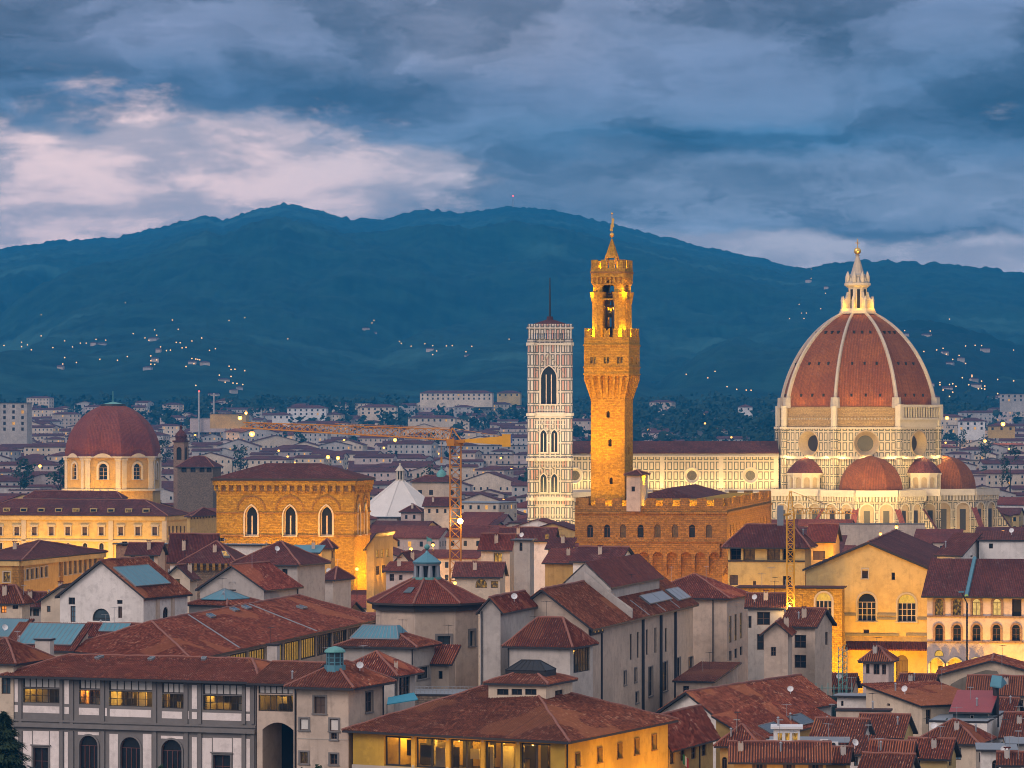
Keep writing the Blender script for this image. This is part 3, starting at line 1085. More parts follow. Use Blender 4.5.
class Bld:
    """a building: walls with cut openings, roof, windows; footprint P0 front left, P1 front right, P2 back right, P3 back left"""
    def __init__(s, name, label, pts, eave_py, wall, cat='building', group=None, zb=0.0, at=1, root=None):
        s.pts = pts
        s.n = len(pts)
        s.ze = wz(eave_py, pts[at][1]) if eave_py is not None else 0
        s.zb = zb
        s.wm = wall if isinstance(wall, (list, tuple)) else [wall]
        cx, cy_ = sum(p[0] for p in pts) / s.n, sum(p[1] for p in pts) / s.n
        s.root = root or thing(name, label, cat, (cx, cy_, zb), group)
        s.faces = [Face(pts[i], pts[(i + 1) % s.n]) for i in range(s.n)]
        s.holes = [[] for _ in pts]
        s.todo = []
        s.gable = None
        s.rec = 0.3
        OCC.append([tuple(p) for p in pts])

    def win(s, i, x0, x1, y0, y1, k=None, **kw):
        return s.winm(i, *s.faces[i].rect(x0, x1, y0, y1), k=k, **kw)

    def winm(s, i, t0, t1, z0, z1, k=None, **kw):
        f = s.faces[i]
        t0, t1 = max(t0, 0.06), min(t1, f.len - 0.06)
        if t1 - t0 < 0.15 or z1 - z0 < 0.15: return
        s.holes[i].append((t0, t1, z0, z1, k))
        s.todo.append((i, t0, t1, z0, z1, k, kw))

    def B(s, a, t, h=0.0):
        p0, p1, p2, p3 = s.pts
        x = (p0[0] * (1 - a) + p1[0] * a) * (1 - t) + (p3[0] * (1 - a) + p2[0] * a) * t
        y = (p0[1] * (1 - a) + p1[1] * a) * (1 - t) + (p3[1] * (1 - a) + p2[1] * a) * t
        return (x, y, s.ze + h)

    def roof(s, kind, rise=None, over=0.7, mat=None, a=None, axis='x', caps=True, th=0.25, under=None, ridge_py=None, top_name='roof', dz=0.06):
        mat = mat or TILE
        w = (s.faces[0].len + s.faces[2].len) / 2
        d = (s.faces[1].len + s.faces[3].len) / 2
        if kind == 'hip':
            if a is None: a = min(0.48, 0.5 * (d / w if axis == 'x' else w / d))
            pl = hip_planes(a, axis)
        else:
            pl = ROOFS[kind]
        if rise is None:
            run = {'gx': d / 2, 'gy': w / 2, 'hip': (d if axis == 'x' else w) / 2, 'pyr': min(w, d) / 2}.get(kind, d if kind == 'shed_back' else w)
            rise = 0.32 * run
        if kind == 'flat': rise = 0
        s.rise = rise
        os_, ot = over / w, over / d
        # drop of the eaves through the overhang
        def drop(a_, t_):
            k = 0.0
            if kind in ('gx',): k = ot / .5
            elif kind == 'gy': k = os_ / .5
            elif kind in ('hip', 'pyr'): k = (ot if axis == 'x' else os_) / .5
            elif kind == 'shed_back': k = ot
            elif kind in ('shed_left', 'shed_right'): k = os_
            return k
        k = drop(0, 0)
        polys = []
        for p in pl:
            q = []
            for (a_, t_, h_) in p:
                if a_ in (0, 1): A = -os_ if a_ == 0 else 1 + os_
                else: A = a_
                if t_ in (0, 1): T = -ot if t_ == 0 else 1 + ot
                else: T = t_
                hh = h_
                if kind.startswith('shed'): hh = -k if h_ == 0 else 1 + k
                elif kind != 'flat' and h_ == 0: hh = -k
                q.append(s.B(A, T, hh * rise + dz + th))
            polys.append(q)
        mb = MB()
        slab(mb, polys, th, 0, 1)
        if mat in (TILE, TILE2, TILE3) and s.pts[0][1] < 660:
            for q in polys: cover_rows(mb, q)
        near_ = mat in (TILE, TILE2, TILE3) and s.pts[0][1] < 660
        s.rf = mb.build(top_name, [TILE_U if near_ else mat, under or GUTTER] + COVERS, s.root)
        ALLB.append(s)
        s.rpolys = polys
        if caps: ridge_caps(s.rf, polys)
        # gable triangles
        if kind == 'gx': s.gable = {1: 'mid', 3: 'mid'}
        elif kind == 'gy': s.gable = {0: 'mid', 2: 'mid'}
        elif kind == 'shed_back': s.gable = {1: 'right', 2: 'full', 3: 'left'}
        elif kind == 'shed_left': s.gable = {0: 'left', 2: 'right', 3: 'full'}
        elif kind == 'shed_right': s.gable = {0: 'right', 2: 'left', 1: 'full'}
        s.rkind = kind
        return s.rf

    def finish(s, wall_name='wall'):
        mb = MB()
        for i, f in enumerate(s.faces):
            f.wall(mb, s.zb, s.ze, s.holes[i], 0, s.rec)
            g = (s.gable or {}).get(i)
            if g:
                L = f.len
                r = s.rise
                top = s.ze + r
                pts = {'mid': [(0, s.ze), (L, s.ze), (L / 2, top)], 'left': [(0, s.ze), (L, s.ze), (0, top)],
                       'right': [(0, s.ze), (L, s.ze), (L, top)], 'full': [(0, s.ze), (L, s.ze), (L, top), (0, top)]}[g]
                mb.poly([f.pt(*p) for p in pts])
        s.wall = mb.build(wall_name, s.wm, s.root)
        for (i, t0, t1, z0, z1, k, kw) in s.todo:
            kw = dict(kw)
            kw.setdefault('rec', s.rec)
            window(s.root, s.faces[i], t0, t1, z0, z1, k, **kw)
        return s.root

    def band(s, i, y=None, h=0.3, out=0.12, mat=None, z=None, t0=0.0, t1=None, name='string_course'):
        f = s.faces[i]
        t1 = f.len if t1 is None else t1
        if z is None: z = f.z_of(y, (t0 + t1) / 2)
        mb = MB()
        f.block(mb, t0, t1, z - h / 2, z + h / 2, 0.003, out)
        return mb.build(name, mat or S_TRIM, s.root)

    def pipe(s, i, px, y0=None, y1=None, r=0.09):
        f = s.faces[i]
        t = min(max(f.t_of(px), 0.1), f.len - 0.1)
        za = s.zb if y1 is None else f.z_of(y1, t)
        zt = s.ze if y0 is None else f.z_of(y0, t)
        mb = MB()
        mb.tube(f.pt(t, za, 0.12), f.pt(t, zt, 0.12), r, 6)
        return mb.build('drainpipe', GUTTER, s.root)

    def roof_pt(s, pidx, a, b):
        """a point on roof plane pidx, bilinear in its corners"""
        p = s.rpolys[pidx]
        if len(p) == 3: p = [p[0], p[1], p[2], p[2]]
        f = lambda k: (p[0][k] * (1 - a) + p[1][k] * a) * (1 - b) + (p[3][k] * (1 - a) + p[2][k] * a) * b
        return Vector((f(0), f(1), f(2)))

    def skylight(s, pidx, a0, a1, b0, b1, mat=None, h=0.25, name='skylight', bars=0):
        c = [s.roof_pt(pidx, a, b) for a, b in ((a0, b0), (a1, b0), (a1, b1), (a0, b1))]
        n = (c[1] - c[0]).cross(c[3] - c[0]).normalized()
        mb = MB()
        top = [p + n * h for p in c]
        mb.poly(top, 0)
        for i in range(4):
            j = (i + 1) % 4
            mb.poly([c[i], c[j], top[j], top[i]], 1)
        for i in range(1, bars + 1):
            k = i / (bars + 1)
            mb.tube(top[0].lerp(top[1], k), top[3].lerp(top[2], k), 0.05, 4, 1)
        for i in range(4):
            mb.tube(top[i], top[(i + 1) % 4], 0.07, 4, 1)
        return mb.build(name, [mat or GLASS_B, LEAD], s.rf)

    def chimney(s, pidx, a, b, w=0.8, h=1.3, mat=None, name='chimney'):
        p = s.roof_pt(pidx, a, b)
        mb = MB()
        mb.box(p.x - w / 2, p.x + w / 2, p.y - w / 2, p.y + w / 2, p.z - 0.8, p.z + h)
        for q in (-0.3, 0.3):
            mb.box(p.x + q * w - w * .1, p.x + q * w + w * .1, p.y - w / 2, p.y + w / 2, p.z + h, p.z + h + 0.3)
        mb.box(p.x - w * .65, p.x + w * .65, p.y - w * .65, p.y + w * .65, p.z + h + 0.3, p.z + h + 0.42, 1)
        return mb.build(name, [mat or P_TAN, TILE], s.rf)


# ------------------------------------------------------------------ inlaid marble
def marble(name, white, green, pu, pv, inset, line, pink=None):
    m_, t, bs = new_mat(name)
    uv, ob, rnd = coords(t)
    x, y, z = t.sep(uv)
    fx = t.m('FRACT', t.m('DIVIDE', x, pu))
    fy = t.m('FRACT', t.m('DIVIDE', y, pv))
    dx_ = t.m('MULTIPLY', t.m('MINIMUM', fx, t.m('SUBTRACT', 1.0, fx)), pu)
    dy_ = t.m('MULTIPLY', t.m('MINIMUM', fy, t.m('SUBTRACT', 1.0, fy)), pv)
    d = t.m('MINIMUM', dx_, dy_)
    band = t.m('SUBTRACT', t.smooth(d, inset - 0.03, inset + 0.03), t.smooth(d, inset + line - 0.03, inset + line + 0.03))
    n = t.noise(ob, 0.5, 6, 0.65)
    big = t.noise(ob, 0.10, 4, 0.6)
    w = t.mix(n, tuple(k * 0.8 for k in white), white)
    if pink:
        cellx = t.n('ShaderNodeTexWhiteNoise', noise_dimensions='2D')
        t.put(cellx.inputs['Vector'], t.xyz(t.m('FLOOR', t.m('DIVIDE', x, pu)), t.m('FLOOR', t.m('DIVIDE', y, pv)), 0))
        inner = t.smooth(d, inset + line, inset + line + 0.05)
        w = t.mix(t.m('MULTIPLY', inner, t.m('GREATER_THAN', cellx.outputs['Value'], 0.55)), w, pink)
    w = t.mix(t.m('MULTIPLY', t.smooth(big, 0.45, 0.7), 0.4), w, tuple(k * 0.62 for k in white))
    c = t.mix(t.m('MULTIPLY', band, 0.9), w, green)
    t.put(bs.inputs['Base Color'], c)
    bs.inputs['Roughness'].default_value = 0.6
    bump(t, bs, band, 0.4, -0.06)
    return m_


MARBLE = marble('white marble inlaid with green', (0.56, 0.49, 0.37), (0.03, 0.033, 0.022), 2.1, 3.4, 0.26, 0.33)
MARBLE_S = marble('smaller marble panels', (0.53, 0.46, 0.35), (0.03, 0.033, 0.025), 1.8, 3.0, 0.2, 0.31)
MARBLE_T = marble('belfry marble panels', (0.58, 0.52, 0.46), (0.04, 0.045, 0.038), 1.75, 4.3, 0.22, 0.34, (0.46, 0.25, 0.20))
M_PLAIN = simple('weathered white marble', (0.53, 0.47, 0.38), 0.6, var=0.22, scale=0.5)
M_RIB = simple('grey white marble', (0.40, 0.355, 0.31), 0.7, var=0.25, scale=0.6)
MASON = stone('rough drum masonry', (0.42, 0.29, 0.14), (0.34, 0.22, 0.10), (0.20, 0.13, 0.07), 1.2, 0.5)
DOME_T = tiles('brick red dome tiles', (0.22, 0.068, 0.022), (0.30, 0.100, 0.030), (0.17, 0.048, 0.020), 0.55, 0.6, 0.5, 0.2)
DOME_D = tiles('dark red dome tiles', (0.21, 0.055, 0.038), (0.28, 0.080, 0.055), (0.17, 0.045, 0.04), 0.55, 0.6, 0.5, 0.15)
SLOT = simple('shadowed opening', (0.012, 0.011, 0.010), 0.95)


def round_fill(mb, f, t, z, r, mi=0, n=24):
    """the wall between a square hole of half side r and the circle inside it"""
    for i in range(n):
        a, b = 2 * pi * i / n, 2 * pi * (i + 1) / n
        def sq(g):
            c, s_ = cos(g), sin(g)
            k = r / max(abs(c), abs(s_))
            return (t + c * k, z + s_ * k)
        p, q = (t + r * cos(a), z + r * sin(a)), (t + r * cos(b), z + r * sin(b))
        A, B_ = sq(a), sq(b)
        mb.poly([f.pt(*p), f.pt(*A), f.pt(*B_), f.pt(*q)], mi)


def oculus(parent, f, t, z, r0, r1, dep, ringm, panem, lip=0.35, n=24):
    mb = MB()
    circ = lambda r, o: [f.pt(t + r * cos(2 * pi * i / n), z + r * sin(2 * pi * i / n), o) for i in range(n)]
    prof = [(r0 + lip, 0.01), (r0 + lip, 0.35), (r0, 0.45), (r0 - (r0 - r1) * 0.35, -dep * 0.25), (r0 - (r0 - r1) * 0.4, -dep * 0.3), (r1 + 0.25, -dep * 0.9), (r1, -dep)]
    rings = [circ(*p) for p in prof]
    for a, b in zip(rings, rings[1:]):
        for i in range(n):
            j = (i + 1) % n
            mb.poly([a[i], a[j], b[j], b[i]])
    o = mb.build('oculus', ringm, parent)
    pm = MB()
    pm.poly(circ(r1, -dep + 0.02))
    pm.build('pane', panem, o)
    return o


def octagon(c, R, off=0.0, n=8):
    return [(c[0] + R * sin(radians(-180 / n + 360 / n * k + off)), c[1] - R * cos(radians(-180 / n + 360 / n * k + off))) for k in range(n)]


def poly_dome(mb, c, R, z0, h, top_r, n=8, off=0.0, steps=14, faces=None, mi=0, lin=0.0):
    """pointed polygonal cloister dome; returns its profile"""
    q = top_r / R
    hh = h / R
    k = (q * q + hh * hh - 1) / (2 * (1 - q))           # arc centre beyond the axis
    prof = []
    for i in range(steps + 1):
        z = hh * i / steps
        r = sqrt(max((1 + k) ** 2 - z * z, 0)) - k if k > -0.49 else 1 + (q - 1) * (i / steps)
        r = r * (1 - lin) + (1 + (q - 1) * i / steps) * lin
        prof.append((r * R, z0 + z * R))
    vs = [octagon(c, r, off, n) for r, z in prof]
    for i in (range(n) if faces is None else faces):
        j = (i + 1) % n
        for s_ in range(steps):
            a, b = vs[s_], vs[s_ + 1]
            za, zb = prof[s_][1], prof[s_ + 1][1]
            mb.poly([(*a[i], za), (*a[j], za), (*b[j], zb), (*b[i], zb)], mi)
    return prof


OCULUS = simple('tan carved stone', (0.40, 0.31, 0.20), .8, var=.25)
OCUPANE = simple('brown leaded glass', (0.03, 0.024, 0.022), .4, var=.4, scale=2)
# ------------------------------------------------------------------ cathedral
CY = 1400.0
CX = wx(857.5, CY)
cz = lambda py, Y=1385.0: wz(py, Y)
cat_ = thing('cathedral', 'floodlit marble cathedral under a huge ribbed red brick dome', 'cathedral', (CX, CY, 0))
OCC.append([(wx(535, 1375), 1330), (wx(1000, 1375), 1330), (wx(1000, 1375), 1450), (wx(535, 1375), 1450)])
OFF = 1.5
ctr = (CX, CY)
RD = 28.9
vo = octagon(ctr, RD, OFF)
zb, zc_, zt = cz(491), cz(457.5), cz(428)
zd = cz(406.7)
low, drum, rough = MB(), MB(), MB()
dome_faces = []
for k in range(8):
    f = Face(vo[k], vo[(k + 1) % 8])
    dome_faces.append(f)
    f.wall(low, 0, zc_, [])
    tm, zm, r = f.len / 2, (zc_ + zt) / 2 - 0.2, 4.25
    f.wall(drum, zc_, zt, [(tm - r, tm + r, zm - r, zm + r)], rec=0.02)
    round_fill(drum, f, tm, zm, r)
low.build('lower_drum', MARBLE_S, cat_)
drum.build('drum', MARBLE, cat_)
for k in range(8):
    f = dome_faces[k]
    if k in (0, 1, 7, 2, 6):
        oculus(cat_, f, f.len / 2, (zc_ + zt) / 2 - 0.2, 4.25, 2.8, 2.8, OCULUS, OCUPANE)
vi = octagon(ctr, RD - 1.0, OFF)
for k in range(8):
    f = Face(vi[k], vi[(k + 1) % 8])
    f.wall(rough, zt, zd, [])
    for i in range(int(f.len / 1.15)):
        t = 0.9 + i * 1.15
        f.block(rough, t, t + 0.5, zt + 2.9, zt + 3.5, 0.0, 0.35, 1)
    f.block(rough, 0, f.len, zt + 3.5, zt + 3.9, 0.0, 0.45)
rough.prism(vi, zd - 0.2, zd, 0)
rough.build('bare_masonry_band', [MASON, M_RIB], cat_)
cor = MB()
for z, h, o in ((zc_, 0.9, 0.9), (zb, 1.0, 0.9), (zt, 0.5, 0.55)):
    a, b = octagon(ctr, RD + o, OFF), octagon(ctr, RD - 0.4, OFF)
    cor.prism(a, z - h / 2, z + h / 2)
cor.build('cornice', M_PLAIN, cat_)
for k in range(8):
    mb = MB()
    p = vo[k]
    mb.frustum(p, 1.35, 1.35, zb, zt + 0.6, 8, 0, pi / 8)
    mb.frustum(p, 1.15, 1.15, zt + 0.6, zd + 0.3, 8, 1, pi / 8)
    for z in (zt, zc_ + 0.3):
        mb.frustum(p, 1.75, 1.75, z - 0.4, z + 0.4, 8, 1, pi / 8)
    mb.build('corner_pilaster', [MARBLE_S, M_PLAIN], cat_)
# the finished gallery on one face
f = Face(*[octagon(ctr, RD + 0.5, OFF)[i] for i in (1, 2)])
g = MB()
z0, z1 = cz(420), cz(404.8)
f.block(g, 0.2, f.len - 0.2, cz(428) + 0.3, z0, -1.3, 0.15)
f.block(g, -0.3, f.len + 0.3, z0, z0 + 0.7, -1.5, 1.0)
n = 15
for i in range(n + 1):
    t = 0.5 + (f.len - 1.0) * i / n
    f.block(g, t - 0.2, t + 0.2, z0 + 0.7, z1 - 0.9, 0.15, 0.7)
f.block(g, -0.3, f.len + 0.3, z1 - 0.9, z1, -0.6, 1.0)
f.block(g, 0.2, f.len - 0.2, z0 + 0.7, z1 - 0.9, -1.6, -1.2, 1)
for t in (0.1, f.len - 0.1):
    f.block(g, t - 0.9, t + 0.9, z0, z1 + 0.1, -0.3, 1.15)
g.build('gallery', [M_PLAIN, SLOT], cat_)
# shell and ribs
dm = MB()
RS = 27.6
ztop = wz(313, CY)
prof = poly_dome(dm, ctr, RS, zd, ztop - zd, 5.2, 8, OFF, 18, lin=.2)
shell = dm.build('dome', DOME_T, cat_)
sp = MB()
for k in range(8):
    for si, cnt in ((2, 3), (8, 3), (14, 3)):
        r, z = prof[si]
        r2, z2 = prof[si + 1]
        a, b = octagon(ctr, r, OFF), octagon(ctr, r2, OFF)
        for i in range(cnt):
            q = 0.5 + (i - 1) * 0.24
            f = Face(a[k], a[(k + 1) % 8])
            t = f.len * q
            f.block(sp, t - 0.35, t + 0.35, z - 0.2, z + 0.8, -0.9, 0.25)
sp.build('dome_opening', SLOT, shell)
for k in range(8):
    mb = MB()
    a = radians(-22.5 + 45 * k + OFF)
    er, et = (sin(a), -cos(a)), (cos(a), sin(a))
    N_ = len(prof)
    sec = []
    for i, (r, z) in enumerate(prof):
        w = 0.52 - 0.12 * i / N_
        c0 = (ctr[0] + er[0] * (r - 0.5), ctr[1] + er[1] * (r - 0.5))
        c1 = (ctr[0] + er[0] * (r + 0.75), ctr[1] + er[1] * (r + 0.75))
        c2 = (ctr[0] + er[0] * (r + 1.0), ctr[1] + er[1] * (r + 1.0))
        sec.append([(c0[0] - et[0] * w, c0[1] - et[1] * w, z), (c1[0] - et[0] * w, c1[1] - et[1] * w, z + .1), (c2[0] - et[0] * w * .5, c2[1] - et[1] * w * .5, z + .2),
                    (c2[0] + et[0] * w * .5, c2[1] + et[1] * w * .5, z + .2), (c1[0] + et[0] * w, c1[1] + et[1] * w, z + .1), (c0[0] + et[0] * w, c0[1] + et[1] * w, z)])
    for A, B_ in zip(sec, sec[1:]):
        for i in range(5):
            mb.poly([A[i], A[i + 1], B_[i + 1], B_[i]])
    r = prof[0][0]
    mb.frustum((ctr[0] + er[0] * r, ctr[1] + er[1] * r), 1.7, 1.5, zd - 0.5, zd + 3.2, 6)
    mb.build('rib', M_RIB, cat_)
# lantern
L = MB()
L.frustum(ctr, 6.7, 6.7, ztop - 0.3, ztop + 0.6, 8, 0, pi / 8)
L.frustum(ctr, 6.4, 6.4, ztop + 0.6, ztop + 1.5, 8, 0, pi / 8)
z1 = wz(286, CY)
L.frustum(ctr, 3.5, 3.4, ztop + 0.6, z1, 8, 0, pi / 8)
lan = L.build('lantern', M_PLAIN, cat_)
for k in range(8):
    a = radians(45 * k + 22.5 + OFF)
    er, et = (sin(a), -cos(a)), (cos(a), sin(a))
    pt = lambda r, w: (ctr[0] + er[0] * r + et[0] * w, ctr[1] + er[1] * r + et[1] * w)
    b = MB()
    out = [(3.3, ztop + .6), (5.9, ztop + .6), (5.9, ztop + 4.2), (5.2, ztop + 4.6), (4.3, ztop + 5.6), (3.9, ztop + 7.2), (3.3, ztop + 7.4)]
    for sgn in (-0.42, 0.42):
        P = [(*pt(r, sgn), z) for r, z in out]
        b.poly(P if sgn < 0 else P[::-1])
    for (r0, q0), (r1, q1) in zip(out, out[1:]):
        b.poly([(*pt(r0, -.42), q0), (*pt(r1, -.42), q1), (*pt(r1, .42), q1), (*pt(r0, .42), q0)])
    b.frustum(pt(5.6, 0), .55, .1, ztop + 4.2, ztop + 5.9, 6)
    b.build('buttress', M_PLAIN, lan)
    b = MB()
    a2 = radians(45 * k + OFF)
    e2, t2 = (sin(a2), -cos(a2)), (cos(a2), sin(a2))
    q = lambda r, w: (ctr[0] + e2[0] * r + t2[0] * w, ctr[1] + e2[1] * r + t2[1] * w)
    b.prism([q(3.36, -.5), q(3.36, .5), q(3.0, .5), q(3.0, -.5)], ztop + 1.6, z1 - 1.2)
    b.build('lantern_window', SLOT, lan)
cr = MB()
cr.lathe(ctr, [(3.5, z1 - .6), (4.3, z1), (4.6, z1 + 0.2), (4.6, z1 + 1.0), (3.9, z1 + 1.2), (3.4, z1 + 1.3)], 16)
zk = z1 + 1.2
for k in range(8):
    a = radians(45 * k + 22.5)
    c = (ctr[0] + 3.7 * sin(a), ctr[1] - 3.7 * cos(a))
    cr.frustum(c, .75, .75, zk, zk + 2.0, 6)
    cr.frustum(c, .75, 0, zk + 2.0, zk + 4.0, 6)
    a += radians(22.5)
    c = (ctr[0] + 3.4 * sin(a), ctr[1] - 3.4 * cos(a))
    cr.frustum(c, .7, .3, zk, zk + 1.7, 6)
cr.build('lantern_crown', M_PLAIN, lan)
co = MB()
za = wz(256, CY)
co.lathe(ctr, [(3.0, zk), (2.9, zk + 2.6), (2.3, zk + 3.2), (0.55, za), (0.9, za + .2), (0.5, za + .5)], 12)
co.build('lantern_spire', M_RIB, lan)
bl = MB()
bz = za + 1.7
bl.lathe(ctr, [(0.05, bz - 1.25)] + [(1.25 * cos(a), bz + 1.25 * sin(a)) for a in [radians(x) for x in range(-70, 80, 20)]] + [(0.05, bz + 1.25)], 14, smooth=True)
bl.box(ctr[0] - .13, ctr[0] + .13, ctr[1] - .13, ctr[1] + .13, bz + 1.2, bz + 4.2)
bl.box(ctr[0] - .75, ctr[0] + .75, ctr[1] - .13, ctr[1] + .13, bz + 2.7, bz + 3.0)
bl.build('ball_and_cross', GOLDLEAF, lan)


# half domes and chapels round the drum
def tribune(c, R, off, facing, zr, name):
    """half octagon choir: dome above, chapel ring and spur buttresses below"""
    body, arc = MB(), MB()
    dmb = MB()
    poly_dome(dmb, c, R, zr + 0.4, 11.6, 0.6, 8, off, 10)
    dmb.build('tribune_dome', DOME_T, cat_)
    up = octagon(c, R + 0.4, off)
    cc = MB()
    cc.prism(octagon(c, R + 1.4, off), zr - 0.6, zr + 0.4)
    lo = octagon(c, R + 7.5, off)
    for k in range(8):
        f = Face(lo[k], lo[(k + 1) % 8])
        hs = []
        for q in (0.27, 0.73):
            hs.append((f.len * q - 2.3, f.len * q + 2.3, zr - 14.5, zr - 4.2, 'round'))
        f.wall(body, 0, zr - 1, hs, rec=0.5)
        for h in hs:
            pm = [f.pt(x, z, -0.48) for x, z in f.outline(h[0], h[1], h[2], h[3], 'round')]
            body.poly(pm, 1)
            ring(f, arc, h[0], h[1], h[2], h[3], 'round', 0.4, 0.0, 0.25, 0, False)
            arc.mi = arc.mi
            m2 = (h[0] + h[1]) / 2
            f.block(body, m2 - 1.05, m2 + 1.05, h[2] + 0.8, h[3] - 2.2, -0.47, -0.42, 2)
        n = int(f.len / 1.1)
        for i in range(n):
            t = (i + .5) * f.len / n
            f.block(arc, t - 0.25, t + 0.25, zr - 3.3, zr - 1.6, 0.0, 0.7)
        f.block(arc, 0, f.len, zr - 1.7, zr - 0.6, -0.2, 1.0)
        f.block(arc, 0, f.len, zr - 0.6, zr + 0.5, 0.5, 0.8)
    cc.prism(octagon(c, R + 8.0, off), zr - 1.3, zr - 0.9)
    body.build('tribune_wall', [MARBLE_S, OCULUS, OCUPANE], cat_)
    arc.build('arcaded_cornice', M_PLAIN, cat_)
    cc.build('tribune_roof', M_RIB, cat_)
    for k in facing:
        p = lo[k]
        e = Vector((p[0] - c[0], p[1] - c[1])).normalized()
        tt = Vector((-e.y, e.x))
        b = MB()
        q = lambda r, w: (p[0] + e.x * r + tt.x * w, p[1] + e.y * r + tt.y * w)
        for w in (-0.9, 0.9):
            P = [(*q(-1, w), zr - 5), (*q(-1, w), 6), (*q(8.5, w), 6), (*q(8.5, w), zr - 19)]
            b.poly(P if w > 0 else P[::-1])
        b.poly([(*q(-1, -1.1), zr - 4.7), (*q(9, -1.1), zr - 19), (*q(9, 1.1), zr - 19), (*q(-1, 1.1), zr - 4.7)], 1)
        b.poly([(*q(8.5, -.9), 6), (*q(8.5, .9), 6), (*q(8.5, .9), zr - 19), (*q(8.5, -.9), zr - 19)], 0)
        b.build('spur_buttress', [MARBLE_S, DOME_D], cat_)


zr = cz(491.5, 1358)
tribune((CX + 1.6, 1366.0), 11.2, OFF, (0, 1, 7, 2), zr, 'south')
tribune((CX + 29.5, 1396.0), 11.6, OFF + 4, (0, 1, 2), zr, 'east')
# sacristy walls that fill the corners between them
for (xa, xb) in ((771, 826), (898, 941)):
    sw = MB()
    f = Face((wx(xa, 1372), 1372.0), (wx(xb, 1366), 1366.0))
    hs = [(t - 2.0, t + 2.0, zr - 14, zr - 4.4, 'round') for t in np.linspace(4, f.len - 4, 3 if f.len > 16 else 2)]
    f.wall(sw, 0, zr, hs, rec=0.5)
    for h in hs:
        sw.poly([f.pt(x, z, -.48) for x, z in f.outline(*h[:4], 'round')], 1)
        m2 = (h[0] + h[1]) / 2
        f.block(sw, m2 - .95, m2 + .95, h[2] + 1, h[3] - 2.2, -.47, -.42, 2)
        ring(f, sw, *h[:4], 'round', .35, 0, .22, 3, False)
    n = int(f.len / 1.1)
    for i in range(n):
        t = (i + .5) * f.len / n
        f.block(sw, t - .25, t + .25, zr - 3.3, zr - 1.6, 0, .7, 3)
    f.block(sw, 0, f.len, zr - 1.7, zr - .5, -.2, 1.0, 3)
    f.block(sw, 0, f.len, zr - .5, zr + .7, .55, .8, 3)
    a, b = f.pt(0, zr - .5), f.pt(f.len, zr - .5)
    sw.poly([a, b, (b[0], b[1] + 22, b[2]), (a[0], a[1] + 22, a[2])], 1)
    for (u, v) in (((a[0], a[1]), (a[0], a[1] + 20)), ((b[0], b[1]), (b[0], b[1] + 20))):
        sw.poly([(*u, 0), (*v, 0), (*v, zr - .5), (*u, zr - .5)], 0)
    sw.build('sacristy_wall', [MARBLE_S, OCULUS, OCUPANE, M_PLAIN], cat_)
for sg in (-1, 1):
    a = radians(45 * sg + OFF)
    c = (CX + 28.6 * sin(a), CY - 28.6 * cos(a))
    e, nch = MB(), MB()
    vs = octagon(c, 6.0, 0, 12)
    zt2 = cz(474.5, 1375)
    for k in range(12):
        f = Face(vs[k], vs[(k + 1) % 12])
        h = (f.len / 2 - 1.0, f.len / 2 + 1.0, zb + 1.2, zt2 - 0.9, 'round')
        f.wall(e, zb - 2, zt2, [h], rec=0.7)
        e.poly([f.pt(x, z, -.68) for x, z in f.outline(*h[:4], 'round')], 1)
        f.block(e, -.25, .25, zb, zt2, 0, .3)
    e.prism(octagon(c, 6.7, 0, 12), zt2 - .1, zt2 + .5)
    ex = e.build('exedra', [M_PLAIN, OCULUS], cat_)
    nch.lathe(c, [(6.6, zt2 + .5), (5.6, zt2 + 2.0), (3.6, zt2 + 4.2), (1.6, zt2 + 5.4), (0.02, zt2 + 6.0)], 12)
    nch.build('exedra_roof', TILE2, ex)

# nave and aisle
nv = MB()
xl, xr = wx(543, 1389), wx(779, 1389)
f = Face((xl, 1389.0), (xr, 1389.0))
fa = Face((xl, 1381.0), (xr, 1381.0))
zcl0, zcl1 = cz(488, 1389), cz(457, 1389)
hs = []
occ = [(px, 475.5) for px in (575, 633, 692, 750.5)]
for px, py in occ:
    t, z = f.t_of(px), f.z_of(py, 0)
    hs.append((t - 2.6, t + 2.6, z - 2.6, z + 2.6))
f.wall(nv, zcl0 - 1, zcl1, hs, rec=.02)
for px, py in occ:
    round_fill(nv, f, f.t_of(px), f.z_of(py, 0), 2.6)
nv.build('clerestory_wall', MARBLE, cat_)
for px, py in occ:
    oculus(cat_, f, f.t_of(px), f.z_of(py, 0), 2.6, 1.7, 0.9, M_PLAIN, glow('lit round window', (0.55, 0.30, 0.07), 0.30, 0.6) if 'lit round window' not in MATS else MATS['lit round window'], 0.3)
tr = MB()
f.block(tr, 0, f.len, zcl1, zcl1 + 0.5, -.4, 1.2)
f.block(tr, 0, f.len, zcl1 + .5, zcl1 + 1.6, -.6, .15, 1)
f.block(tr, 0, f.len, zcl0 - .9, zcl0 - .3, 0, .8)
for px in (604, 662, 721, 776):
    t = f.t_of(px)
    f.block(tr, t - .8, t + .8, zcl0, zcl1, 0.01, .5)
tr.build('clerestory_cornice', [M_PLAIN, M_RIB], cat_)
al = MB()
fa.wall(al, 0, zcl0 - 1.2, [])
fa.block(al, 0, fa.len, zcl0 - 3.0, zcl0 - 1.2, -.2, .9, 1)
n = int(fa.len / 1.15)
for i in range(n):
    t = (i + .5) * fa.len / n
    fa.block(al, t - .27, t + .27, zcl0 - 4.6, zcl0 - 3.0, 0.01, .65, 1)
for px in (604, 662, 721):
    t = fa.t_of(px)
    fa.block(al, t - 1.2, t + 1.2, 0, zcl0 - .2, 0.01, .8, 1)
a, b = fa.pt(0, zcl0 - 1.2), fa.pt(fa.len, zcl0 - 1.2)
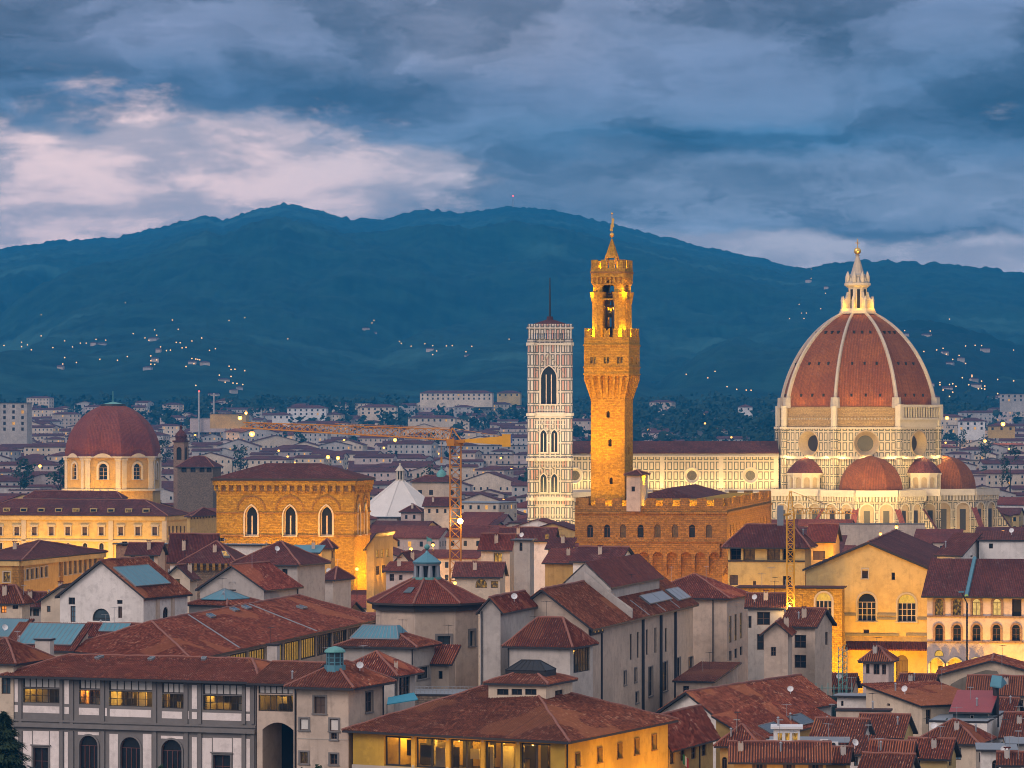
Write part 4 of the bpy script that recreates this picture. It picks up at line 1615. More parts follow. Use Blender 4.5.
al.poly([a, b, (b[0], 1389, zcl0 - .6), (a[0], 1389, zcl0 - .6)], 2)
al.build('aisle_wall', [MARBLE, M_PLAIN, M_RIB], cat_)
rz0, rz1 = zcl1 + 1.6, cz(441, 1400)
slab_ = MB()
slab(slab_, [[(xl, 1388.2, rz0), (xr, 1388.2, rz0), (xr, 1400.5, rz1), (xl, 1400.5, rz1)], [(xr, 1413, rz0), (xl, 1413, rz0), (xl, 1400.5, rz1), (xr, 1400.5, rz1)]], .4)
slab_.build('nave_roof', TILE2, cat_)
nb = MB()
nb.poly([(xl, 1389, 0), (xl, 1413, 0), (xl, 1413, rz0), (xl, 1400.5, rz1 - .4), (xl, 1389, rz0)][::-1])
nb.poly([(xr, 1413, 0), (xl, 1413, 0), (xl, 1413, rz0), (xr, 1413, rz0)])
nb.build('west_front', MARBLE, cat_)

# ------------------------------------------------------------------ bell tower beside the nave
BY = 1350.0
bx0, bx1 = wx(527.9, BY) + 1.2, wx(572.3, BY) - 1.2
bz_ = lambda py: wz(py, BY)
bell = thing('bell_tower', 'square marble bell tower with a flat top and a thin mast', 'tower', ((bx0 + bx1) / 2, BY + 7.5, 0))
OCC.append([(bx0, BY), (bx1, BY), (bx1, BY + 15), (bx0, BY + 15)])
wB = bx1 - bx0
pts = [(bx0, BY), (bx1, BY), (bx1, BY + wB), (bx0, BY + wB)]
fs = [Face(pts[i], pts[(i + 1) % 4]) for i in range(4)]
bt = MB()
f = fs[0]
zcor = bz_(338.7)
hb = []
tri = f.rect(541, 556.5, 366, 404)
hb.append((*tri, 'pointed'))
for (ya, yb) in ((430, 452), (474, 492)):
    for (xa, xb) in ((540.4, 546.6), (551.2, 557.4)):
        hb.append((*f.rect(xa, xb, ya, yb), 'pointed'))
bt_h = hb
for i, ff in enumerate(fs):
    ff.wall(bt, 0, zcor, hb, rec=0.9)
bt.build('shaft', MARBLE_T, bell)
for h in hb:
    w = h[1] - h[0]
    mb = MB()
    ring(f, mb, *h[:4], 'pointed', .45, 0, .3, 0, False)
    nm = 2 if w > 4 else 1
    for i in range(1, nm + 1):
        x = h[0] + w * i / (nm + 1)
        f.block(mb, x - .13, x + .13, h[2], h[3] - w * .55, -.6, -.35)
    top = h[3] + (3.6 if w > 4 else 2.0)
    hw = w * (.95 if w > 4 else 1.0)
    cx_ = (h[0] + h[1]) / 2
    spz = h[3] - w * .8
    for s1 in (-1, 1):
        a, b = (cx_ + s1 * hw, spz + (1 if w > 4 else .3)), (cx_, top)
        mb.poly([f.pt(a[0], a[1], .3), f.pt(b[0], b[1], .3), f.pt(b[0], b[1] + .9, .3), f.pt(a[0] + s1 * .5, a[1], .3)][::s1], 1)
        mb.poly([f.pt(a[0] + s1 * .5, a[1], .3), f.pt(b[0], b[1] + .9, .3), f.pt(b[0], b[1] + .9, 0), f.pt(a[0] + s1 * .5, a[1], 0)][::s1], 1)
    f.block(mb, h[0] - .6, h[1] + .6, h[2] - .5, h[2], 0.01, .55)
    w_ = mb.build('window', [M_PLAIN, MARBLE_S], bell)
    pm = MB()
    pm.poly([f.pt(x, z, -.85) for x, z in f.outline(*h[:4], 'pointed')])
    pm.build('pane', GLASS, w_)
for py, hh, o in ((459.5, 1.2, .7), (499, 1.2, .7), (414.5, 1.4, .8), (344, .7, .5), (420, .35, .3), (464, .3, .3), (505, .4, .4), (424.5, .25, .25), (410, .3, .3), (497, .25, .2), (515, .3, .3)):
    z = bz_(py)
    sc_ = MB()
    sc_.prism([(bx0 - o, BY - o), (bx1 + o, BY - o), (bx1 + o, BY + wB + o), (bx0 - o, BY + wB + o)], z - hh / 2, z + hh / 2)
    sc_.build('string_course', M_PLAIN, bell)
for (x, y) in pts:
    mb = MB()
    mb.frustum((x, y), 1.45, 1.45, 0, zcor, 8, 0, pi / 8)
    for py in (459.5, 499, 414.5, 344):
        mb.frustum((x, y), 1.9, 1.9, bz_(py) - .5, bz_(py) + .5, 8, 1, pi / 8)
    mb.build('corner_buttress', [MARBLE_T, M_PLAIN], bell)
tp = MB()
ztp = bz_(324)
o = .9
for i in range(4):
    ff = fs[i]
    n = 18
    for k in range(n + 1):
        t = -.6 + (ff.len + 1.2) * k / n
        ff.block(tp, t - .25, t + .25, zcor - .2, zcor + 2.0, 0, 1.0)
tp.prism([(bx0 - 1.1, BY - 1.1), (bx1 + 1.1, BY - 1.1), (bx1 + 1.1, BY + wB + 1.1), (bx0 - 1.1, BY + wB + 1.1)], zcor + 1.9, ztp - 1.5)
tp.prism([(bx0 - 1.6, BY - 1.6), (bx1 + 1.6, BY - 1.6), (bx1 + 1.6, BY + wB + 1.6), (bx0 - 1.6, BY + wB + 1.6)], ztp - 1.5, ztp - .9)
tp.prism([(bx0 - 1.2, BY - 1.2), (bx1 + 1.2, BY - 1.2), (bx1 + 1.2, BY + wB + 1.2), (bx0 - 1.2, BY + wB + 1.2)], ztp - .9, ztp)
tp.build('crowning_gallery', MARBLE_T, bell)
rp = MB()
c = ((bx0 + bx1) / 2, BY + wB / 2)
R_ = wB * .66
rp.frustum(c, R_, 2.0, ztp, bz_(319.5), 4, 0, pi / 4)
rp.frustum(c, 1.2, 1.0, bz_(319.5), bz_(316), 6)
rp.build('low_roof', TILE2, bell)
ms_ = MB()
ms_.tube((*c, bz_(318)), (*c, bz_(277)), .42, 6, r2=.18)
ms_.build('mast', IRON, bell)

# ------------------------------------------------------------------ crenellated palace and its tower
pal_pts = quad_px(575, 727, 771.5, 850, 9.3)
pal = Bld('town_palace', 'crenellated brown stone palace whose slim tower soars over the roofs', pal_pts, 543.7, S_BROWN, 'palace')
pz = lambda py: wz(py, 850)
zg = pz(543.7)
pal.ze = zg + .5
gp = []
ux = Vector((pal.faces[0].d[0], pal.faces[0].d[1]))
uy = Vector((pal.faces[1].d[0], pal.faces[1].d[1]))
def grow(pts, o):
    a, b, c, d = [Vector(p) for p in pts]
    return [tuple(a - ux * o - uy * o), tuple(b + ux * o - uy * o), tuple(c + ux * o + uy * o), tuple(d - ux * o + uy * o)]
inner = grow(pal_pts, -1.2)
pal.pts = inner
pal.faces = [Face(inner[i], inner[(i + 1) % 4]) for i in range(4)]
for (x0, x1, y0, y1) in ((643, 648, 563, 574), (600, 606, 566, 576)):
    pal.win(0, x0, x1, y0, y1, pane=GLASS, mull=0, trans=1)
pal.finish('lower_wall')
gf = [Face(pal_pts[i], pal_pts[(i + 1) % 4]) for i in range(4)]
gl = MB()
hs = []
ztop_ = pz(506)
for k, px in enumerate((590, 607, 623, 640.5, 657.5, 675, 692, 709)):
    hs.append((*gf[0].rect(px - 3.1, px + 3.1, 524.5, 537.5), 'round'))
hr = [(t, t + 1.3, pz(537.5), pz(524.5), 'round') for t in np.arange(6, gf[1].len - 4, 6.5)]
gf[0].wall(gl, zg, ztop_, hs, rec=.5)
gf[1].wall(gl, zg, ztop_, hr, rec=.5)
gf[2].wall(gl, zg, ztop_)
gf[3].wall(gl, zg, ztop_)
gl.poly([(*p, zg) for p in pal_pts][::-1])
gl.poly([(*p, ztop_ - 1.2) for p in pal_pts])
gal = gl.build('gallery_wall', S_BROWN, pal.root)
DIM = glow('dim amber window', (0.42, 0.17, 0.02), 0.28, 0.7)
for k, h in enumerate(hs):
    window(gal, gf[0], *h[:4], 'round', pane=(GLASS, DIM, DIM)[k % 3] if k not in (0, 1, 6) else GLASS, mull=1 if k in (0, 1) else 0, trans=1, rec=.5)
for h in hr:
    window(gal, gf[1], *h[:4], 'round', pane=GLASS, mull=0, trans=0, rec=.5)
bd = MB()
for i in (0, 1):
    for py, hh, o_ in ((513, .5, .3), (541.5, .35, .2)):
        gf[i].block(bd, 0, gf[i].len, pz(py) - hh / 2, pz(py) + hh / 2, .004, o_)
bd.build('string_course', S_BROWN, pal.root)
iw = MB()
ia, ib, ic, id_ = [tuple(v) for v in grow(pal_pts, -3.6)]
iw.prism([ia, ib, ic, id_], ztop_ - 1.2, ztop_ + 1.1, top=True)
iw.build('walkway_wall', S_GOLD, pal.root)
# machicolation arches under the gallery
mc = MB()
for i in (0, 1):
    ff = Face(inner[i], inner[(i + 1) % 4])
    n = max(2, int(ff.len / 2.75))
    w = ff.len / n
    z0, z1 = pz(577), zg
    for k in range(n):
        t = k * w
        zs = pz(557)
        # tapering corbel
        a = .36
        P = lambda u, z, o_: ff.pt(u, z, o_)
        for (u0, u1) in ((t - a, t + a),):
            mc.poly([P(u0, z0, .02), P(u1, z0, .02), P(u1, zs - 1.2, 1.15), P(u0, zs - 1.2, 1.15)])
            mc.poly([P(u0, z0, .02), P(u0, zs - 1.2, 1.15), P(u0, zs - 1.2, 0)])
            mc.poly([P(u1, z0, .02), P(u1, zs - 1.2, 0), P(u1, zs - 1.2, 1.15)])
            ff.block(mc, u0, u1, zs - 1.2, z1, 0, 1.15)
        sp_, cv = arch_curve(t + a, t + w - a, zs + 1.0, 'round')
        zs2 = z1 - .01
        for (x0, q0), (x1, q1) in zip(cv, cv[1:]):
            mc.poly([P(x0, q0, 1.15), P(x1, q1, 1.15), P(x1, zs2, 1.15), P(x0, zs2, 1.15)])
            mc.poly([P(x0, q0, 0), P(x1, q1, 0), P(x1, q1, 1.15), P(x0, q0, 1.15)])
mc.build('machicolation', S_BROWN, pal.root)


def merlons(parent, ff, z0, z1, period, frac, th, mat, swallow=True, skip=()):
    n = max(2, int(round(ff.len / period)))
    w = ff.len / n
    for k in range(n):
        if k in skip: continue
        t0, t1 = k * w + w * (1 - frac) / 2, k * w + w * (1 + frac) / 2
        b = MB()
        if swallow:
            m_ = (t0 + t1) / 2
            hz_ = (z1 - z0) * .28
            out = [(t0, z0), (t1, z0), (t1, z1), (m_ + .12, z1 - hz_), (m_ - .12, z1 - hz_), (t0, z1)]
        else:
            out = [(t0, z0), (t1, z0), (t1, z1), (t0, z1)]
        b.poly([ff.pt(x, z, 0) for x, z in out])
        b.poly([ff.pt(x, z, -th) for x, z in out][::-1])
        for (x0, q0), (x1, q1) in zip(out, out[1:] + out[:1]):
            b.poly([ff.pt(x0, q0, 0), ff.pt(x0, q0, -th), ff.pt(x1, q1, -th), ff.pt(x1, q1, 0)])
        b.build('merlon', mat, parent)


zm0, zm1 = ztop_, pz(498.5)
for i in range(4):
    merlons(pal.root, gf[i], zm0, zm1, 3.6, .56, .7, S_BROWN, swallow=False)
# roof inside the walls
rin = MB()
a, b, c_, d = [Vector(p) for p in grow(pal_pts, -5.0)]
a2, b2 = a + uy * 14, b + uy * 14
z0r, z1r = pz(507), wz(486.5, 900)
m0, m1 = (a2 + b2) / 2 + uy * 10, (c_ + d) / 2 - uy * 10
Z = lambda v, z: (v.x, v.y, z)
slab(rin, [[Z(a2, z0r), Z(b2, z0r), Z(m0, z1r)], [Z(b2, z0r), Z(c_, z0r), Z(m1, z1r), Z(m0, z1r)], [Z(c_, z0r), Z(d, z0r), Z(m1, z1r)], [Z(d, z0r), Z(a2, z0r), Z(m0, z1r), Z(m1, z1r)]], .4)
rin.prism([tuple(v) for v in (a2, b2, c_, d)], z0r - 3, z0r - .4)
rin.build('roof', TILE2, pal.root)

TY = 858.0
tz = lambda py: wz(py, TY)
tp0 = quad_px(591, 624.5, 634, TY, 15.5, d=7.45)
tc = (sum(p[0] for p in tp0) / 4, sum(p[1] for p in tp0) / 4)
ta = radians(15.5)
tx, ty = (cos(ta), -sin(ta)), (sin(ta), cos(ta))
def tsq(h):
    return [(tc[0] + tx[0] * i * h + ty[0] * j * h, tc[1] + tx[1] * i * h + ty[1] * j * h) for i, j in ((-1, -1), (1, -1), (1, 1), (-1, 1))]
def tfaces(h):
    p = tsq(h)
    return [Face(p[i], p[(i + 1) % 4]) for i in range(4)]
tw = MB()
hw = 3.72
tf = tfaces(hw)
hh0 = [(*tf[0].rect(px - 1.7, px + 1.7, y0, y1), 'round') for px, y0, y1 in ((608, 411, 417.5), (610, 439, 446.5), (611, 477.5, 484))]
hh1 = [(*tf[1].rect(628.2, 629.8, 447, 454), None)]
tf[0].wall(tw, zm0 - 3, tz(396), hh0, rec=.7)
tf[1].wall(tw, zm0 - 3, tz(396), hh1, rec=.7)
tf[2].wall(tw, zm0 - 3, tz(396))
tf[3].wall(tw, zm0 - 3, tz(396))
for h, ff in [(h, tf[0]) for h in hh0] + [(h, tf[1]) for h in hh1]:
    tw.poly([ff.pt(x, z, -.68) for x, z in ff.outline(*h[:5])], 1)
tw.build('tower_shaft', [S_GOLD, SLOT], pal.root)
tg = MB()
gw = 4.95
zc0, zc1 = tz(399), tz(374)
lo_, hi_ = tsq(hw + .05), tsq(gw)
tb = tfaces(hw)
tg.prism(lo_, zc0 - .5, zc0 + .2)
for i in range(4):
    j = (i + 1) % 4
    n = 6
    A0, A1, B0, B1 = [Vector((*p, z)) for p, z in ((lo_[i], zc0), (lo_[j], zc0), (hi_[i], zc1 - 1.2), (hi_[j], zc1 - 1.2))]
    # recessed back of the corbel arches
    tg.poly([A0, A1, (*lo_[j], zc1), (*lo_[i], zc1)])
    for k in range(n + 1):
        q0, q1 = max(0, (k - .16) / n), min(1, (k + .16) / n)
        a0, a1 = A0.lerp(A1, q0), A0.lerp(A1, q1)
        b0, b1 = B0.lerp(B1, q0), B0.lerp(B1, q1)
        t0, t1 = Vector((b0.x, b0.y, zc1)), Vector((b1.x, b1.y, zc1))
        tg.poly([a0, a1, b1, b0])
        tg.poly([b0, b1, t1, t0])
        i0, i1 = Vector((a0.x, a0.y, zc1)), Vector((a1.x, a1.y, zc1))
        tg.poly([a0, b0, t0, i0])
        tg.poly([a1, i1, t1, b1])
    F_ = Face(hi_[i], hi_[j])
    for k in range(n):
        t0, t1 = F_.len * (k + .16) / n, F_.len * (k + .84) / n
        sp_, cv = arch_curve(t0, t1, zc1 - .35, 'round', 8)
        for (x0, q0), (x1, q1) in zip(cv, cv[1:]):
            tg.poly([F_.pt(x0, q0), F_.pt(x1, q1), F_.pt(x1, zc1), F_.pt(x0, zc1)])
            tg.poly([F_.pt(x0, q0, -1.2), F_.pt(x1, q1, -1.2), F_.pt(x1, q1), F_.pt(x0, q0)])
zgt = tz(337)
gfs = tfaces(gw)
for i in range(4):
    hq = []
    if i in (0, 1):
        for q in ((.2, .5, .8) if i == 0 else (.3, .7)):
            hq.append((gfs[i].len * q - .62, gfs[i].len * q + .62, tz(363.5), tz(357), None))
    gfs[i].wall(tg, zc1, zgt, hq, rec=.5)
    for h in hq:
        tg.poly([gfs[i].pt(x, z, -.48) for x, z in gfs[i].outline(*h[:5])], 2)
        gfs[i].block(tg, (h[0] + h[1]) / 2 - .08, (h[0] + h[1]) / 2 + .08, h[2], h[3], -.4, -.2)
    for z, hh_ in ((tz(345), .35), (tz(367), .3), (zc1, .3)):
        gfs[i].block(tg, -.1, gfs[i].len + .1, z - hh_ / 2, z + hh_ / 2, .003, .18, 0)
tg.poly([(*p, zgt - .9) for p in hi_])
gal_t = tg.build('tower_gallery', [S_GOLD, SLOT, LIT_S], pal.root)
for i in range(4):
    merlons(gal_t, gfs[i], zgt, tz(328), 1.95, .58, .5, S_GOLD)
bf = MB()
bh = 3.0
zb0, zb1 = zgt - .9, tz(301)
for (x, y) in tsq(2.45):
    bf.lathe((x, y), [(1.45, zb0), (1.5, zb0 + .6), (1.32, zb0 + .8), (1.28, zb1 - .6), (1.4, zb1 - .2), (1.6, zb1 + .9), (1.8, zb1 + 2.0)], 14)
bf.build('belfry_column', S_GOLD, pal.root)
fr = MB()
cxb, cyb = tc[0] - .55, tc[1]
for (i, j) in ((-1, -1), (1, -1), (1, 1), (-1, 1)):
    fr.tube((cxb + .75 * i, cyb + .9 * j, zb0), (cxb + .6 * i, cyb + .8 * j, zb1 + 2.2), .22, 6)
for z in (zb0 + 2.2, zb1 - 1.2, zb1 + 1.2):
    fr.box(cxb - .95, cxb + .95, cyb - 1.1, cyb + 1.1, z, z + .4)
fr.box(cxb - .5, cxb + .5, cyb - .5, cyb + .5, zb0, zb0 + 3.2)
bell_fr = fr.build('bell_frame', DARK, pal.root)
be = MB()
be.lathe((cxb, cyb), [(.95, zb1 - 3.4), (.85, zb1 - 3.1), (.62, zb1 - 2.2), (.5, zb1 - 1.5), (.25, zb1 - 1.2), (.02, zb1 - 1.15)], 14)
be.build('bell', IRON, bell_fr)
up = MB()
zu0, zu1 = zb1 + 2.0, tz(283)
uf = tfaces(3.35)
for i in range(4):
    L_ = uf[i].len
    uf[i].wall(up, zb1 + .4, tz(276), [(L_ / 2 - 1.35, L_ / 2 + 1.35, zb1 + .4, zu0 + 2.6, 'pointed')], rec=.9)
up.poly([(*p, zu0 + 2.7) for p in tsq(3.3)][::-1])
up.poly([(*p, tz(276)) for p in tsq(3.3)])
for i in range(4):
    n = 7
    ff = uf[i]
    for k in range(n + 1):
        t = ff.len * k / n
        ff.block(up, t - .2, t + .2, tz(283), tz(277), 0, .4)
    for z, hh_ in ((tz(284), .3), (tz(299), .3)):
        ff.block(up, -.1, ff.len + .1, z - hh_ / 2, z + hh_ / 2, 0.003, .22)
up.build('belfry_top', S_GOLD, pal.root)
tf2 = tfaces(3.75)
cw = MB()
for i in range(4):
    tf2[i].wall(cw, tz(277), tz(268), [], rec=.1)
    tf2[i].block(cw, -.06, tf2[i].len + .06, tz(273), tz(271), .003, .12, 1)
cw.poly([(*p, tz(277)) for p in tsq(3.75)][::-1])
cw.poly([(*p, tz(269.5)) for p in tsq(3.7)])
crown_ = cw.build('tower_crown', [S_GOLD, S_BROWN], pal.root)
for i in range(4):
    merlons(crown_, tf2[i], tz(268), tz(259.5), 1.9, .6, .4, S_GOLD, swallow=False)
spm = MB()
q = tsq(1.75)
for (x, y) in q:
    spm.tube((x, y, tz(269.5)), (tc[0], tc[1], tz(238)), .28, 6, r2=.15)
ap = (tc[0], tc[1], tz(238))
zq = tz(256)
kk = .52
qq = [(tc[0] + (x - tc[0]) * kk * 1.35, tc[1] + (y - tc[1]) * kk * 1.35) for x, y in q]
for i in range(4):
    spm.poly([(*qq[i], zq), (*qq[(i + 1) % 4], zq), ap])
spm.prism(qq, zq - .2, zq)
spm.build('spire', COPPER if False else S_GOLD, pal.root)
vn = MB()
vn.lathe(tc, [(.02, tz(236.5))] + [(.5 * cos(radians(a)), tz(234) + .5 * sin(radians(a))) for a in range(-75, 80, 25)] + [(.02, tz(231.5))], 10)
vn.tube((*tc, tz(232)), (*tc, tz(211)), .07, 5)
vn.lathe(tc, [(.02, tz(213.8)), (.25, tz(212.6)), (.02, tz(211.2))], 8)
# the rampant beast on the vane: body, neck, head, legs and tail as one outline with thickness
sil = [(-.30, 230.2), (.05, 229.8), (.25, 229.9), (.12, 228), (.32, 225.5), (.42, 226.6), (.48, 225.2), (.35, 223.2), (.40, 220.5), (.52, 218.6), (.30, 217.0), (.05, 217.6), (-.05, 219.6), (-.10, 222.2), (-.32, 224.5), (-.28, 227.2), (-.50, 228.6)]
A = [(tc[0] + x, tc[1] - .12, tz(y)) for x, y in sil]
B2 = [(tc[0] + x, tc[1] + .12, tz(y)) for x, y in sil]
vn.poly(A[::-1]); vn.poly(B2)
for i in range(len(sil)):
    j = (i + 1) % len(sil)
    vn.poly([A[i], A[j], B2[j], B2[i]])
vn.build('weather_vane', GOLDLEAF, pal.root)
hut_pts = quad_px(626.5, 640, 647.5, 852, 14)
hut = Bld('stair_hut', None, hut_pts, 475.5, [P_GREY], root=pal.root, zb=ztop_ - 1.2)
hut.win(0, 631.5, 635, 486.5, 491.5, pane=GLASS, mull=0, trans=0)
hut.roof('hip', .8, .5, TILE2, top_name='stair_hut_roof')
hut.finish('stair_hut')

# ------------------------------------------------------------------ granary church (the tall golden block)
ors = Bld('granary_church', 'tall golden stone block with three tracery windows under a bracketed eave', quad_px(216.5, 354, 370, 900, 9.5), 479.5, S_GOLD, 'church')
oz = lambda py: wz(py, 900)
ors.rec = .9
for px in (251.3, 289.8, 326.2):
    ors.win(0, px - 6.3, px + 6.3, 505.5, 536, 'pointed', pane=GLASS, frame=M_PLAIN, mull=1, trans=0, trim=M_PLAIN, tw=.35, to=.2, fb=.3, head=None)
f1 = ors.faces[1]
for t in (f1.len * .3, f1.len * .7):
    ors.winm(1, t - 1.4, t + 1.4, oz(536), oz(505.5), 'pointed', pane=GLASS, frame=M_PLAIN, mull=1, trans=0, trim=M_PLAIN, tw=.35, to=.2, fb=.3)
ors.roof('hip', 3.0, 1.1, TILE2, a=.3, caps=False, th=.5)
ors.finish()
f0 = ors.faces[0]
for ff, cs in ((f0, [f0.t_of(px) for px in (251.3, 289.8, 326.2)]), (f1, [f1.len * .3, f1.len * .7])):
    for t in cs:
        arm = MB()
        n = 14
        for i in range(n):
            a, b = pi * i / n, pi * (i + 1) / n
            for r0, r1, o_ in ((3.0, 3.4, .18),):
                z0 = oz(510.5)
                P = lambda r, g, o2: ff.pt(t - r * cos(g), z0 + r * sin(g), o2)
                arm.poly([P(r0, a, o_), P(r0, b, o_), P(r1, b, o_), P(r1, a, o_)][::-1])
                arm.poly([P(r1, a, 0), P(r1, b, 0), P(r1, b, o_), P(r1, a, o_)])
                arm.poly([P(r0, a, 0), P(r0, b, 0), P(r0, b, o_), P(r0, a, o_)][::-1])
        arm.build('blind_arch', S_BROWN, ors.root)
    for py, hh_, o_ in ((513, .35, .25), (535.8, .45, .35)):
        z = oz(py)
        last = 0.0
        for t in sorted(cs) + [None]:
            e = ff.len if t is None else t - 1.75
            arm = MB()
            ff.block(arm, last, e, z - hh_ / 2, z + hh_ / 2, .003, o_)
            arm.build('string_course', S_BROWN, ors.root)
            last = None if t is None else t + 1.75
cb = MB()
for ff in ors.faces:
    n = int(ff.len / 1.75)
    for k in range(n):
        t = (k + .5) * ff.len / n
        ff.block(cb, t - .34, t + .34, oz(491), oz(485.5), 0.003, .75)
        ff.block(cb, t - .24, t + .24, oz(493.5), oz(491), 0.003, .4)
    ff.block(cb, 0, ff.len, oz(491.5), oz(485.5), 0.001, .05, 1)  # dark strip between the brackets: shade and dirt put into the colour
    ff.block(cb, -.5, ff.len + .5, oz(485.5), oz(481), 0, .8)
    ff.block(cb, -.7, ff.len + .7, oz(481), ors.ze - .02, 0, .95)
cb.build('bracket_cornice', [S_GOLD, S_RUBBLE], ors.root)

# ------------------------------------------------------------------ domed chapel on the left
LY = 1556.0
lz = lambda py: wz(py, LY)
lc = (wx(113, LY), LY)
chap = thing('domed_chapel', 'squat chapel with a dark red octagonal dome over a glowing yellow drum', 'chapel', (*lc, 0))
OCC.append([(lc[0] - 22, LY - 22), (lc[0] + 22, LY - 22), (lc[0] + 22, LY + 22), (lc[0] - 22, LY + 22)])
RL = 18.9
LO = -7.0
dmb = MB()
poly_dome(dmb, lc, RL, lz(457), lz(405.5) - lz(457), 4.6, 8, LO, 14)
dsh = dmb.build('dome', DOME_D, chap)
dr = MB()
vs = octagon(lc, RL - .2, LO)
for k in range(8):
    ff = Face(vs[k], vs[(k + 1) % 8])
    t = ff.len / 2
    h = (t - 1.7, t + 1.7, lz(479), lz(463), 'round')
    ff.wall(dr, 0, lz(456.5), [h], rec=.7)
    if k in (0, 1, 7, 2):
        window(chap, ff, *h[:4], 'round', pane=GLASS, frame=M_PLAIN, mull=1, trans=3, rec=.7, trim=M_PLAIN, tw=.8, to=.4, fb=.12)
        for t2 in (1.2, ff.len - 1.2):
            b = MB()
            ff.block(b, t2 - .95, t2 + .95, lz(489), lz(459), .003, .45)
            ff.block(b, t2 - 1.3, t2 + 1.3, lz(460), lz(458), .003, .75)
            b.build('pilaster', M_PLAIN, chap)
dr.build('drum', P_OCHRE, chap)
cn = MB()
cn.prism(octagon(lc, RL + .8, LO), lz(457.6), lz(456))
cn.prism(octagon(lc, RL + 1.0, LO), lz(490.5), lz(488.5))
for k in range(8):
    ff = Face(vs[k], vs[(k + 1) % 8])
    sp_, cv = arch_curve(ff.len / 2 - 4.2, ff.len / 2 + 4.2, lz(453), 'seg')
    pl_ = [(ff.len / 2 - 4.2, lz(457))] + cv + [(ff.len / 2 + 4.2, lz(457))]
    cn.poly([ff.pt(x, z, 1.1) for x, z in pl_][::-1])
    for (x0, q0), (x1, q1) in zip(pl_, pl_[1:]):
        cn.poly([ff.pt(x0, q0, 1.1), ff.pt(x1, q1, 1.1), ff.pt(x1, q1, -2), ff.pt(x0, q0, -2)], 1)
cn.build('cornice', [M_PLAIN, DOME_D], chap)
cp = MB()
cp.frustum(lc, 5.0, 4.8, lz(406.2), lz(404), 12, 0)
cp.frustum(lc, 4.0, .3, lz(404), lz(401.8), 12, 1)
cp.tube((*lc, lz(402)), (*lc, lz(391)), .16, 5, 1)
cp.build('dome_cap', [IRON, COPPER], chap)

# small brick bell tower and loggia house right of the chapel
bpts = quad_px(173.5, 184, 188, 1500, 18, d=4.4)
sb = Bld('brick_belfry', 'slim dark brick belfry with a little cupola beside the chapel dome', bpts, 441.5, BRICK, 'tower')
for i, (xa, xb) in ((0, (176.5, 181.5)),):
    sb.win(i, xa, xb, 447, 460, 'round', pane=SLOT, mull=0, trans=0)
sb.win(1, 185.2, 187.2, 447, 460, 'round', pane=SLOT, mull=0, trans=0)
sb.finish()
sbc = (sum(p[0] for p in bpts) / 4, sum(p[1] for p in bpts) / 4)
zz = lambda py: wz(py, 1500)
b = MB()
b.prism([(sbc[0] + (x - sbc[0]) * 1.15, sbc[1] + (y - sbc[1]) * 1.15) for x, y in bpts], zz(442), zz(440.5))
b.lathe(sbc, [(2.1, zz(440.5)), (2.1, zz(437)), (2.4, zz(436.6)), (2.0, zz(434)), (.8, zz(430.5)), (.35, zz(429)), (.5, zz(426)), (.1, zz(425)), (.1, zz(421.5))], 8)
b.build('cupola', TILE2, sb.root)

# ------------------------------------------------------------------ white pyramid roof of the baptistery
PY_ = 1330.0
bc = (wx(400, PY_), PY_)
bz2 = lambda py: wz(py, PY_)
bap = thing('baptistery', 'octagonal baptistery with a white stone pyramid roof and tiny lantern', 'baptistery', (*bc, 0))
OCC.append([(bc[0] - 17, PY_ - 17), (bc[0] + 17, PY_ - 17), (bc[0] + 17, PY_ + 17), (bc[0] - 17, PY_ + 17)])
w_ = MB()
w_.prism(octagon(bc, 15.6, 8), 0, bz2(516))
w_.build('wall', MARBLE, bap)
r_ = MB()
ve = octagon(bc, 16.6, 8)
vt = octagon(bc, 1.3, 8)
for k in range(8):
    j = (k + 1) % 8
    r_.poly([(*ve[k], bz2(516)), (*ve[j], bz2(516)), (*vt[j], bz2(480.5)), (*vt[k], bz2(480.5))])
    r_.tube((*ve[k], bz2(516)), (*vt[k], bz2(480.5)), .22, 5)
r_.prism(ve, bz2(516) - .8, bz2(516) - .02)
r_.build('roof', simple('white lead and marble roof', (0.62, 0.585, 0.55), .6, var=.16, scale=.35), bap)
l_ = MB()
l_.frustum(bc, 1.6, 1.5, bz2(480.8), bz2(479.5), 8)
for k in range(8):
    a = pi / 4 * k
    l_.frustum((bc[0] + 1.15 * cos(a), bc[1] + 1.15 * sin(a)), .2, .2, bz2(479.5), bz2(471), 6)
l_.frustum(bc, .8, .8, bz2(479.5), bz2(471), 8, 1)
l_.frustum(bc, 1.6, 1.5, bz2(471), bz2(469.8), 8)
l_.frustum(bc, 1.4, .1, bz2(469.8), bz2(464.5), 8)
l_.frustum(bc, .35, .35, bz2(464.8), bz2(463), 6)
l_.build('lantern', [M_PLAIN, SLOT], bap)


# ------------------------------------------------------------------ the quarter below the viewpoint
def corners_e(L, Cc, R, Yc, kL=1.0, kR=1.0):
    """footprint from the eave's three visible corners (columns and rows); the eave is level"""
    dz_ = (Cc[1] - HZ) / F * Yc
    YL = Yc + (dz_ * F / (L[1] - HZ) - Yc) * kL
    YR = Yc + (dz_ * F / (R[1] - HZ) - Yc) * kR
    p0, p1, p2 = (wx(L[0], YL), YL), (wx(Cc[0], Yc), Yc), (wx(R[0], YR), YR)
    return [p0, p1, p2, (p0[0] + p2[0] - p1[0], p0[1] + p2[1] - p1[1])]


BLIND = simple('pale window blind', (0.62, 0.60, 0.57), 0.9, var=0.1)
PL_PANEL = plaster('whitewashed panel', (0.78, 0.71, 0.68), 0.25, 0.12)

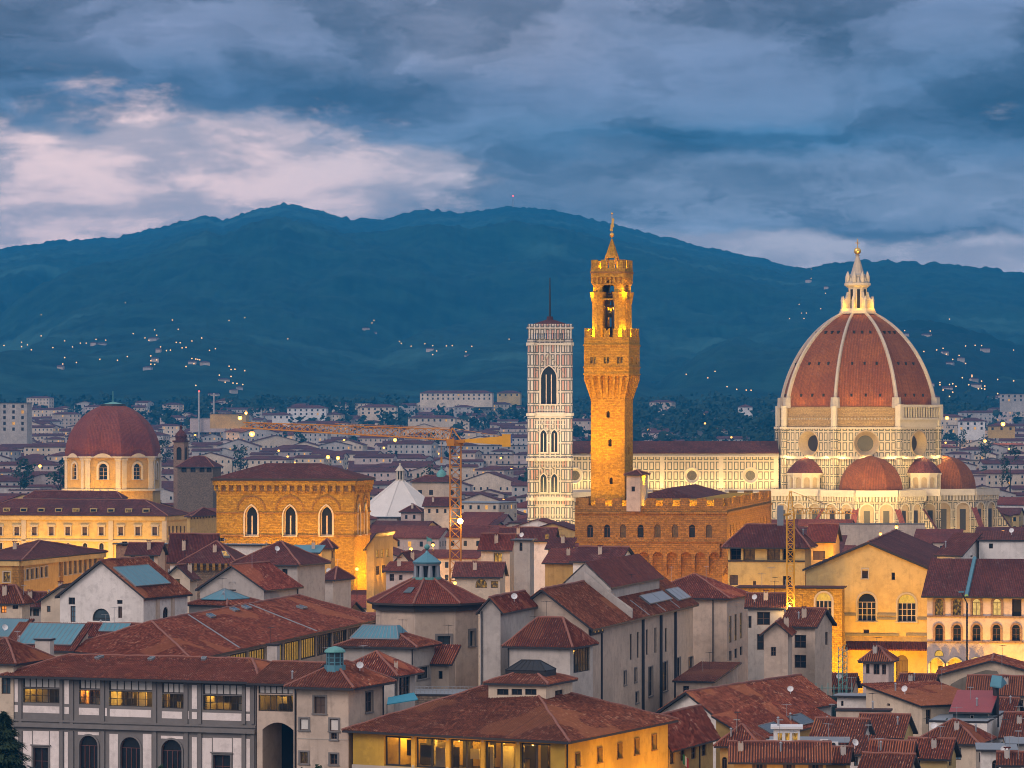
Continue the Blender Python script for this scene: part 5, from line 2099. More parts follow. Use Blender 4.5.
# --- long riverside wing with the glazed upper gallery
wing = Bld('riverside_wing', 'long wing with grey stone frames, white panels and a row of glowing gallery windows', quad_px(13, 256, None, 500, 21, d=15.5), 681.5, S_PIETRA)
wing.rec = .35
lits = [(23, 60, 678, 703, 5, 220), (79, 100, 679, 704.5, 3, 1300), (109, 152, 680, 706.5, 5, 1000), (162, 183.5, 683, 708.5, 3, 900), (203, 242, 684.5, 710.5, 5, 300)]
for x0, x1, y0, y1, n, m_ in lits:
    wing.win(0, x0, x1, y0, y0 + (y1 - y0) * .40, pane=BLIND, frame=DARK, mull=n, trans=0, fb=.1)
    wing.win(0, x0, x1, y0 + (y1 - y0) * .43, y1, pane=CLEAR, frame=DARK, mull=n, trans=1, fb=.1)
    t0, t1, z0, z1 = wing.faces[0].rect(x0, x1, y0, y1)
    interior(wing, 0, t0 - .1, t1 + .1, z0 - .2, z1 + .1, 4.5, P_CREAM, 1 if n < 4 else 2, m_, (1, .34, .04) if x0 == 79 else (1, .55, .08), 7, int(x0))
for x0, x1, y0, y1, k, m_ in [(33.5, 48.5, 747.5, 775, None, GLASS), (79.5, 98, 735.5, 775, 'round', GLASS), (120.5, 140.5, 737, 775, 'round', GLASS), (161.5, 182, 739.5, 775, 'round', GLASS), (213.5, 230.5, 755, 778, None, GLASS)]:
    wing.win(0, x0, x1, y0, y1, k, pane=m_, frame=simple('dark red joinery', (0.11, 0.035, 0.028), .6) if 'dark red joinery' not in MATS else MATS['dark red joinery'],
             mull=1 if k is None else 3, trans=1, trim=S_PIETRA, tw=.22, to=.14, sill=False, head=.15 if k is None else None)
wing.roof('hip', 1.95, 1.3, TILE, a=.12, th=.3)
f = wing.faces[0]
pan = MB()
for x0, x1, y0, y1 in [(14.5, 18, 679, 702), (14.5, 18, 705, 712), (23, 60, 706, 713), (64.5, 69, 680, 704), (64.5, 69, 707, 714), (79, 99, 708, 715), (110, 151, 709.5, 717), (162, 182, 711.5, 718.5),
                       (192, 197, 685, 709), (192, 197, 712, 719), (202.5, 241.5, 713, 720.5), (246, 250, 687, 711.5), (246, 250, 714, 721), (23, 32, 731, 775), (50, 59, 731, 775), (33, 49, 731, 745),
                       (64.5, 68, 732, 775), (78, 99, 732, 735), (109.5, 118, 734, 775), (143, 151.5, 734, 775), (161, 183, 736, 738.8), (192, 197, 737, 775), (202, 212, 738, 775), (233, 241.5, 738, 775), (213, 232, 738, 752), (246, 250, 739, 775), (14.5, 18, 731, 775), (105, 107, 708, 716), (187, 189, 711, 719)]:
    t0, t1, z0, z1 = f.rect(x0, x1, y0, y1)
    f.block(pan, t0, t1, z0, z1, .002, .03)
pan.build('plaster_panel', PL_PANEL, wing.root)
for y, hh, o_ in ((724.5 + 4, .55, .45), (720 + 4, .25, .2)):
    wing.band(0, z=f.z_of(y, f.len * .6), h=hh, out=o_, mat=S_PIETRA, name='cornice')
pil = MB()
for x in (20.5, 61.5, 72, 103, 155, 186.5, 200, 244, 253):
    t = f.t_of(x)
    f.block(pil, t - .22, t + .22, f.z_of(724, t), wing.ze - .2, .003, .16)
    f.block(pil, t - .26, t + .26, 0, f.z_of(731, t), .003, .18)
pil.build('pilaster', S_PIETRA, wing.root)
for a_, b_ in ((.20, .80), (.47, .80), (.735, .86)):
    wing.skylight(0, a_, a_ + .022, b_, b_ + .1, GLASS_B, .3)
raf = MB()
for k in range(58):
    t = f.len * (k + .5) / 58
    f.block(raf, t - .07, t + .07, wing.ze - .02, wing.ze + .16, -.3, .95)
raf.build('rafter', DARK, wing.root)
wing.finish()

# --- bay with the big arch, then the plain block
arch = Bld('arch_bay', 'narrow bay over a deep dark archway beside the plain grey block', quad_px(257, 296.5, None, 494, 20, d=14), 684, P_TAN)
arch.win(0, 258.5, 293, 686, 694, pane=BLIND, frame=DARK, mull=5, trans=0, fb=.1)
arch.win(0, 258.5, 293, 695, 711.5, pane=CLEAR, frame=DARK, mull=5, trans=0, fb=.1)
fa_ = arch.faces[0]
h = fa_.rect(262.5, 293.5, 722.5, 790)
arch.holes[0].append((*h, 'seg'))
t0, t1, z0, z1 = fa_.rect(258.5, 293, 686, 711.5)
interior(arch, 0, t0 - .1, t1 + .1, z0 - .2, z1 + .1, 4.5, P_CREAM, 1, 120, (1, .55, .08), 6, 9)
dk = MB()
a0 = fa_.pt(h[0], 0, -5)
dk.poly([fa_.pt(h[0], h[2], -.3), fa_.pt(h[0], h[2], -6), fa_.pt(h[0], h[3], -6), fa_.pt(h[0], h[3] - .6, -.3)][::-1])
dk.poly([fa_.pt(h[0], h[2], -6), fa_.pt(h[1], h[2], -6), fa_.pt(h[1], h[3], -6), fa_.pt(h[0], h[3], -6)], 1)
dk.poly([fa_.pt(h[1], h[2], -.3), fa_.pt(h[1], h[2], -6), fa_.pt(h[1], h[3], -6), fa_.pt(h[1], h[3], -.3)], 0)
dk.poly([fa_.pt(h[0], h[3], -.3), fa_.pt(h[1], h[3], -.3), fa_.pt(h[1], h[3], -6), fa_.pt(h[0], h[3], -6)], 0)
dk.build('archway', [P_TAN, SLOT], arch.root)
arch.roof('gx', 1.9, 1.0, TILE)
arch.pipe(0, 295.5, 686)
arch.finish()

blk = Bld('plain_block', 'plain grey beige corner block with few small windows and a copper cupola on its roof', quad_px(296.8, 348.5, 384, 487, 20), 684.5, P_TAN)
GT = S_PIETRA
for x0, x1, y0, y1, pn in [(314, 325.5, 696.5, 713.5, SHUT_W), (300, 308.5, 718.5, 730, BLIND), (330, 338.5, 719, 731, BLIND), (331, 337, 733, 739.5, GLASS), (300, 308, 752, 763.5, LIT_D), (330, 337.5, 754, 764.5, GLASS)]:
    blk.win(0, x0, x1, y0, y1, pane=pn, mull=1 if pn is not BLIND else 0, trans=1 if pn is not BLIND else 0, trim=GT, tw=.2, to=.1, frame=WOOD if pn is not BLIND else None, rec=.15 if pn is BLIND else .3)
blk.win(1, 365.5, 372.5, 692, 712, pane=GLASS, mull=1, trans=1, trim=GT, tw=.18)
blk.band(0, 739, .1, .05, S_TRIM)
blk.roof('hip', 2.0, 1.2, TILE, th=.3, axis='y', a=.34)
blk.pipe(1, 382.5)
blk.finish()
cpo = (wx(335, 491), 491.0)
z0 = wz(667, 491)
b = MB()
b.frustum(cpo, 1.3, 1.3, z0 - 1.5, z0 + .25, 8, 1)
b.frustum(cpo, .95, .95, z0 + .25, wz(649.5, 496), 8, 0)
for k in range(8):
    a = 2 * pi * k / 8
    b.tube((cpo[0] + .97 * cos(a), cpo[1] + .97 * sin(a), z0 + .2), (cpo[0] + .97 * cos(a), cpo[1] + .97 * sin(a), wz(649.5, 496)), .09, 5, 1)
for q in (.3, .6):
    zq = z0 + (wz(649.5, 496) - z0) * q
    b.frustum(cpo, 1.0, 1.0, zq, zq + .1, 8, 1)
b.lathe(cpo, [(1.3, wz(650, 496)), (1.32, wz(649, 496)), (1.15, wz(647, 496)), (.75, wz(645.2, 496)), (.25, wz(644.2, 496)), (.02, wz(643.8, 496))], 16, 2, smooth=True)
b.build('cupola', [GLASS_B, TEAL, COPPER], blk.rf)

bk = Bld('rear_block', 'low block behind the copper cupola with a dark glazed corner', quad_px(338, 394, 415, 512, 20), 674, P_GREY)
bk.win(1, 399, 410, 676, 697, pane=GLASS, frame=DARK, mull=2, trans=1)
bk.win(1, 395.3, 398, 676, 699, pane=GLASS, frame=DARK, mull=0, trans=1)
bk.roof('hip', 2.3, .9, TILE, axis='y')
bk.chimney(1, .25, .3, .5, .7)
bk.finish()
t_ = thing('awning', 'turquoise awning over the terrace beside the grey block', 'awning', (wx(402, 508), 508, wz(700, 508)))
b = MB()
Y = 508
p = [(wx(387, Y - 3), Y - 3, wz(702.5, Y)), (wx(418, Y - 3), Y - 3, wz(697.5, Y)), (wx(414, Y + 3), Y + 3, wz(694, Y)), (wx(388, Y + 3), Y + 3, wz(699, Y))]
slab(b, [p], .12)
b.build('cloth', AWN, t_)
for q in (p[0], p[1]):
    b = MB()
    b.tube((q[0], q[1], q[2] - 2.6), q, .05, 5)
    b.build('pole', IRON, t_)

# --- glazed pavilion in the middle of the foreground
pav_pts = corners_e((353, 726), (565, 738.5), (668, 717), 470, .85, .95)
pav = Bld('glazed_pavilion', 'yellow walled pavilion with wide hipped roof and glowing gallery of big glass bays', pav_pts, 741, P_ROUGH)
f = pav.faces[0]
GAL = glow('gallery glass with painted reflections', (0.70, 0.36, 0.03), .6, .985, .7, .50, .74)  # yellow reflections painted as patchy emission, no pane uses it
pav.rec = .5
for x0, x1 in ((384, 411), (415, 445.5), (449.5, 480.5), (484.5, 515.5), (520, 550.5)):
    t0, t1 = f.t_of(x0), f.t_of(x1)
    pav.winm(0, t0, t1, pav.ze - 4.1, pav.ze - .45, pane=CLEAR, frame=GUTTER, mull=1, trans=0, rec=.5, fb=.22)
interior(pav, 0, f.t_of(383), f.t_of(551.5), pav.ze - 4.3, pav.ze - .3, 7.5, P_OCHRE, 9, 420, (1, .52, .06), 34, 3)
for x, y0, y1 in ((577.5, 753.5, 766), (599.5, 748, 762), (619.5, 743.5, 758), (636.5, 739, 754), (654, 735, 749.5)):
    pav.win(1, x - 2.2, x + 2.2, y0, y1, pane=GLASS if x < 650 else DIM, frame=IRON, mull=1, trans=3, trim=S_BROWN, tw=.15)
pav.roof('hip', 4.9, 1.1, TILE, a=.42, th=.3)
for x in (413, 447.5, 482.5, 517.8):
    t = f.t_of(x)
    b = MB()
    c = f.pt(t, 0, -.25)
    b.lathe(c[:2], [(.32, pav.ze - 4.2), (.32, pav.ze - 3.9), (.2, pav.ze - 3.7), (.18, pav.ze - .9), (.3, pav.ze - .6), (.32, pav.ze - .4)], 10)
    b.build('column', S_TRIM, pav.root)
pav.band(0, z=pav.ze - 4.35, h=.45, out=.25, mat=S_TRIM)
pav.band(1, z=pav.ze - .3, h=.2, out=.15, mat=GUTTER)
pav.pipe(1, 566.5)
pav.finish()
box = Bld('roof_lantern', None, quad_px(488.5, 546, 572.5, 487, 20), 685.5, P_CREAM, root=pav.root, zb=19.0)
for x0, x1 in ((497, 508.5), (511.5, 522), (525, 536.5)):
    box.win(0, x0, x1, 689, 695, pane=GLASS, frame=DARK, mull=1, trans=0)
box.win(1, 555, 563.5, 690, 700, pane=GLASS, frame=DARK, mull=1, trans=0)
box.roof('hip', 1.4, .5, TILE, top_name='lantern_roof')
box.finish('lantern_wall')
q = box.pts
b = MB()
c0 = box.B(.5, .5, 1.3)
w2, d2 = 2.6, 2.0
a_ = radians(20)
ux_, uy_ = (cos(a_), -sin(a_)), (sin(a_), cos(a_))
P = lambda i, j, z: (c0[0] + ux_[0] * i + uy_[0] * j, c0[1] + ux_[1] * i + uy_[1] * j, z)
zz0 = c0[2] + .3
low_ = [P(-w2, -d2, zz0), P(w2, -d2, zz0), P(w2, d2, zz0), P(-w2, d2, zz0)]
b.prism([x[:2] for x in low_], zz0 - .9, zz0)
r0, r1 = P(-1.2, 0, zz0 + 1.15), P(1.2, 0, zz0 + 1.15)
slab(b, [[low_[0], low_[1], r1, r0], [low_[1], low_[2], r1], [low_[2], low_[3], r0, r1], [low_[3], low_[0], r0]], .1)
for e in ((low_[0], r0), (low_[1], r1), (r0, r1), (low_[2], r1), (low_[3], r0)):
    b.tube(e[0], e[1], .08, 5)
for k in range(1, 6):
    b.tube(Vector(low_[0]).lerp(Vector(low_[1]), k / 6), Vector(r0).lerp(Vector(r1), k / 6), .05, 4)
b.build('skylight', [IRON], box.rf)

wg = Bld('yellow_side_wing', 'small yellow wing with four tall dark windows behind the pavilion', corners_e((640, 742), (668.5, 744.5), (713, 733), 504), 743.5, P_OCHRE)
for x, y0, y1 in ((672.5, 747, 764), (683, 744.5, 761), (693.8, 742, 759), (704, 739.5, 756)):
    wg.win(1, x - 2.4, x + 2.4, y0, y1, pane=GLASS, frame=SHUT_W, mull=1, trans=2)
wg.roof('gy', 3.0, 1.0, TILE)
wg.pipe(1, 699)
wg.finish()
fl = thing('flag', 'small tricolour flag hanging from the yellow side wing', 'flag', (wx(680, 504), 504, wz(764, 504)))
b = MB()
ff = wg.faces[1]
tt = ff.t_of(679)
for k, (m_, o_) in enumerate(((0, .5), (1, .72), (2, .94))):
    zq = ff.z_of(756, tt) - k * .22
    b.poly([ff.pt(tt + .1 * k, zq - 1.0, o_), ff.pt(tt + .1 * k + .1, zq - 1.15, o_ + .25), ff.pt(tt + .1 * k + .1, zq + .1, o_ + .25), ff.pt(tt + .1 * k, zq + .25, o_)], m_)
b.build('cloth', [simple('flag green', (.02, .18, .06)), simple('flag white', (.6, .6, .6)), simple('flag red', (.4, .02, .02))], fl)
b = MB()
b.tube(ff.pt(tt, ff.z_of(756, tt) + .35, .05), ff.pt(tt + .3, ff.z_of(756, tt) - .55, 1.25), .04, 5)
b.build('flagpole', WOOD, fl)

# --- broad roof on the right of the pavilion
br_pts = corners_e((655, 713), (721, 721), (831, 701), 545, .55, .9)
brd = Bld('broad_roofed_hall', 'hall with a broad red tiled roof and whitewashed gable', br_pts, 721, P_WHITE)
brd.roof('gy', 3.4, .9, TILE3, th=.3)
brd.finish()
hp = Bld('lean_to_annex', 'low tiled lean-to with blue skylights under the broad red roof', corners_e((716, 742), (752, 739), (833, 713), 530, .2, .75), 741, P_OCHRE)
hp.roof('shed_left', 2.9, .5, TILE, caps=False)
hp.skylight(0, .62, .92, .22, .40, GLASS_B, .2)
hp.skylight(0, .55, .9, .60, .76, GLASS_B, .2)
hp.finish()
hq_ = Bld('hip_roofed_house', 'yellow house with a little hipped roof in front of the lean-to skylights', quad_px(720, 757, 763, 506, 12), 744.5, P_OCHRE)
hq_.win(0, 722, 727, 757, 775, 'round', pane=GLASS, mull=1, trans=1)
hq_.roof('hip', 2.0, .7, TILE2)
hq_.finish()
dor = Bld('penthouse', 'white flat roofed penthouse with three glowing yellow panes', quad_px(773.5, 800, None, 492, 4, d=3.5), 729.5, WHITE, zb=14)
for x0, x1 in ((777.5, 782.5), (785, 790), (792, 798)):
    dor.win(0, x0, x1, 733, 741, pane=LIT, frame=WHITE, mull=0, trans=0, fb=.06)
dor.roof('flat', 0, .35, WHITE, caps=False, th=.3, under=WHITE)
dor.finish()
dw = Bld('terrace_house', 'pale blue grey house with a roof terrace under the glowing penthouse', quad_px(770, 850, None, 496, 4, d=9), 745, P_WHITE)
dw.win(0, 842, 850, 747, 757, pane=GLASS, frame=WOOD)
dw.roof('flat', 0, .1, LEAD, caps=False)
dw.finish()
for px, py in ((770.5, 742.5), (824, 742), (834, 744.5)):
    t_ = thing('air_conditioner', {770.5: 'white air conditioner beside the glowing penthouse', 824: 'white air conditioner on the terrace wall, the one nearer the penthouse', 834: 'white air conditioner on the terrace wall, the one farther from the penthouse'}[px], 'air conditioner', (wx(px, 490), 490, wz(py + 3, 490)), 'air conditioners on the terrace')
    b = MB()
    x, z = wx(px, 490), wz(py, 490)
    b.box(x - .5, x + .5, 489.7, 490.1, z - .35, z + .35)
    b.build('casing', WHITE, t_)
    b = MB()
    b.tube((x - .1, 489.69, z), (x - .1, 489.64, z), .27, 12)
    b.build('fan', IRON, t_)
hb_ = Bld('yellow_house', 'bright yellow house whose ribbed tile roof closes the bottom edge', quad_px(734, 826, None, 462, 4, d=7), 762, P_OCHRE)
for x0, x1 in ((756, 763), (786, 792), (812, 819)):
    hb_.win(0, x0, x1, 763.5, 780, pane=GLASS, shutters=SHUT_W)
hb_.roof('gx', 1.7, .7, TILE2)
hb_.chimney(0, .12, .6, .6, .8)
hb_.finish()

# --- the octagonal hall with its lantern
OY = 586.0
oc = (wx(427, OY), OY)
ocz = lambda py: wz(py, OY)
oct_ = thing('octagonal_hall', 'octagonal grey hall with a shallow tiled cone roof and blue capped lantern', 'building', (*oc, 0))
OCC.append([(oc[0] - 9, OY - 9), (oc[0] + 9, OY - 9), (oc[0] + 9, OY + 9), (oc[0] - 9, OY + 9)])
OR = 7.7
ov = octagon(oc, OR, 11)
w_ = MB()
oz0 = ocz(603)
jobs = []
for k in range(8):
    ff = Face(ov[k], ov[(k + 1) % 8])
    hs = []
    if k == 0: hs = [(*ff.rect(437.5, 450.5, 636, 648), None)]
    if k == 1: hs = [(*ff.rect(469.5, 474.5, 631, 646), None)]
    ff.wall(w_, 0, oz0, hs, rec=.5)
    jobs += [(ff, h) for h in hs]
w_.build('wall', P_TAN, oct_)
for ff, h in jobs:
    window(oct_, ff, *h[:4], None, pane=GLASS_B, frame=DARK, mull=1, trans=1, rec=.5, trim=S_PIETRA, tw=.35, to=.12)
r_ = MB()
e_, t2 = octagon(oc, OR + 1.35, 11), octagon(oc, 1.9, 11)
pl = [[(*e_[k], oz0 + .25), (*e_[(k + 1) % 8], oz0 + .25), (*t2[(k + 1) % 8], ocz(578)), (*t2[k], ocz(578))] for k in range(8)]
slab(r_, pl, .3, 0, 1)
orf = r_.build('roof', [TILE, DARK], oct_)
ridge_caps(orf, pl)
e2 = octagon(oc, OR + .6, 11)
cn = MB()
cn.prism(e2, oz0 - .9, oz0 + .1)
cn.build('cornice', DARK, oct_)
ln = MB()
ln.frustum(oc, 2.15, 2.15, ocz(579.5), ocz(577), 16, 1)
ln.frustum(oc, 1.35, 1.35, ocz(577), ocz(564), 16, 2)
for k in range(8):
    a = pi / 4 * k + .3
    ln.frustum((oc[0] + 1.65 * cos(a), oc[1] + 1.65 * sin(a)), .42, .30, ocz(577), ocz(565.5), 8, 3)
ln.frustum(oc, 1.9, 2.0, ocz(565.5), ocz(563.5), 16, 3)
ln.lathe(oc, [(2.05, ocz(563.5)), (2.15, ocz(562)), (.95, ocz(556)), (.35, ocz(553)), (.12, ocz(550.5))], 8, 0)
ln.lathe(oc, [(.02, ocz(550.5))] + [(.42 * cos(radians(a)), ocz(547) + .42 * sin(radians(a))) for a in range(-75, 80, 25)] + [(.02, ocz(544))], 10, 1, smooth=True)
ln.tube((*oc, ocz(544)), (*oc, ocz(536)), .05, 5, 1)
ln.poly([(oc[0], oc[1], ocz(537)), (oc[0] + .75, oc[1], ocz(539)), (oc[0] + .75, oc[1], ocz(541.5)), (oc[0], oc[1], ocz(541.5))], 1)
ln.build('lantern', [TEAL, COPPER, GLASS, LEAD], oct_)
b = MB()
p = [Vector(x) for x in pl[7]]
g = lambda a, c: (p[0] * (1 - a) + p[1] * a) * (1 - c) + (p[3] * (1 - a) + p[2] * a) * c
n_ = (p[1] - p[0]).cross(p[3] - p[0]).normalized() * .15
b.poly([g(.45, .4) + n_, g(.75, .4) + n_, g(.75, .62) + n_, g(.45, .62) + n_])
b.build('skylight', GLASS_B, orf)

tk = Bld('skylight_block', 'low block in front of the octagonal hall carrying a long teal glass skylight', quad_px(341, 414, 434.5, 546, 18), 647, P_GREY)
tk.win(1, 417, 428.5, 667, 679, pane=GLASS, frame=DARK, mull=1, trans=1, trim=S_PIETRA)
tk.roof('hip', 1.7, .8, TILE, th=.25, caps=True)
tk.pipe(0, 412.5)
tk.finish()
p0, p1, p2, p3 = [Vector(tk.B(a, c, 1.0)) for a, c in ((.08, .15), (.74, .15), (.74, .85), (.08, .85))]
up_ = Vector((0, 0, 1.7))
i0, i1, i2, i3 = [Vector(tk.B(a, c, 1.0)) + up_ for a, c in ((.18, .42), (.64, .42), (.64, .58), (.18, .58))]
b = MB()
slab(b, [[tuple(x) for x in q] for q in ([p0, p1, i1, i0], [p1, p2, i2, i1], [p2, p3, i3, i2], [p3, p0, i0, i3], [i0, i1, i2, i3])], .1)
for k in range(13):
    q = k / 12
    b.tube(p0.lerp(p1, q), i0.lerp(i1, q), .06, 4, 1)
b.tube(p0, p1, .12, 4, 1); b.tube(i0, i1, .12, 4, 1); b.tube(p1, i1, .1, 4, 1); b.tube(p0, i0, .1, 4, 1)
b.build('skylight', [TEAL, LEAD], tk.rf)

an = Bld('shed_annex', 'small annex with lean-to roof and dark opening against the octagonal hall', quad_px(414, 449, 455, 552, 18), 663, P_TAN)
an.win(0, 417, 430, 665, 688, pane=SLOT, frame=DARK, mull=0, trans=0)
an.win(0, 438.5, 442.5, 671, 679, pane=GLASS, frame=DARK, mull=0, trans=0)
an.roof('shed_back', 1.6, .7, TILE, caps=False)
an.finish()
an2 = Bld('glazed_annex', 'narrow annex with tall gridded glazing between the octagonal hall and the grey wall', quad_px(486, 499, 503, 560, 18), 653, P_GREY)
an2.win(0, 489.5, 498.5, 657, 676, pane=GLASS, frame=DARK, mull=1, trans=3)
an2.roof('shed_back', 1.8, .7, TILE, caps=False)
an2.finish()
tw_ = Bld('terrace_wall', 'low terrace wall of mottled stone below the octagonal hall', quad_px(388, 492, None, 532, 8, d=10), 697, S_RUBBLE, cat='wall')
tw_.roof('flat', 0, .05, LEAD, caps=False)
tw_.finish()
rl = thing('railing', 'thin metal railing along the terrace wall', 'railing', (wx(440, 531), 531, tw_.ze))
b = MB()
ff = tw_.faces[0]
for k in range(27):
    b.tube(ff.pt(ff.len * k / 26, tw_.ze + .2, -.3), ff.pt(ff.len * k / 26, tw_.ze + 1.3, -.3), .05, 4)
for zq in (1.3, .75):
    b.tube(ff.pt(0, tw_.ze + zq, -.3), ff.pt(ff.len, tw_.ze + zq, -.3), .05, 4)
b.build('rail', STEEL, rl)

# --- the east wing: long tan wall with slots
ew_pts = quad_px(497, 588.5, None, 566, 13.5, d=78)
ew = Bld('long_museum_wing', 'long receding wing with tan wall of narrow slots under a plain red roof', ew_pts, 627.5, P_TAN)
f1 = ew.faces[1]
for x, y0, y1 in [(631, 634, 660), (638, 632, 658), (647, 629.5, 655), (655.5, 627.5, 653), (666, 628, 652)]:
    ew.win(1, x - 1.1, x + 1.1, y0, y1, pane=GLASS, frame=DARK, mull=0, trans=0)
for x, y0, y1, w in [(625, 671, 685, 1.3), (635.5, 668, 682, 1.3), (650.5, 667, 696, 2.2), (665, 662, 691, 2.4), (678, 658, 677, 2.3), (691, 657, 678, 2.4), (637, 692, 703, 1.6)]:
    ew.win(1, x - w, x + w, y0, y1, pane=GLASS, frame=DARK, mull=0, trans=1, trim=S_PIETRA, tw=.15)
ew.roof('gy', 5.0, .8, TILE, th=.35)
for x in (642, 660, 674.5, 601):
    ew.pipe(1, x, r=.16 if x < 640 else .3)
b = MB()
f1.block(b, .5, 9, ew.ze - 1.2, ew.ze + .1, .01, .25)
for k in range(3):
    f1.block(b, 3 + k * 2.4, 3.5 + k * 2.4, ew.ze - .9, ew.ze - .3, .25, .28, 1)
b.build('eave_box', [DARK, LIT], ew.root)
ew.finish()
# fire wall across the roof, raised roof beyond it, sky lights and gutters
def on_roof(a, c, lift=0.0):
    return Vector(ew.roof_pt(0, a, c)) + Vector((0, 0, lift))
b = MB()
q0, q1 = on_roof(.35, .02), on_roof(.35, 1.0)
q0b, q1b = on_roof(.356, .02), on_roof(.356, 1.0)
for A, B_ in ((q0, q1), (q1b, q0b)):
    b.poly([A - Vector((0, 0, .5)), B_ - Vector((0, 0, .5)), B_ + Vector((0, 0, 1.5)), A + Vector((0, 0, 1.1))])
b.poly([q0 + Vector((0, 0, 1.1)), q1 + Vector((0, 0, 1.5)), q1b + Vector((0, 0, 1.5)), q0b + Vector((0, 0, 1.1))])
b.poly([q0b - Vector((0, 0, .5)), q0 - Vector((0, 0, .5)), q0 + Vector((0, 0, 1.1)), q0b + Vector((0, 0, 1.1))])
b.build('fire_wall', P_GREY, ew.rf)
b = MB()
zr_ = 2.4
c = [on_roof(.37, .52, -1), on_roof(.84, .52, -1), on_roof(.84, 1, -1), on_roof(.37, 1, -1)]
top = [on_roof(.36, .46, zr_ - .3), on_roof(.86, .46, zr_ - .3), on_roof(.86, 1, zr_ + .4), on_roof(.36, 1, zr_ + .4)]
back = [Vector((v.x, v.y, v.z)) for v in top]
b.poly([c[0], c[1], Vector((c[1].x, c[1].y, top[1].z)), Vector((c[0].x, c[0].y, top[0].z))], 1)
b.poly([c[3], c[0], Vector((c[0].x, c[0].y, top[0].z)), top[3]], 1)
lft = [top[3] + (top[3] - top[0]) * 1.0 * Vector((1, 1, -1)), top[2] + (top[2] - top[1]) * 1.0 * Vector((1, 1, -1))]
b.poly([c[0] - Vector((0, 0, 2)), top[0] - Vector((0, 0, .05)), top[3] - Vector((0, 0, .05)), lft[0] - Vector((0, 0, .05)), lft[0] - Vector((0, 0, 7))], 1)
slab(b, [[tuple(v) for v in top], [tuple(top[2]), tuple(lft[1]), tuple(lft[0]), tuple(top[3])]], .3, 0, 2)
b.build('raised_roof', [TILE, P_GREY, GUTTER], ew.rf)
for a0, a1, c0, c1 in ((.60, .76, .16, .36), (.80, .97, .06, .2)):
    pass
for a0, a1, c0, c1, nb in ((.60, .82, .22, .44, 1), (.86, .985, .16, .45, 2)):
    ew.skylight(0, a0, a1, c0, c1, STEEL, .3, bars=nb)
for a in (.50, .66, .80):
    b = MB()
    b.tube(on_roof(a, .0, .05), on_roof(a, .40, .05), .14, 5)
    b.build('roof_gutter', LEAD, ew.rf)
an3 = Bld('stepped_annex', 'tall narrow grey annex in front of the long museum wing', quad_px(480, 500.5, 534, 548, 13.5), 611.5, P_GREY)
an3.roof('gy', 1.6, .5, TILE, th=.3)
an3.pipe(0, 482)
an3.finish()
an4 = Bld('hip_roof_annex', 'grey annex with small hipped roof and a tall lit barred window', quad_px(507.5, 570, 593, 541, 20), 646.5, P_GREY)
an4.win(1, 573.5, 590, 648, 672, pane=CLEAR, frame=DARK, mull=5, trans=0, fb=.12)
t0, t1, z0, z1 = an4.faces[1].rect(573.5, 590, 648, 672)
interior(an4, 1, t0 - .1, t1 + .1, z0 - .2, z1 + .1, 3.0, P_CREAM, 1, 150, (1, .5, .08), 5, 4)
an4.roof('hip', 3.3, .6, TILE, a=.3)
an4.pipe(0, 508.5)
an4.finish()
eb = Bld('end_block', 'tan end block with hipped roof and slender lit slots where the long wing stops', quad_px(640, 727, 748, 655, 17), 598, P_TAN)
for x, m_ in ((730.5, LIT_S), (735.8, LIT_S), (741.2, LIT_S)):
    eb.win(1, x - 1.2, x + 1.2, 616 - (x - 730) * .3, 643 - (x - 730) * .4, pane=m_, frame=DARK, mull=0, trans=3)
    eb.win(1, x - 1.2, x + 1.2, 651 - (x - 730) * .4, 661 - (x - 730) * .5, pane=GLASS, frame=DARK, mull=0, trans=0)
eb.roof('hip', 3.2, .8, TILE2, axis='x')
eb.pipe(0, 713)
eb.finish()
yard = Bld('low_roof_shed', 'low shed with patched tile roof at the foot of the long tan wall', quad_px(676, 712, 738, 600, 14), 683, P_TAN)
yard.win(0, 683, 689, 686, 694, pane=GLASS)
yard.roof('shed_back', 1.5, .5, TILE2, caps=False)
yard.finish()

# --- west wing with the lit gallery
ww_pts = corners_e((-40, 668), (190, 660), (377, 617.5), 528, .0, .95)
ww = Bld('long_west_wing', 'long low wing under one great red roof with a golden lit clerestory strip', [( wx(60, 548), 548.0), ww_pts[1], ww_pts[2], (wx(60, 548) + ww_pts[2][0] - ww_pts[1][0], 548.0 + ww_pts[2][1] - ww_pts[1][1])], 660, P_TAN)
f1 = ww.faces[1]
LITG = glow('golden gallery glass', (.62, .33, .035), .55, .6, 3.0)
n = 11
for k in range(n):
    w = f1.len / n
    ww.winm(1, k * w + .2, (k + 1) * w - .2, ww.ze - 3.6, ww.ze - .5, pane=LITG if k < 7 else GLASS, frame=DARK, mull=6, trans=0, fb=.22, rec=.35)
ww.roof('hip', 3.6, .9, TILE, axis='y', a=.12, th=.3, caps=True)
for a, c in ((.30, .9), (.47, .95), (.55, .95), (.80, .7)):
    ww.skylight(1, a, a + .03, c - .09, c, GLASS_B, .3)
for a in (.22, .62):
    b = MB()
    b.tube(Vector(ww.roof_pt(1, a, .02)) + Vector((0, 0, .05)), Vector(ww.roof_pt(1, a, .98)) + Vector((0, 0, .05)), .16, 5)
    b.build('roof_seam', LEAD, ww.rf)
ww.finish()
ch = Bld('roof_chimney', 'stout grey chimney stack beside the golden lit clerestory', quad_px(267, 277, 280, 520, 15), 646, P_GREY, cat='chimney')
ch.roof('flat', 0, .15, TILE2, caps=False)
ch.finish()
ch2 = Bld('roof_chimney', 'pale fluted chimney stack rising from the tilted blue skylights', quad_px(35, 50, 54, 530, 15), 641, P_GREY, cat='chimney')
ch2.roof('flat', 0, .15, LEAD, caps=False)
ch2.finish()

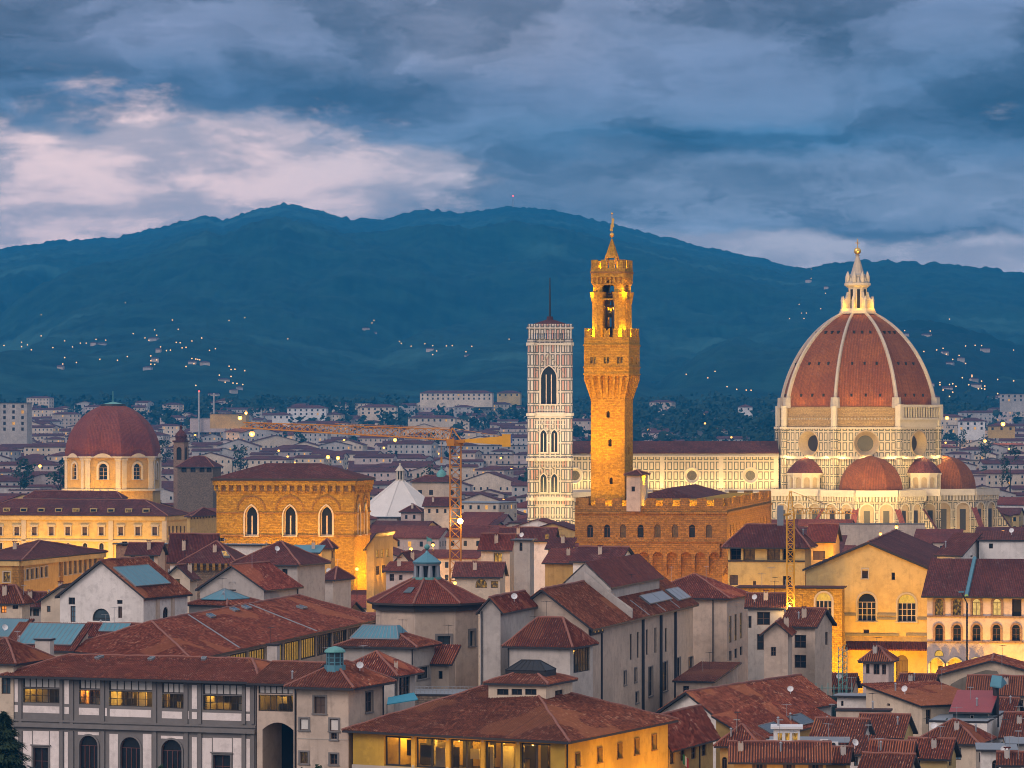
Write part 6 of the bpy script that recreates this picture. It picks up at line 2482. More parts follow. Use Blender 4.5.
wh = Bld('white_gabled_house', 'big white gabled house with an arched opening and pale blue roof glazing', quad_px(60, 143.5, 187.5, 604, 22), 597.5, P_WHITE)
wh.win(0, 68.5, 75, 597.5, 604.5, pane=GLASS, frame=DARK, mull=1, trans=0)
wh.win(0, 70.5, 75.5, 606, 622, pane=SHUT_B, frame=None)
wh.win(0, 92.5, 110, 608.5, 621, 'round', pane=GLASS_B, frame=DARK, mull=2, trans=1)
wh.win(0, 117, 122.5, 600, 604, pane=GLASS, frame=DARK, mull=0, trans=0)
wh.win(0, 118, 122, 606.5, 618, pane=SHUT_W, frame=None)
wh.win(1, 163, 168.5, 607, 619, 'round', pane=GLASS, frame=DARK, mull=1, trans=2)
wh.roof('gy', 5.2, .6, TILE, th=.3)
wh.skylight(0, .06, .78, .28, .78, TEAL, .25, bars=6)
for px in (157, 172):
    b = MB()
    ff = wh.faces[1]
    t = ff.t_of(px)
    ff.block(b, t - .4, t + .4, 0, wh.ze, .003, .3)
    b.build('buttress', P_TAN, wh.root)
wh.finish()
la = Bld('lean_to_roof', 'low red roofed annex with a slanting blue skylight before the white gable', quad_px(84, 133, 146, 585, 20), 637, P_TAN)
la.roof('gx', 1.5, .5, TILE)
la.skylight(0, .30, .80, .35, .95, TEAL, .2, bars=5)
la.finish()
for nm, (a, b_, c, Y, ey, rise, lab) in enumerate([(-30, 10, 30, 566, 643, 2.6, 'tiled shed at the picture edge with a slanting blue glass slope'), (4, 72, 88, 545, 651, 2.9, 'tiled shed with the larger slanting slope of ribbed blue glass')]):
    s_ = Bld('glass_roofed_shed', lab, quad_px(a, b_, c, Y, 20), ey, P_TAN)
    s_.roof('shed_back', rise, .5, TILE2, caps=False)
    s_.skylight(0, .18, .92, .18, .92, TEAL, .25, bars=11)
    s_.finish()

gb = Bld('grey_hip_block', 'tall plain grey block with hipped roof in front of the golden church', quad_px(236, 297.5, 325, 668, 20), 564, P_GREY)
gb.win(0, 282, 287.5, 569, 575.5, pane=GLASS, frame=DARK, mull=1, trans=0)
gb.roof('hip', 3.2, .8, TILE2, caps=True)
gb.pipe(0, 268)
gb.finish()
gb2 = Bld('grey_lean_to', 'lower grey block joined to the right of the tall plain one', quad_px(322, 333, 351, 690, 20), 580, P_GREY)
gb2.roof('hip', 1.8, .6, TILE2)
gb2.finish()
gg = Bld('grey_gabled_house', 'grey gabled house with one small round headed window', quad_px(200, 264, 299, 642, 20), 590, P_GREY)
gg.win(0, 229, 236, 582, 591, 'round', pane=GLASS_B, frame=DARK, mull=1, trans=1)
gg.roof('gy', 3.6, .6, TILE, th=.3)
gg.pipe(1, 297)
gg.finish()
sk = Bld('pyramid_skylight_house', 'low house carrying a shallow blue glass pyramid', quad_px(189, 226, 263, 622, 30), 606.5, P_GREY)
for x in (239, 251):
    sk.win(1, x - 1.3, x + 1.3, 604.5, 610.5, pane=GLASS, frame=DARK, mull=0, trans=0)
sk.roof('hip', 1.5, .5, TILE)
b = MB()
c = [Vector(sk.B(a, q, 1.0)) for a, q in ((.2, .12), (.85, .12), (.85, .8), (.2, .8))]
m0 = Vector(sk.B(.5, .45, 2.6))
slab(b, [[tuple(c[i]), tuple(c[(i + 1) % 4]), tuple(m0)] for i in range(4)], .1)
for i in range(4):
    b.tube(c[i], m0, .08, 4, 1)
    for k in (1, 2, 3):
        b.tube(c[i].lerp(c[(i + 1) % 4], k / 4), m0, .04, 4, 1)
b.build('skylight', [TEAL, LEAD], sk.rf)
sk.finish()

# --- right: floodlit hall, white palazzo, loggia house
hall = Bld('gabled_stone_hall', 'great gabled hall of pale stone with two tall arched windows, lit gold from below', quad_px(806, 931, None, 700, 9, d=80), 571, P_SAND, cat='hall')
LUN = glow('lamplit lunette', (1.0, .55, .06), .85, .35)
hall.rec = .7
hall.win(0, 857.5, 876, 593, 621.5, 'round', pane=GLASS, frame=S_TRIM, mull=3, trans=3, trim=S_TRIM, tw=.3, lunette=GLASS, fb=.14)
hall.win(0, 897.5, 916, 594, 622, 'round', pane=GLASS, frame=S_TRIM, mull=3, trans=3, trim=S_TRIM, tw=.3, lunette=LUN, fb=.14)
hall.win(0, 862, 868, 569, 578.5, pane=SHUT_W, frame=WOOD, trim=S_TRIM, mull=1, trans=1)
hall.win(0, 891.5, 895, 572.5, 580, pane=GLASS, frame=WOOD, mull=0, trans=1)
hall.win(0, 863.5, 869, 629.5, 633.5, pane=SHUT_W, frame=None)
hall.win(0, 896, 908, 655, 682, 'round', pane=SHUT_W, frame=WOOD, mull=3, trans=2)
hall.roof('gy', 4.6, .6, TILE2, th=.4)
for y, x0, x1 in ((614.5, 877, 896), (618.5, 877, 896), (634.5, 844, 899), (634.5, 906, 929), (614.5, 844, 856), (618.5, 917, 929)):
    ff = hall.faces[0]
    b = MB()
    t0, t1 = ff.t_of(x0), ff.t_of(x1)
    z = ff.z_of(y, t0)
    ff.block(b, t0, min(t1, ff.len), z - .2, z + .2, .003, .2)
    b.build('string_course', S_PIETRA, hall.root)
b = MB()
ff = hall.faces[0]
t0, t1 = ff.t_of(846), ff.len
za_, zb_ = ff.z_of(648, t0), ff.z_of(641, t0)
slab(b, [[ff.pt(t0, za_, 2.2), ff.pt(t1, za_, 2.2), ff.pt(t1, zb_, 0.01), ff.pt(t0, zb_, 0.01)]], .25)
b.build('ledge_roof', TILE2, hall.root)
hall.finish()
hw_ = Bld('old_rubble_wall', 'golden rubble wall with one lamplit arched window left of the great hall', quad_px(738, 842, None, 693, 9, d=6), 589, S_GOLD, cat='wall')
hw_.win(0, 815.5, 832, 592.5, 622, 'round', pane=GLASS, frame=S_TRIM, mull=3, trans=3, trim=S_TRIM, tw=.3, lunette=LUN, fb=.14)
hw_.roof('flat', 0, .4, TILE2, caps=False)
hw_.finish()
pz_ = Bld('white_palazzo', 'cream white palazzo with two rows of brick rimmed arched windows', quad_px(927, 1050, None, 676, 12, d=13), 597, P_PINK)
GLOWW = glow('bright lamplit pane', (1.0, .62, .16), .9, .5)
for i, x in enumerate((939, 957, 976.5, 997)):
    pz_.win(0, x - 4.2, x + 4.2, 598.5, 615.5, 'round', pane=(LIT_S, LIT_S, GLOWW, GLOWW)[i], frame=WOOD, mull=1, trans=2, trim=BRICK, tw=.32, to=.14, sill=True)
for x in (939, 957, 976.5, 996.5, 1016):
    pz_.win(0, x - 4.0, x + 4.0, 624.5, 641, 'round', pane=GLASS, frame=WOOD, mull=1, trans=2, trim=BRICK, tw=.32, to=.14)
pz_.win(0, 1012, 1021.5, 599, 618, pane=SLOT, frame=WOOD, mull=0, trans=0)
pz_.win(0, 934.5, 943.5, 650, 656.5, 'round', pane=LUN, frame=WOOD, mull=0, trans=0)
for x in (941, 957, 976):
    pz_.win(0, x - 3, x + 3, 666, 684, pane=GLASS, frame=WOOD)
for y in (616.8, 642.2):
    pz_.band(0, y, .28, .18, BRICK)
pz_.roof('shed_back', 5.2, .9, TILE2, caps=False, th=.3)
b = MB()
b.tube(pz_.roof_pt(0, .34, .0) + Vector((0, 0, .1)), pz_.roof_pt(0, .34, 1.0) + Vector((0, 0, .1)), .35, 6)
b.build('roof_gutter', TEAL, pz_.rf)
ff = pz_.faces[0]
for x0, x1 in ((929.5, 946), (947.5, 965.5), (968.5, 986)):
    b = MB()
    t0, t1 = ff.t_of(x0), ff.t_of(x1)
    zs = ff.z_of(662.5, t0)
    n = 10
    cv = [(t0 + (t1 - t0) * i / n, zs + 1.1 * sin(pi * i / n)) for i in range(n + 1)]
    for (xa, qa), (xb, qb) in zip(cv, cv[1:]):
        b.poly([ff.pt(xa, qa, 2.4), ff.pt(xb, qb, 2.4), ff.pt(xb, qb, .01), ff.pt(xa, qa, .01)])
        b.poly([ff.pt(xa, qa - .2, .01), ff.pt(xb, qb - .2, .01), ff.pt(xb, qb - .2, 2.4), ff.pt(xa, qa - .2, 2.4)])
        b.poly([ff.pt(xa, qa - .2, 2.4), ff.pt(xb, qb - .2, 2.4), ff.pt(xb, qb, 2.4), ff.pt(xa, qa, 2.4)])
    ff.block(b, t0, t0 + .3, 4, zs, .01, 2.3, 1)
    ff.block(b, t1 - .3, t1, 4, zs, .01, 2.3, 1)
    b.build('porch_vault', [LEAD, P_PINK], pz_.root)
pz_.finish()
st = thing('street_lamp', 'tall dark mast carrying a small lamp head before the white palazzo', 'street lamp', (wx(967, 668), 668, 0))
b = MB()
b.tube((wx(967, 668), 668, 0), (wx(967, 668), 668, wz(603, 668)), .16, 6)
b.tube((wx(967, 668), 668, wz(603, 668)), (wx(961.5, 668), 668, wz(592.5, 668)), .1, 6)
b.build('mast', IRON, st)
b = MB()
b.prism([(wx(958.5, 668), 667.6), (wx(964, 668), 667.6), (wx(964, 668), 668.4), (wx(958.5, 668), 668.4)], wz(592.6, 668), wz(591.2, 668))
b.build('lamp_head', TEAL, st)
wa = Bld('white_attic_block', 'plain white attic block rising behind the palazzo roof', quad_px(979, 1050, None, 700, 6, d=12), 541.5, P_WHITE)
wa.win(0, 989, 993, 543.5, 548.5, pane=GLASS, frame=DARK, mull=0, trans=0)
wa.roof('shed_back', 1.2, .3, TILE2, caps=False)
wa.finish()
wa2 = Bld('white_corner_house', 'white corner house with a steep dark red lean-to roof above the palazzo', quad_px(937, 961, 979.5, 694, 24), 556.5, P_WHITE)
wa2.win(0, 947, 954.5, 565.5, 573, pane=GLASS, frame=DARK, mull=1, trans=0)
wa2.win(1, 970.5, 973, 551, 557, pane=GLASS, frame=DARK, mull=0, trans=0)
wa2.roof('shed_back', 3.4, .4, TILE2, caps=False)
wa2.finish()
lg = Bld('loggia_house', 'house with a dark roofed timber loggia beside the crenellated palace', quad_px(728, 805, 811, 745, 11), 545, P_SAND)
lg.rec = 1.6
for x0, x1 in ((730, 741), (743.2, 755), (767, 780), (782.5, 795)):
    lg.win(0, x0, x1, 546.5, 560, pane=DIM if x0 in (743.2, 767) else SLOT, frame=None)
for x0, x1, y0, y1, pn in ((729.5, 738, 575, 585, SHUT_W), (753, 756, 581, 585, GLASS), (783, 791, 576, 589, GLASS)):
    lg.win(0, x0, x1, y0, y1, pane=pn, frame=WOOD, rec=.3)
lg.band(0, 561, .3, .2, DARK)
lg.roof('hip', 3.4, 1.1, TILE2, a=.2)
lg.finish()
yg = Bld('amber_gabled_house', 'gabled house glowing bright amber right of the loggia house', quad_px(808, 833, 839.5, 790, 12), 541.5, P_OCHRE)
yg.win(0, 813, 825, 551, 560, pane=SHUT_W, frame=WOOD)
yg.roof('gx', 3.0, .6, TILE3)
yg.finish()
for spec in [
    ('grey_townhouse', 'grey townhouse with two large dark windows behind the tower crane', (748, 784, None, 640, 6, 10), 608, P_GREY, 'gx', 1.8, TILE2, [(0, 757, 770, 612, 625), (0, 757, 770, 634, 650), (0, 745, 751.5, 616, 628)]),
    ('tan_gabled_house', 'tan house whose gable end is half bare brick', (783, 815, 832, 600, 24, None), 626.5, P_TAN, 'gx', 2.2, TILE2, [(0, 794.5, 806, 635, 648), (0, 794.5, 806, 655, 668), (1, 825.3, 828, 632, 645)]),
    ('small_tan_house', 'small tan house with a single window under its low gable', (764, 788, None, 588, 8, 9), 634, P_TAN, 'gy', 1.5, TILE, [(0, 771, 776, 647, 656)]),
    ('cream_house', 'cream house with one lit yellow window near the tower crane foot', (481, 510, 516, 762, 15, None), 548.5, P_CREAM, 'gx', 2.4, TILE, [(0, 494, 502, 553, 563, LIT)]),
    ('lit_ochre_house', 'deep ochre house with lamps along its side front of the golden church', (366.5, 374, 393, 830, 9, None), 547.5, P_OCHRE, 'shed_right', 2.0, TILE, [(1, 376, 379, 550, 558, LIT), (1, 381, 384, 549.5, 557.5, LIT), (1, 386, 389, 549, 557, LIT), (1, 376, 380, 566, 575), (1, 382, 386, 565, 573)]),
    ('cream_gabled_house', 'cream gabled house with a half round window left of the octagonal lantern', (392, 413, 420, 765, 15, None), 566, P_CREAM, 'gy', 2.4, TILE2, [(0, 399, 413, 568, 576, GLASS, 'round')]),
    ('shuttered_house', 'cream house with brown shutters below the half round window', (386, 414, 420, 735, 15, None), 571.5, P_PINK, 'shed_back', 1.2, TILE, [(0, 389.5, 394, 574, 581), (0, 399, 402.5, 575, 580)]),
    ('grey_gabled_house', 'small house with a dark roof and bluish white gable close under the palace', (573, 618, 635, 715, 20, None), 562, P_WHITE, 'gx', 2.2, TILE2, []),
    ('yellow_townhouse', 'narrow yellow townhouse left of the palace wall', (548, 570, 574, 790, 12, None), 549, P_OCHRE, 'shed_back', 1.6, TILE2, [(0, 554, 563, 551, 556)]),
    ('red_roofed_house', 'low house with wide red roof and amber eaves below the palace', (545, 574, None, 760, 10, 10), 564, P_OCHRE, 'shed_back', 2.2, TILE, []),
    ('pale_townhouse', 'pale townhouse with two lit yellow windows behind the lit cream house', (500, 553, None, 850, 6, 10), 541, P_WHITE, 'gx', 2.4, TILE2, [(0, 509, 512, 534.5, 539, LIT), (0, 545, 549, 534, 540, LIT)]),
    ('narrow_grey_house', 'narrow pale grey house front with one tall dark slit', (514, 530, 534, 748, 12, None), 541, P_GREY, 'flat', 0, LEAD, [(0, 519.5, 522.5, 538.5 + 4, 551)]),
    ('shopfront_house', 'yellowish house with two arched gates at the tower crane foot', (455, 500, None, 735, 6, 9), 577, P_CREAM, 'gx', 2.2, TILE2, [(0, 475.5, 487, 579, 588, LIT_S, 'round'), (0, 491, 498, 581, 588, LIT_S)]),
    ('quoined_palace', 'yellow palace with dark stone corners and one shuttered lit window', (-30, 20, 104, 760, 13, None), 561, P_OCHRE, 'hip', 2.8, TILE2, [(0, 3.5, 10, 572, 582, LIT_S)] + [(1, 21.5 + 4.7 * k, 24 + 4.7 * k, 570 - .75 * k, 580.5 - .75 * k) for k in range(6)] + [(1, 59 + 5 * k, 61.5 + 5 * k, 562 - .8 * k, 576 - .8 * k) for k in range(8)]),
    ('blue_window_house', 'small brown house with two blue shuttered windows before the long yellow palace', (128, 158, 165, 780, 12, None), 554, P_TAN, 'gx', 1.8, TILE2, [(0, 130.5, 135, 556, 562, SHUT_B), (0, 149.5, 154, 556, 562, SHUT_B), (0, 144, 153, 567, 571)]),
    ('brick_terrace_house', 'bare brick house with a cluttered roof terrace before the long yellow palace', (116, 165, 172, 815, 12, None), 545, BRICK, 'flat', 0, LEAD, [(0, 122, 127, 541.5, 546)]),
    ('bracketed_house', 'brown rubble house with lamps under its bracketed eave', (181, 236, None, 750, 8, 14), 563.5, S_RUBBLE, 'hip', 3.6, TILE2, []),
    ('pale_sided_house', 'house with a purple brown roof and plain white side before the golden church', (170, 214, 219, 790, 12, None), 557, P_WHITE, 'gx', 4.2, TILE2, [(0, 174, 180, 558.5, 562)]),
    ('roof_terrace_house', 'bluish white house with a glazed roof terrace under the golden church windows', (215, 262, 268, 790, 12, None), 546, P_WHITE, 'flat', 0, LEAD, [(0, 220, 224, 538, 541)]),
    ('teal_roof_house', 'house with a flat blue green roof beside the golden church foot', (292, 318, 322, 800, 12, None), 553, P_OCHRE, 'shed_back', 1.0, TEAL, []),
    ('ochre_turret_house', 'little ochre house with dark pyramid roof against the golden church', (319, 331, 335, 830, 14, None), 547, P_OCHRE, 'pyr', 1.4, TILE2, [(1, 332, 333.5, 551, 558)]),
    ('small_gabled_house', 'small cream gable with one lit window behind the white gabled house', (165, 190, 197, 690, 15, None), 578.5, P_CREAM, 'gy', 2.0, TILE2, [(0, 174.5, 180, 579, 585, LIT_S)]),
    ('lamplit_corner_house', 'low house with a glowing orange ground floor at the picture edge', (-20, 22, 30, 650, 14, None), 601, P_CREAM, 'hip', 2.2, TILE, [(0, 1, 6.5, 606, 613, LIT_O), (0, 12.5, 18, 603.5, 609)]),
    ('blue_shuttered_house', 'narrow cream house with a pale blue door left of the white gable', (41, 60, None, 640, 10, 9), 601, P_CREAM, 'shed_right', 2.0, TILE, [(0, 47, 50.5, 606, 612, SHUT_B)]),
    ('dark_courtyard_house', 'shadowy house with tall blue panes behind the white gable', (24, 41, 46, 660, 14, None), 604, P_GREY, 'gx', 1.6, TILE2, [(0, 29, 31.5, 608, 616, GLASS_B), (0, 33, 39, 607, 616, GLASS_B)]),
    ('tall_cream_house', 'tall cream house hiding the right foot of the white pyramid roof', (424, 452, 457, 1285, 12, None), 506, P_CREAM, 'gx', 2.4, TILE2, [(0, 428, 430.5, 509, 513), (0, 436, 438.5, 509, 513), (0, 444, 446.5, 509, 513)]),
    ('pink_tower_house', 'pinkish tower house before the middle of the white pyramid roof', (401, 421, 426, 1290, 12, None), 512, P_PINK, 'hip', 2.0, TILE2, [(0, 405, 407.5, 515, 519), (0, 413, 415.5, 515, 519)]),
    ('low_grey_house', 'grey house with a dark flat terrace at the left foot of the white pyramid roof', (371, 397, 401, 1292, 12, None), 518, P_GREY, 'flat', 0, LEAD, [(0, 376, 379, 521, 525), (0, 386, 389, 521, 525)]),
    ('dark_riverside_house', 'house with a blue grey upper window just left of the long stone framed wing', (-40, 13.5, None, 512, 16, 12), 664, P_CREAM, 'hip', 2.6, TILE, [(0, 1.5, 10.5, 676, 694, GLASS_B)]),
]:
    nm, lab, (a, b_, c, Y, th, d), ey, wm_, rk, rise, rmat, wins = spec
    H_ = Bld(nm, lab, quad_px(a, b_, c, Y, th, d), ey, wm_, cat='house')
    for w in wins:
        pn = w[5] if len(w) > 5 else GLASS
        kk_ = w[6] if len(w) > 6 else None
        H_.win(w[0], w[1], w[2], w[3], w[4], kk_, pane=pn, mull=1 if w[2] - w[1] > 3 else 0, trans=1, frame=SHUT_W, trim=S_TRIM if nm in ('quoined_palace', 'cream_house') else None, tw=.2)
    H_.roof(rk, rise if rk != 'flat' else 0, .6, rmat, caps=rk in ('gx', 'gy', 'hip', 'pyr'))
    if nm == 'bracketed_house':
        ff = H_.faces[0]
        b = MB()
        for k in range(9):
            t = ff.len * (k + .5) / 9
            ff.block(b, t - .25, t + .25, H_.ze - 1.3, H_.ze, .003, .8)
        b.build('bracket', S_BROWN, H_.root)
        H_.skylight(0, .80, .93, .25, .48, LIT, .4)
    if nm == 'quoined_palace':
        ff = H_.faces[0]
        for fc, tq in ((ff, ff.len - .8), (H_.faces[1], .8), (H_.faces[1], H_.faces[1].len * .47)):
            b = MB()
            fc.block(b, tq - .7, tq + .7, 0, H_.ze - .1, .003, .2)
            b.build('quoin', S_BROWN, H_.root)
        for i in (0, 1):
            H_.band(i, z=H_.ze - .5, h=.9, out=.5, mat=P_SAND, name='cornice')
    if rk != 'flat' and rk != 'pyr':
        H_.chimney(0, .3 + .4 * random.random(), .55, .7, 1.1)
    H_.finish()

# --- long yellow palace at the left
lp = Bld('long_yellow_palace', 'long glowing yellow palace with a row of pedimented windows', quad_px(-30, 166, 188, 1150, 14), 515.5, P_SAND, cat='palace')
for x in (0, 17, 34.5, 51.5, 68, 85, 101.5, 121, 138, 155):
    lp.win(0, x - 2.4, x + 2.4, 527, 535.5, pane=SHUT_W, frame=WOOD, mull=1, trans=0, trim=S_TRIM, tw=.35, to=.25, head=.35)
    lp.win(0, x - 2.2, x + 2.2, 543, 550, 'round' if x in (85, 101.5, 68) else None, pane=GLASS, frame=WOOD, mull=1, trans=0, trim=S_TRIM, tw=.35)
for k in range(5):
    lp.win(1, 168.5 + 3.8 * k, 170.2 + 3.8 * k, 526, 535, pane=GLASS, frame=WOOD, mull=0, trans=0)
for i in (0, 1):
    lp.band(i, z=lp.ze - .8, h=1.4, out=.5, mat=P_SAND, name='cornice')
    lp.band(i, 540.5, .5, .3, S_TRIM)
for x in (24, 111, 164.5):
    b = MB()
    ff = lp.faces[0]
    t = ff.t_of(x)
    ff.block(b, t - .7, t + .7, 0, lp.ze - .2, .003, .3)
    b.build('pilaster', S_TRIM, lp.root)
lp.roof('hip', 4.0, .8, TILE2)
for k in range(10):
    pp = lp.roof_pt(0, .06 + .095 * k, .25)
    b = MB()
    b.box(pp.x - 1.0, pp.x + 1.0, pp.y - .6, pp.y + 1.8, pp.z - .3, pp.z + .85)
    b.poly([(pp.x - .75, pp.y - .62, pp.z - .1), (pp.x + .75, pp.y - .62, pp.z - .1), (pp.x + .75, pp.y - .62, pp.z + .6), (pp.x - .75, pp.y - .62, pp.z + .6)], 1)
    b.build('dormer', [P_SAND, LIT_S if k in (1, 5, 8) else GLASS], lp.rf)
lp.finish()
at_ = Bld('attic_storey', 'low pale attic storey set back over the long yellow palace roof', quad_px(25, 121, 126, 1185, 14), 498, P_SAND)
at_.roof('hip', 1.6, .5, TILE2)
at_.finish()
sd = Bld('arcaded_side_house', 'ochre house with a close row of small windows right of the long yellow palace', quad_px(187, 190, 219, 1130, 20), 517, P_OCHRE)
for k in range(9):
    sd.win(1, 190.8 + 3.0 * k, 192.3 + 3.0 * k, 515 - .25 * k, 519.5 - .25 * k, pane=GLASS, frame=WOOD, mull=0, trans=0)
sd.roof('hip', 2.2, .6, TILE2)
sd.finish()
lo2 = Bld('loggia_tower_house', 'stone house with an open arcaded top storey right of the brick belfry', quad_px(177.5, 213, 221, 1480, 14), 466.5, S_RUBBLE)
for x in (184, 193, 202, 209):
    lo2.win(0, x - 2.6, x + 2.6, 466.8, 472.5, 'round', pane=SLOT, frame=None)
lo2.roof('hip', 3.4, .7, TILE2)
lo2.finish()
dc = Bld('small_domed_church', 'grey church with a tiny verdigris dome behind the tower crane mast', quad_px(412, 456, 461, 1440, 12), 482, P_TAN, cat='church')
for x in (420, 431, 452):
    dc.win(0, x - 2, x + 2, 490, 495, pane=GLASS, frame=WOOD)
dc.roof('hip', 2.0, .6, TILE2)
dcc = (wx(441.5, 1446), 1446.0)
b = MB()
q = lambda py: wz(py, 1446)
b.frustum(dcc, 1.75, 1.75, q(484), q(477), 12, 1)
b.lathe(dcc, [(2.0, q(477.2)), (2.0, q(476.4)), (1.75, q(473.5)), (1.2, q(471.2)), (.5, q(469.8)), (.3, q(469.4)), (.35, q(467)), (.05, q(466))], 14, 0, smooth=True)
b.build('dome', [COPPER, P_GREY], dc.root)
dc.finish()


# ------------------------------------------------------------------ roofs and terraces at the lower right
REDM = simple('oxide red sheet roof', (0.24, 0.035, 0.04), .5, var=.2)
CAP = [
    ('watch_turret', 'slim cream turret with three small windows in front of the great gabled hall', (863, 888.5, 894, 566, 14, None), 661, P_PINK, 'hip', 1.6, TILE2, [(0, 866, 869.5, 664, 674), (0, 873.5, 879.5, 664, 674.5), (0, 882, 886, 664.5, 674.5)]),
    ('stained_gable_house', 'wide cream gable with a big grey stain below the white palazzo', (939, 1045, None, 604, 8, 16), 677, P_CREAM, 'gy', 2.2, TILE2, []),
    ('cream_corner_house', 'long cream corner house with a narrow dark door and sloping tile roof', (866, 922, 990, 540, -30, None), 707, P_CREAM, 'shed_back', 2.0, TILE, [(0, 926, 931, 709.5, 724, SLOT), (3, 887, 890, 702, 706)]),
    ('cream_terrace_house', 'cream house with small dark windows right of the red terrace room', (969, 1045, None, 580, 10, 10), 696, P_CREAM, 'gx', 2.2, TILE, [(0, 977, 982.5, 697.5, 702), (0, 1011, 1016, 700, 707.5), (0, 1020, 1023.5, 700, 707)]),
    ('blue_shutter_house', 'cream house with one pair of blue shutters under a wide hipped roof', (917, 976, 991, 510, 18, None), 744, P_CREAM, 'hip', 2.4, TILE, [(0, 954, 961, 748, 760, SHUT_B), (1, 979, 983, 752, 762)]),
    ('low_tiled_house', 'low yellowish house with twin tile slopes before the blue shuttered one', (908, 947, 956, 492, 20, None), 757.5, P_SAND, 'gx', 1.8, TILE, [(0, 914, 920, 758, 766), (1, 949, 952, 758, 766)]),
    ('red_roof_cottage', 'narrow house with bright red tiles at the right picture edge', (1003, 1024, 1034, 530, 14, None), 738, P_CREAM, 'gx', 2.6, TILE3, []),
    ('white_terrace_house', 'white cubic terrace house with a little arched window at the bottom corner', (981, 1013, None, 474, 6, 9), 752, P_WHITE, 'flat', 0, LEAD, [(0, 992, 999, 760, 775, GLASS, 'round')]),
    ('pale_blue_house', 'pale blue grey house with rooftop railing at the right bottom corner', (1010, 1045, None, 482, 6, 9), 746, P_WHITE, 'flat', 0, LEAD, [(0, 1016, 1020, 752, 760)]),
    ('tiny_red_roof', 'tiny red gabled roof before the white cubic terrace house', (1001, 1021, None, 466, 8, 4), 765, P_CREAM, 'gx', 1.0, TILE3, []),
    ('patched_roof_house', 'white house with patched orange red roof right of the penthouse', (812, 858, 872, 506, 16, None), 744, P_WHITE, 'gx', 2.5, TILE3, [(0, 842, 846, 747, 756), (0, 850, 853, 748, 757)]),
    ('weathered_roof_house', 'house under a broad weathered roof crowded with aerials', (857, 900, 913, 522, 16, None), 738, P_SAND, 'gx', 2.4, TILE, [(0, 879, 883, 741, 746)]),
    ('blue_walled_house', 'low bluish house squeezed between the patched and the weathered roofs', (850, 876, 882, 492, 14, None), 755, P_WHITE, 'shed_back', 1.5, TILE, [(0, 854, 858, 757, 766, SHUT_B), (0, 862, 867, 757, 766, SHUT_B)]),
    ('bottom_ribbed_roof', 'house showing only its ribbed red roof along the bottom edge', (862, 906, 916, 464, 20, None), 773, P_CREAM, 'gx', 1.7, TILE3, []),
    ('dark_eaved_house', 'shadowed little house between the low tiled house and the ribbed roof', (872, 910, 914, 486, 14, None), 756, P_TAN, 'gx', 1.4, TILE2, [(0, 882, 886, 758, 764), (0, 893, 897, 758, 764, SHUT_B)]),
    ('broken_wall_house', 'house with half ruined white wall beside the stained gable', (899, 930, 938, 582, 14, None), 692, P_WHITE, 'gx', 2.0, TILE2, []),
    ('netted_roof_house', 'pinkish roofed house behind the green scaffold netting', (822, 850, 858, 610, 14, None), 690, P_TAN, 'gx', 1.9, TILE2, []),
    ('flat_white_house', 'small white walled house at the foot of the cream turret', (837, 868, 873, 556, 14, None), 698, P_WHITE, 'flat', 0, LEAD, [(0, 841, 843.5, 701, 706)]),
    ('brown_roof_house', 'house with a brown roof and cream wall right of the oxide red terrace room', (996, 1012, 1020, 560, 18, None), 713, P_CREAM, 'gx', 1.6, TILE, [(0, 1001, 1005, 714, 720)]),
    ('bottom_left_roof', 'small ochre roof tucked beside the bottom edge right of the yellow house', (826, 846, 850, 470, 12, None), 762, P_OCHRE, 'gx', 1.3, TILE2, []),
]
for spec in CAP:
    nm, lab, (a, b_, c, Y, th, d), ey, wm_, rk, rise, rmat, wins = spec
    H_ = Bld(nm, lab, quad_px(a, b_, c, Y, th, d), ey, wm_, cat='house', at=0 if th < 0 else 1)
    for w in wins:
        H_.win(w[0], w[1], w[2], w[3], w[4], w[6] if len(w) > 6 else None, pane=w[5] if len(w) > 5 else GLASS, mull=1 if w[2] - w[1] > 3 else 0, trans=1, frame=WOOD)
    H_.roof(rk, rise if rk != 'flat' else 0, .6, rmat, caps=rk in ('gx', 'gy', 'hip'))
    if rk in ('gx', 'hip') and random.random() < .7:
        H_.chimney(0, .2 + .6 * random.random(), .6, .6, .8, P_GREY)
    H_.finish()
    if nm == 'stained_gable_house':
        mb = MB()
        ff = H_.faces[0]
        out = [(951, 684), (960, 679), (972, 674), (986, 670), (997, 671), (1000, 676), (991, 683), (978, 688), (966, 695), (954, 697), (947, 692)]
        P_ = [ff.pt(ff.t_of(x), ff.z_of(y, ff.t_of(x)), .012) for x, y in out]
        mb.poly(P_[::-1])
        mb.build('bare_render_patch', plaster('bare grey render', (0.20, 0.175, 0.14), .4), H_.root)
tr_ = Bld('terrace_room', 'glazed terrace room under a sloping oxide red sheet roof', quad_px(953, 988, 995, 534, 14), 713.5, GLASS_B, cat='building')
tr_.win(0, 970, 974, 715, 722.5, pane=SLOT, frame=WHITE, mull=0, trans=0)
tr_.win(1, 990, 993, 715, 722, pane=GLASS, frame=WHITE, mull=0, trans=0)
tr_.roof('shed_back', 2.1, .5, REDM, caps=False)
tr_.finish()
tb_ = Bld('terrace_block', 'white parapeted terrace block carrying the glazed terrace room', quad_px(929, 987, 1005, 529, 14), 723.5, P_WHITE)
tb_.roof('flat', 0, .05, LEAD, caps=False)
tb_.finish()
pw = Bld('parapet_wall', 'long tan parapet wall in front of the cream corner house', quad_px(836, 890, None, 532, 10, d=2.5), 712, P_TAN, cat='wall')
pw.win(0, 876, 879.5, 716, 720, pane=GLASS, frame=DARK)
pw.roof('flat', 0, .15, TILE2, caps=False)
pw.finish()
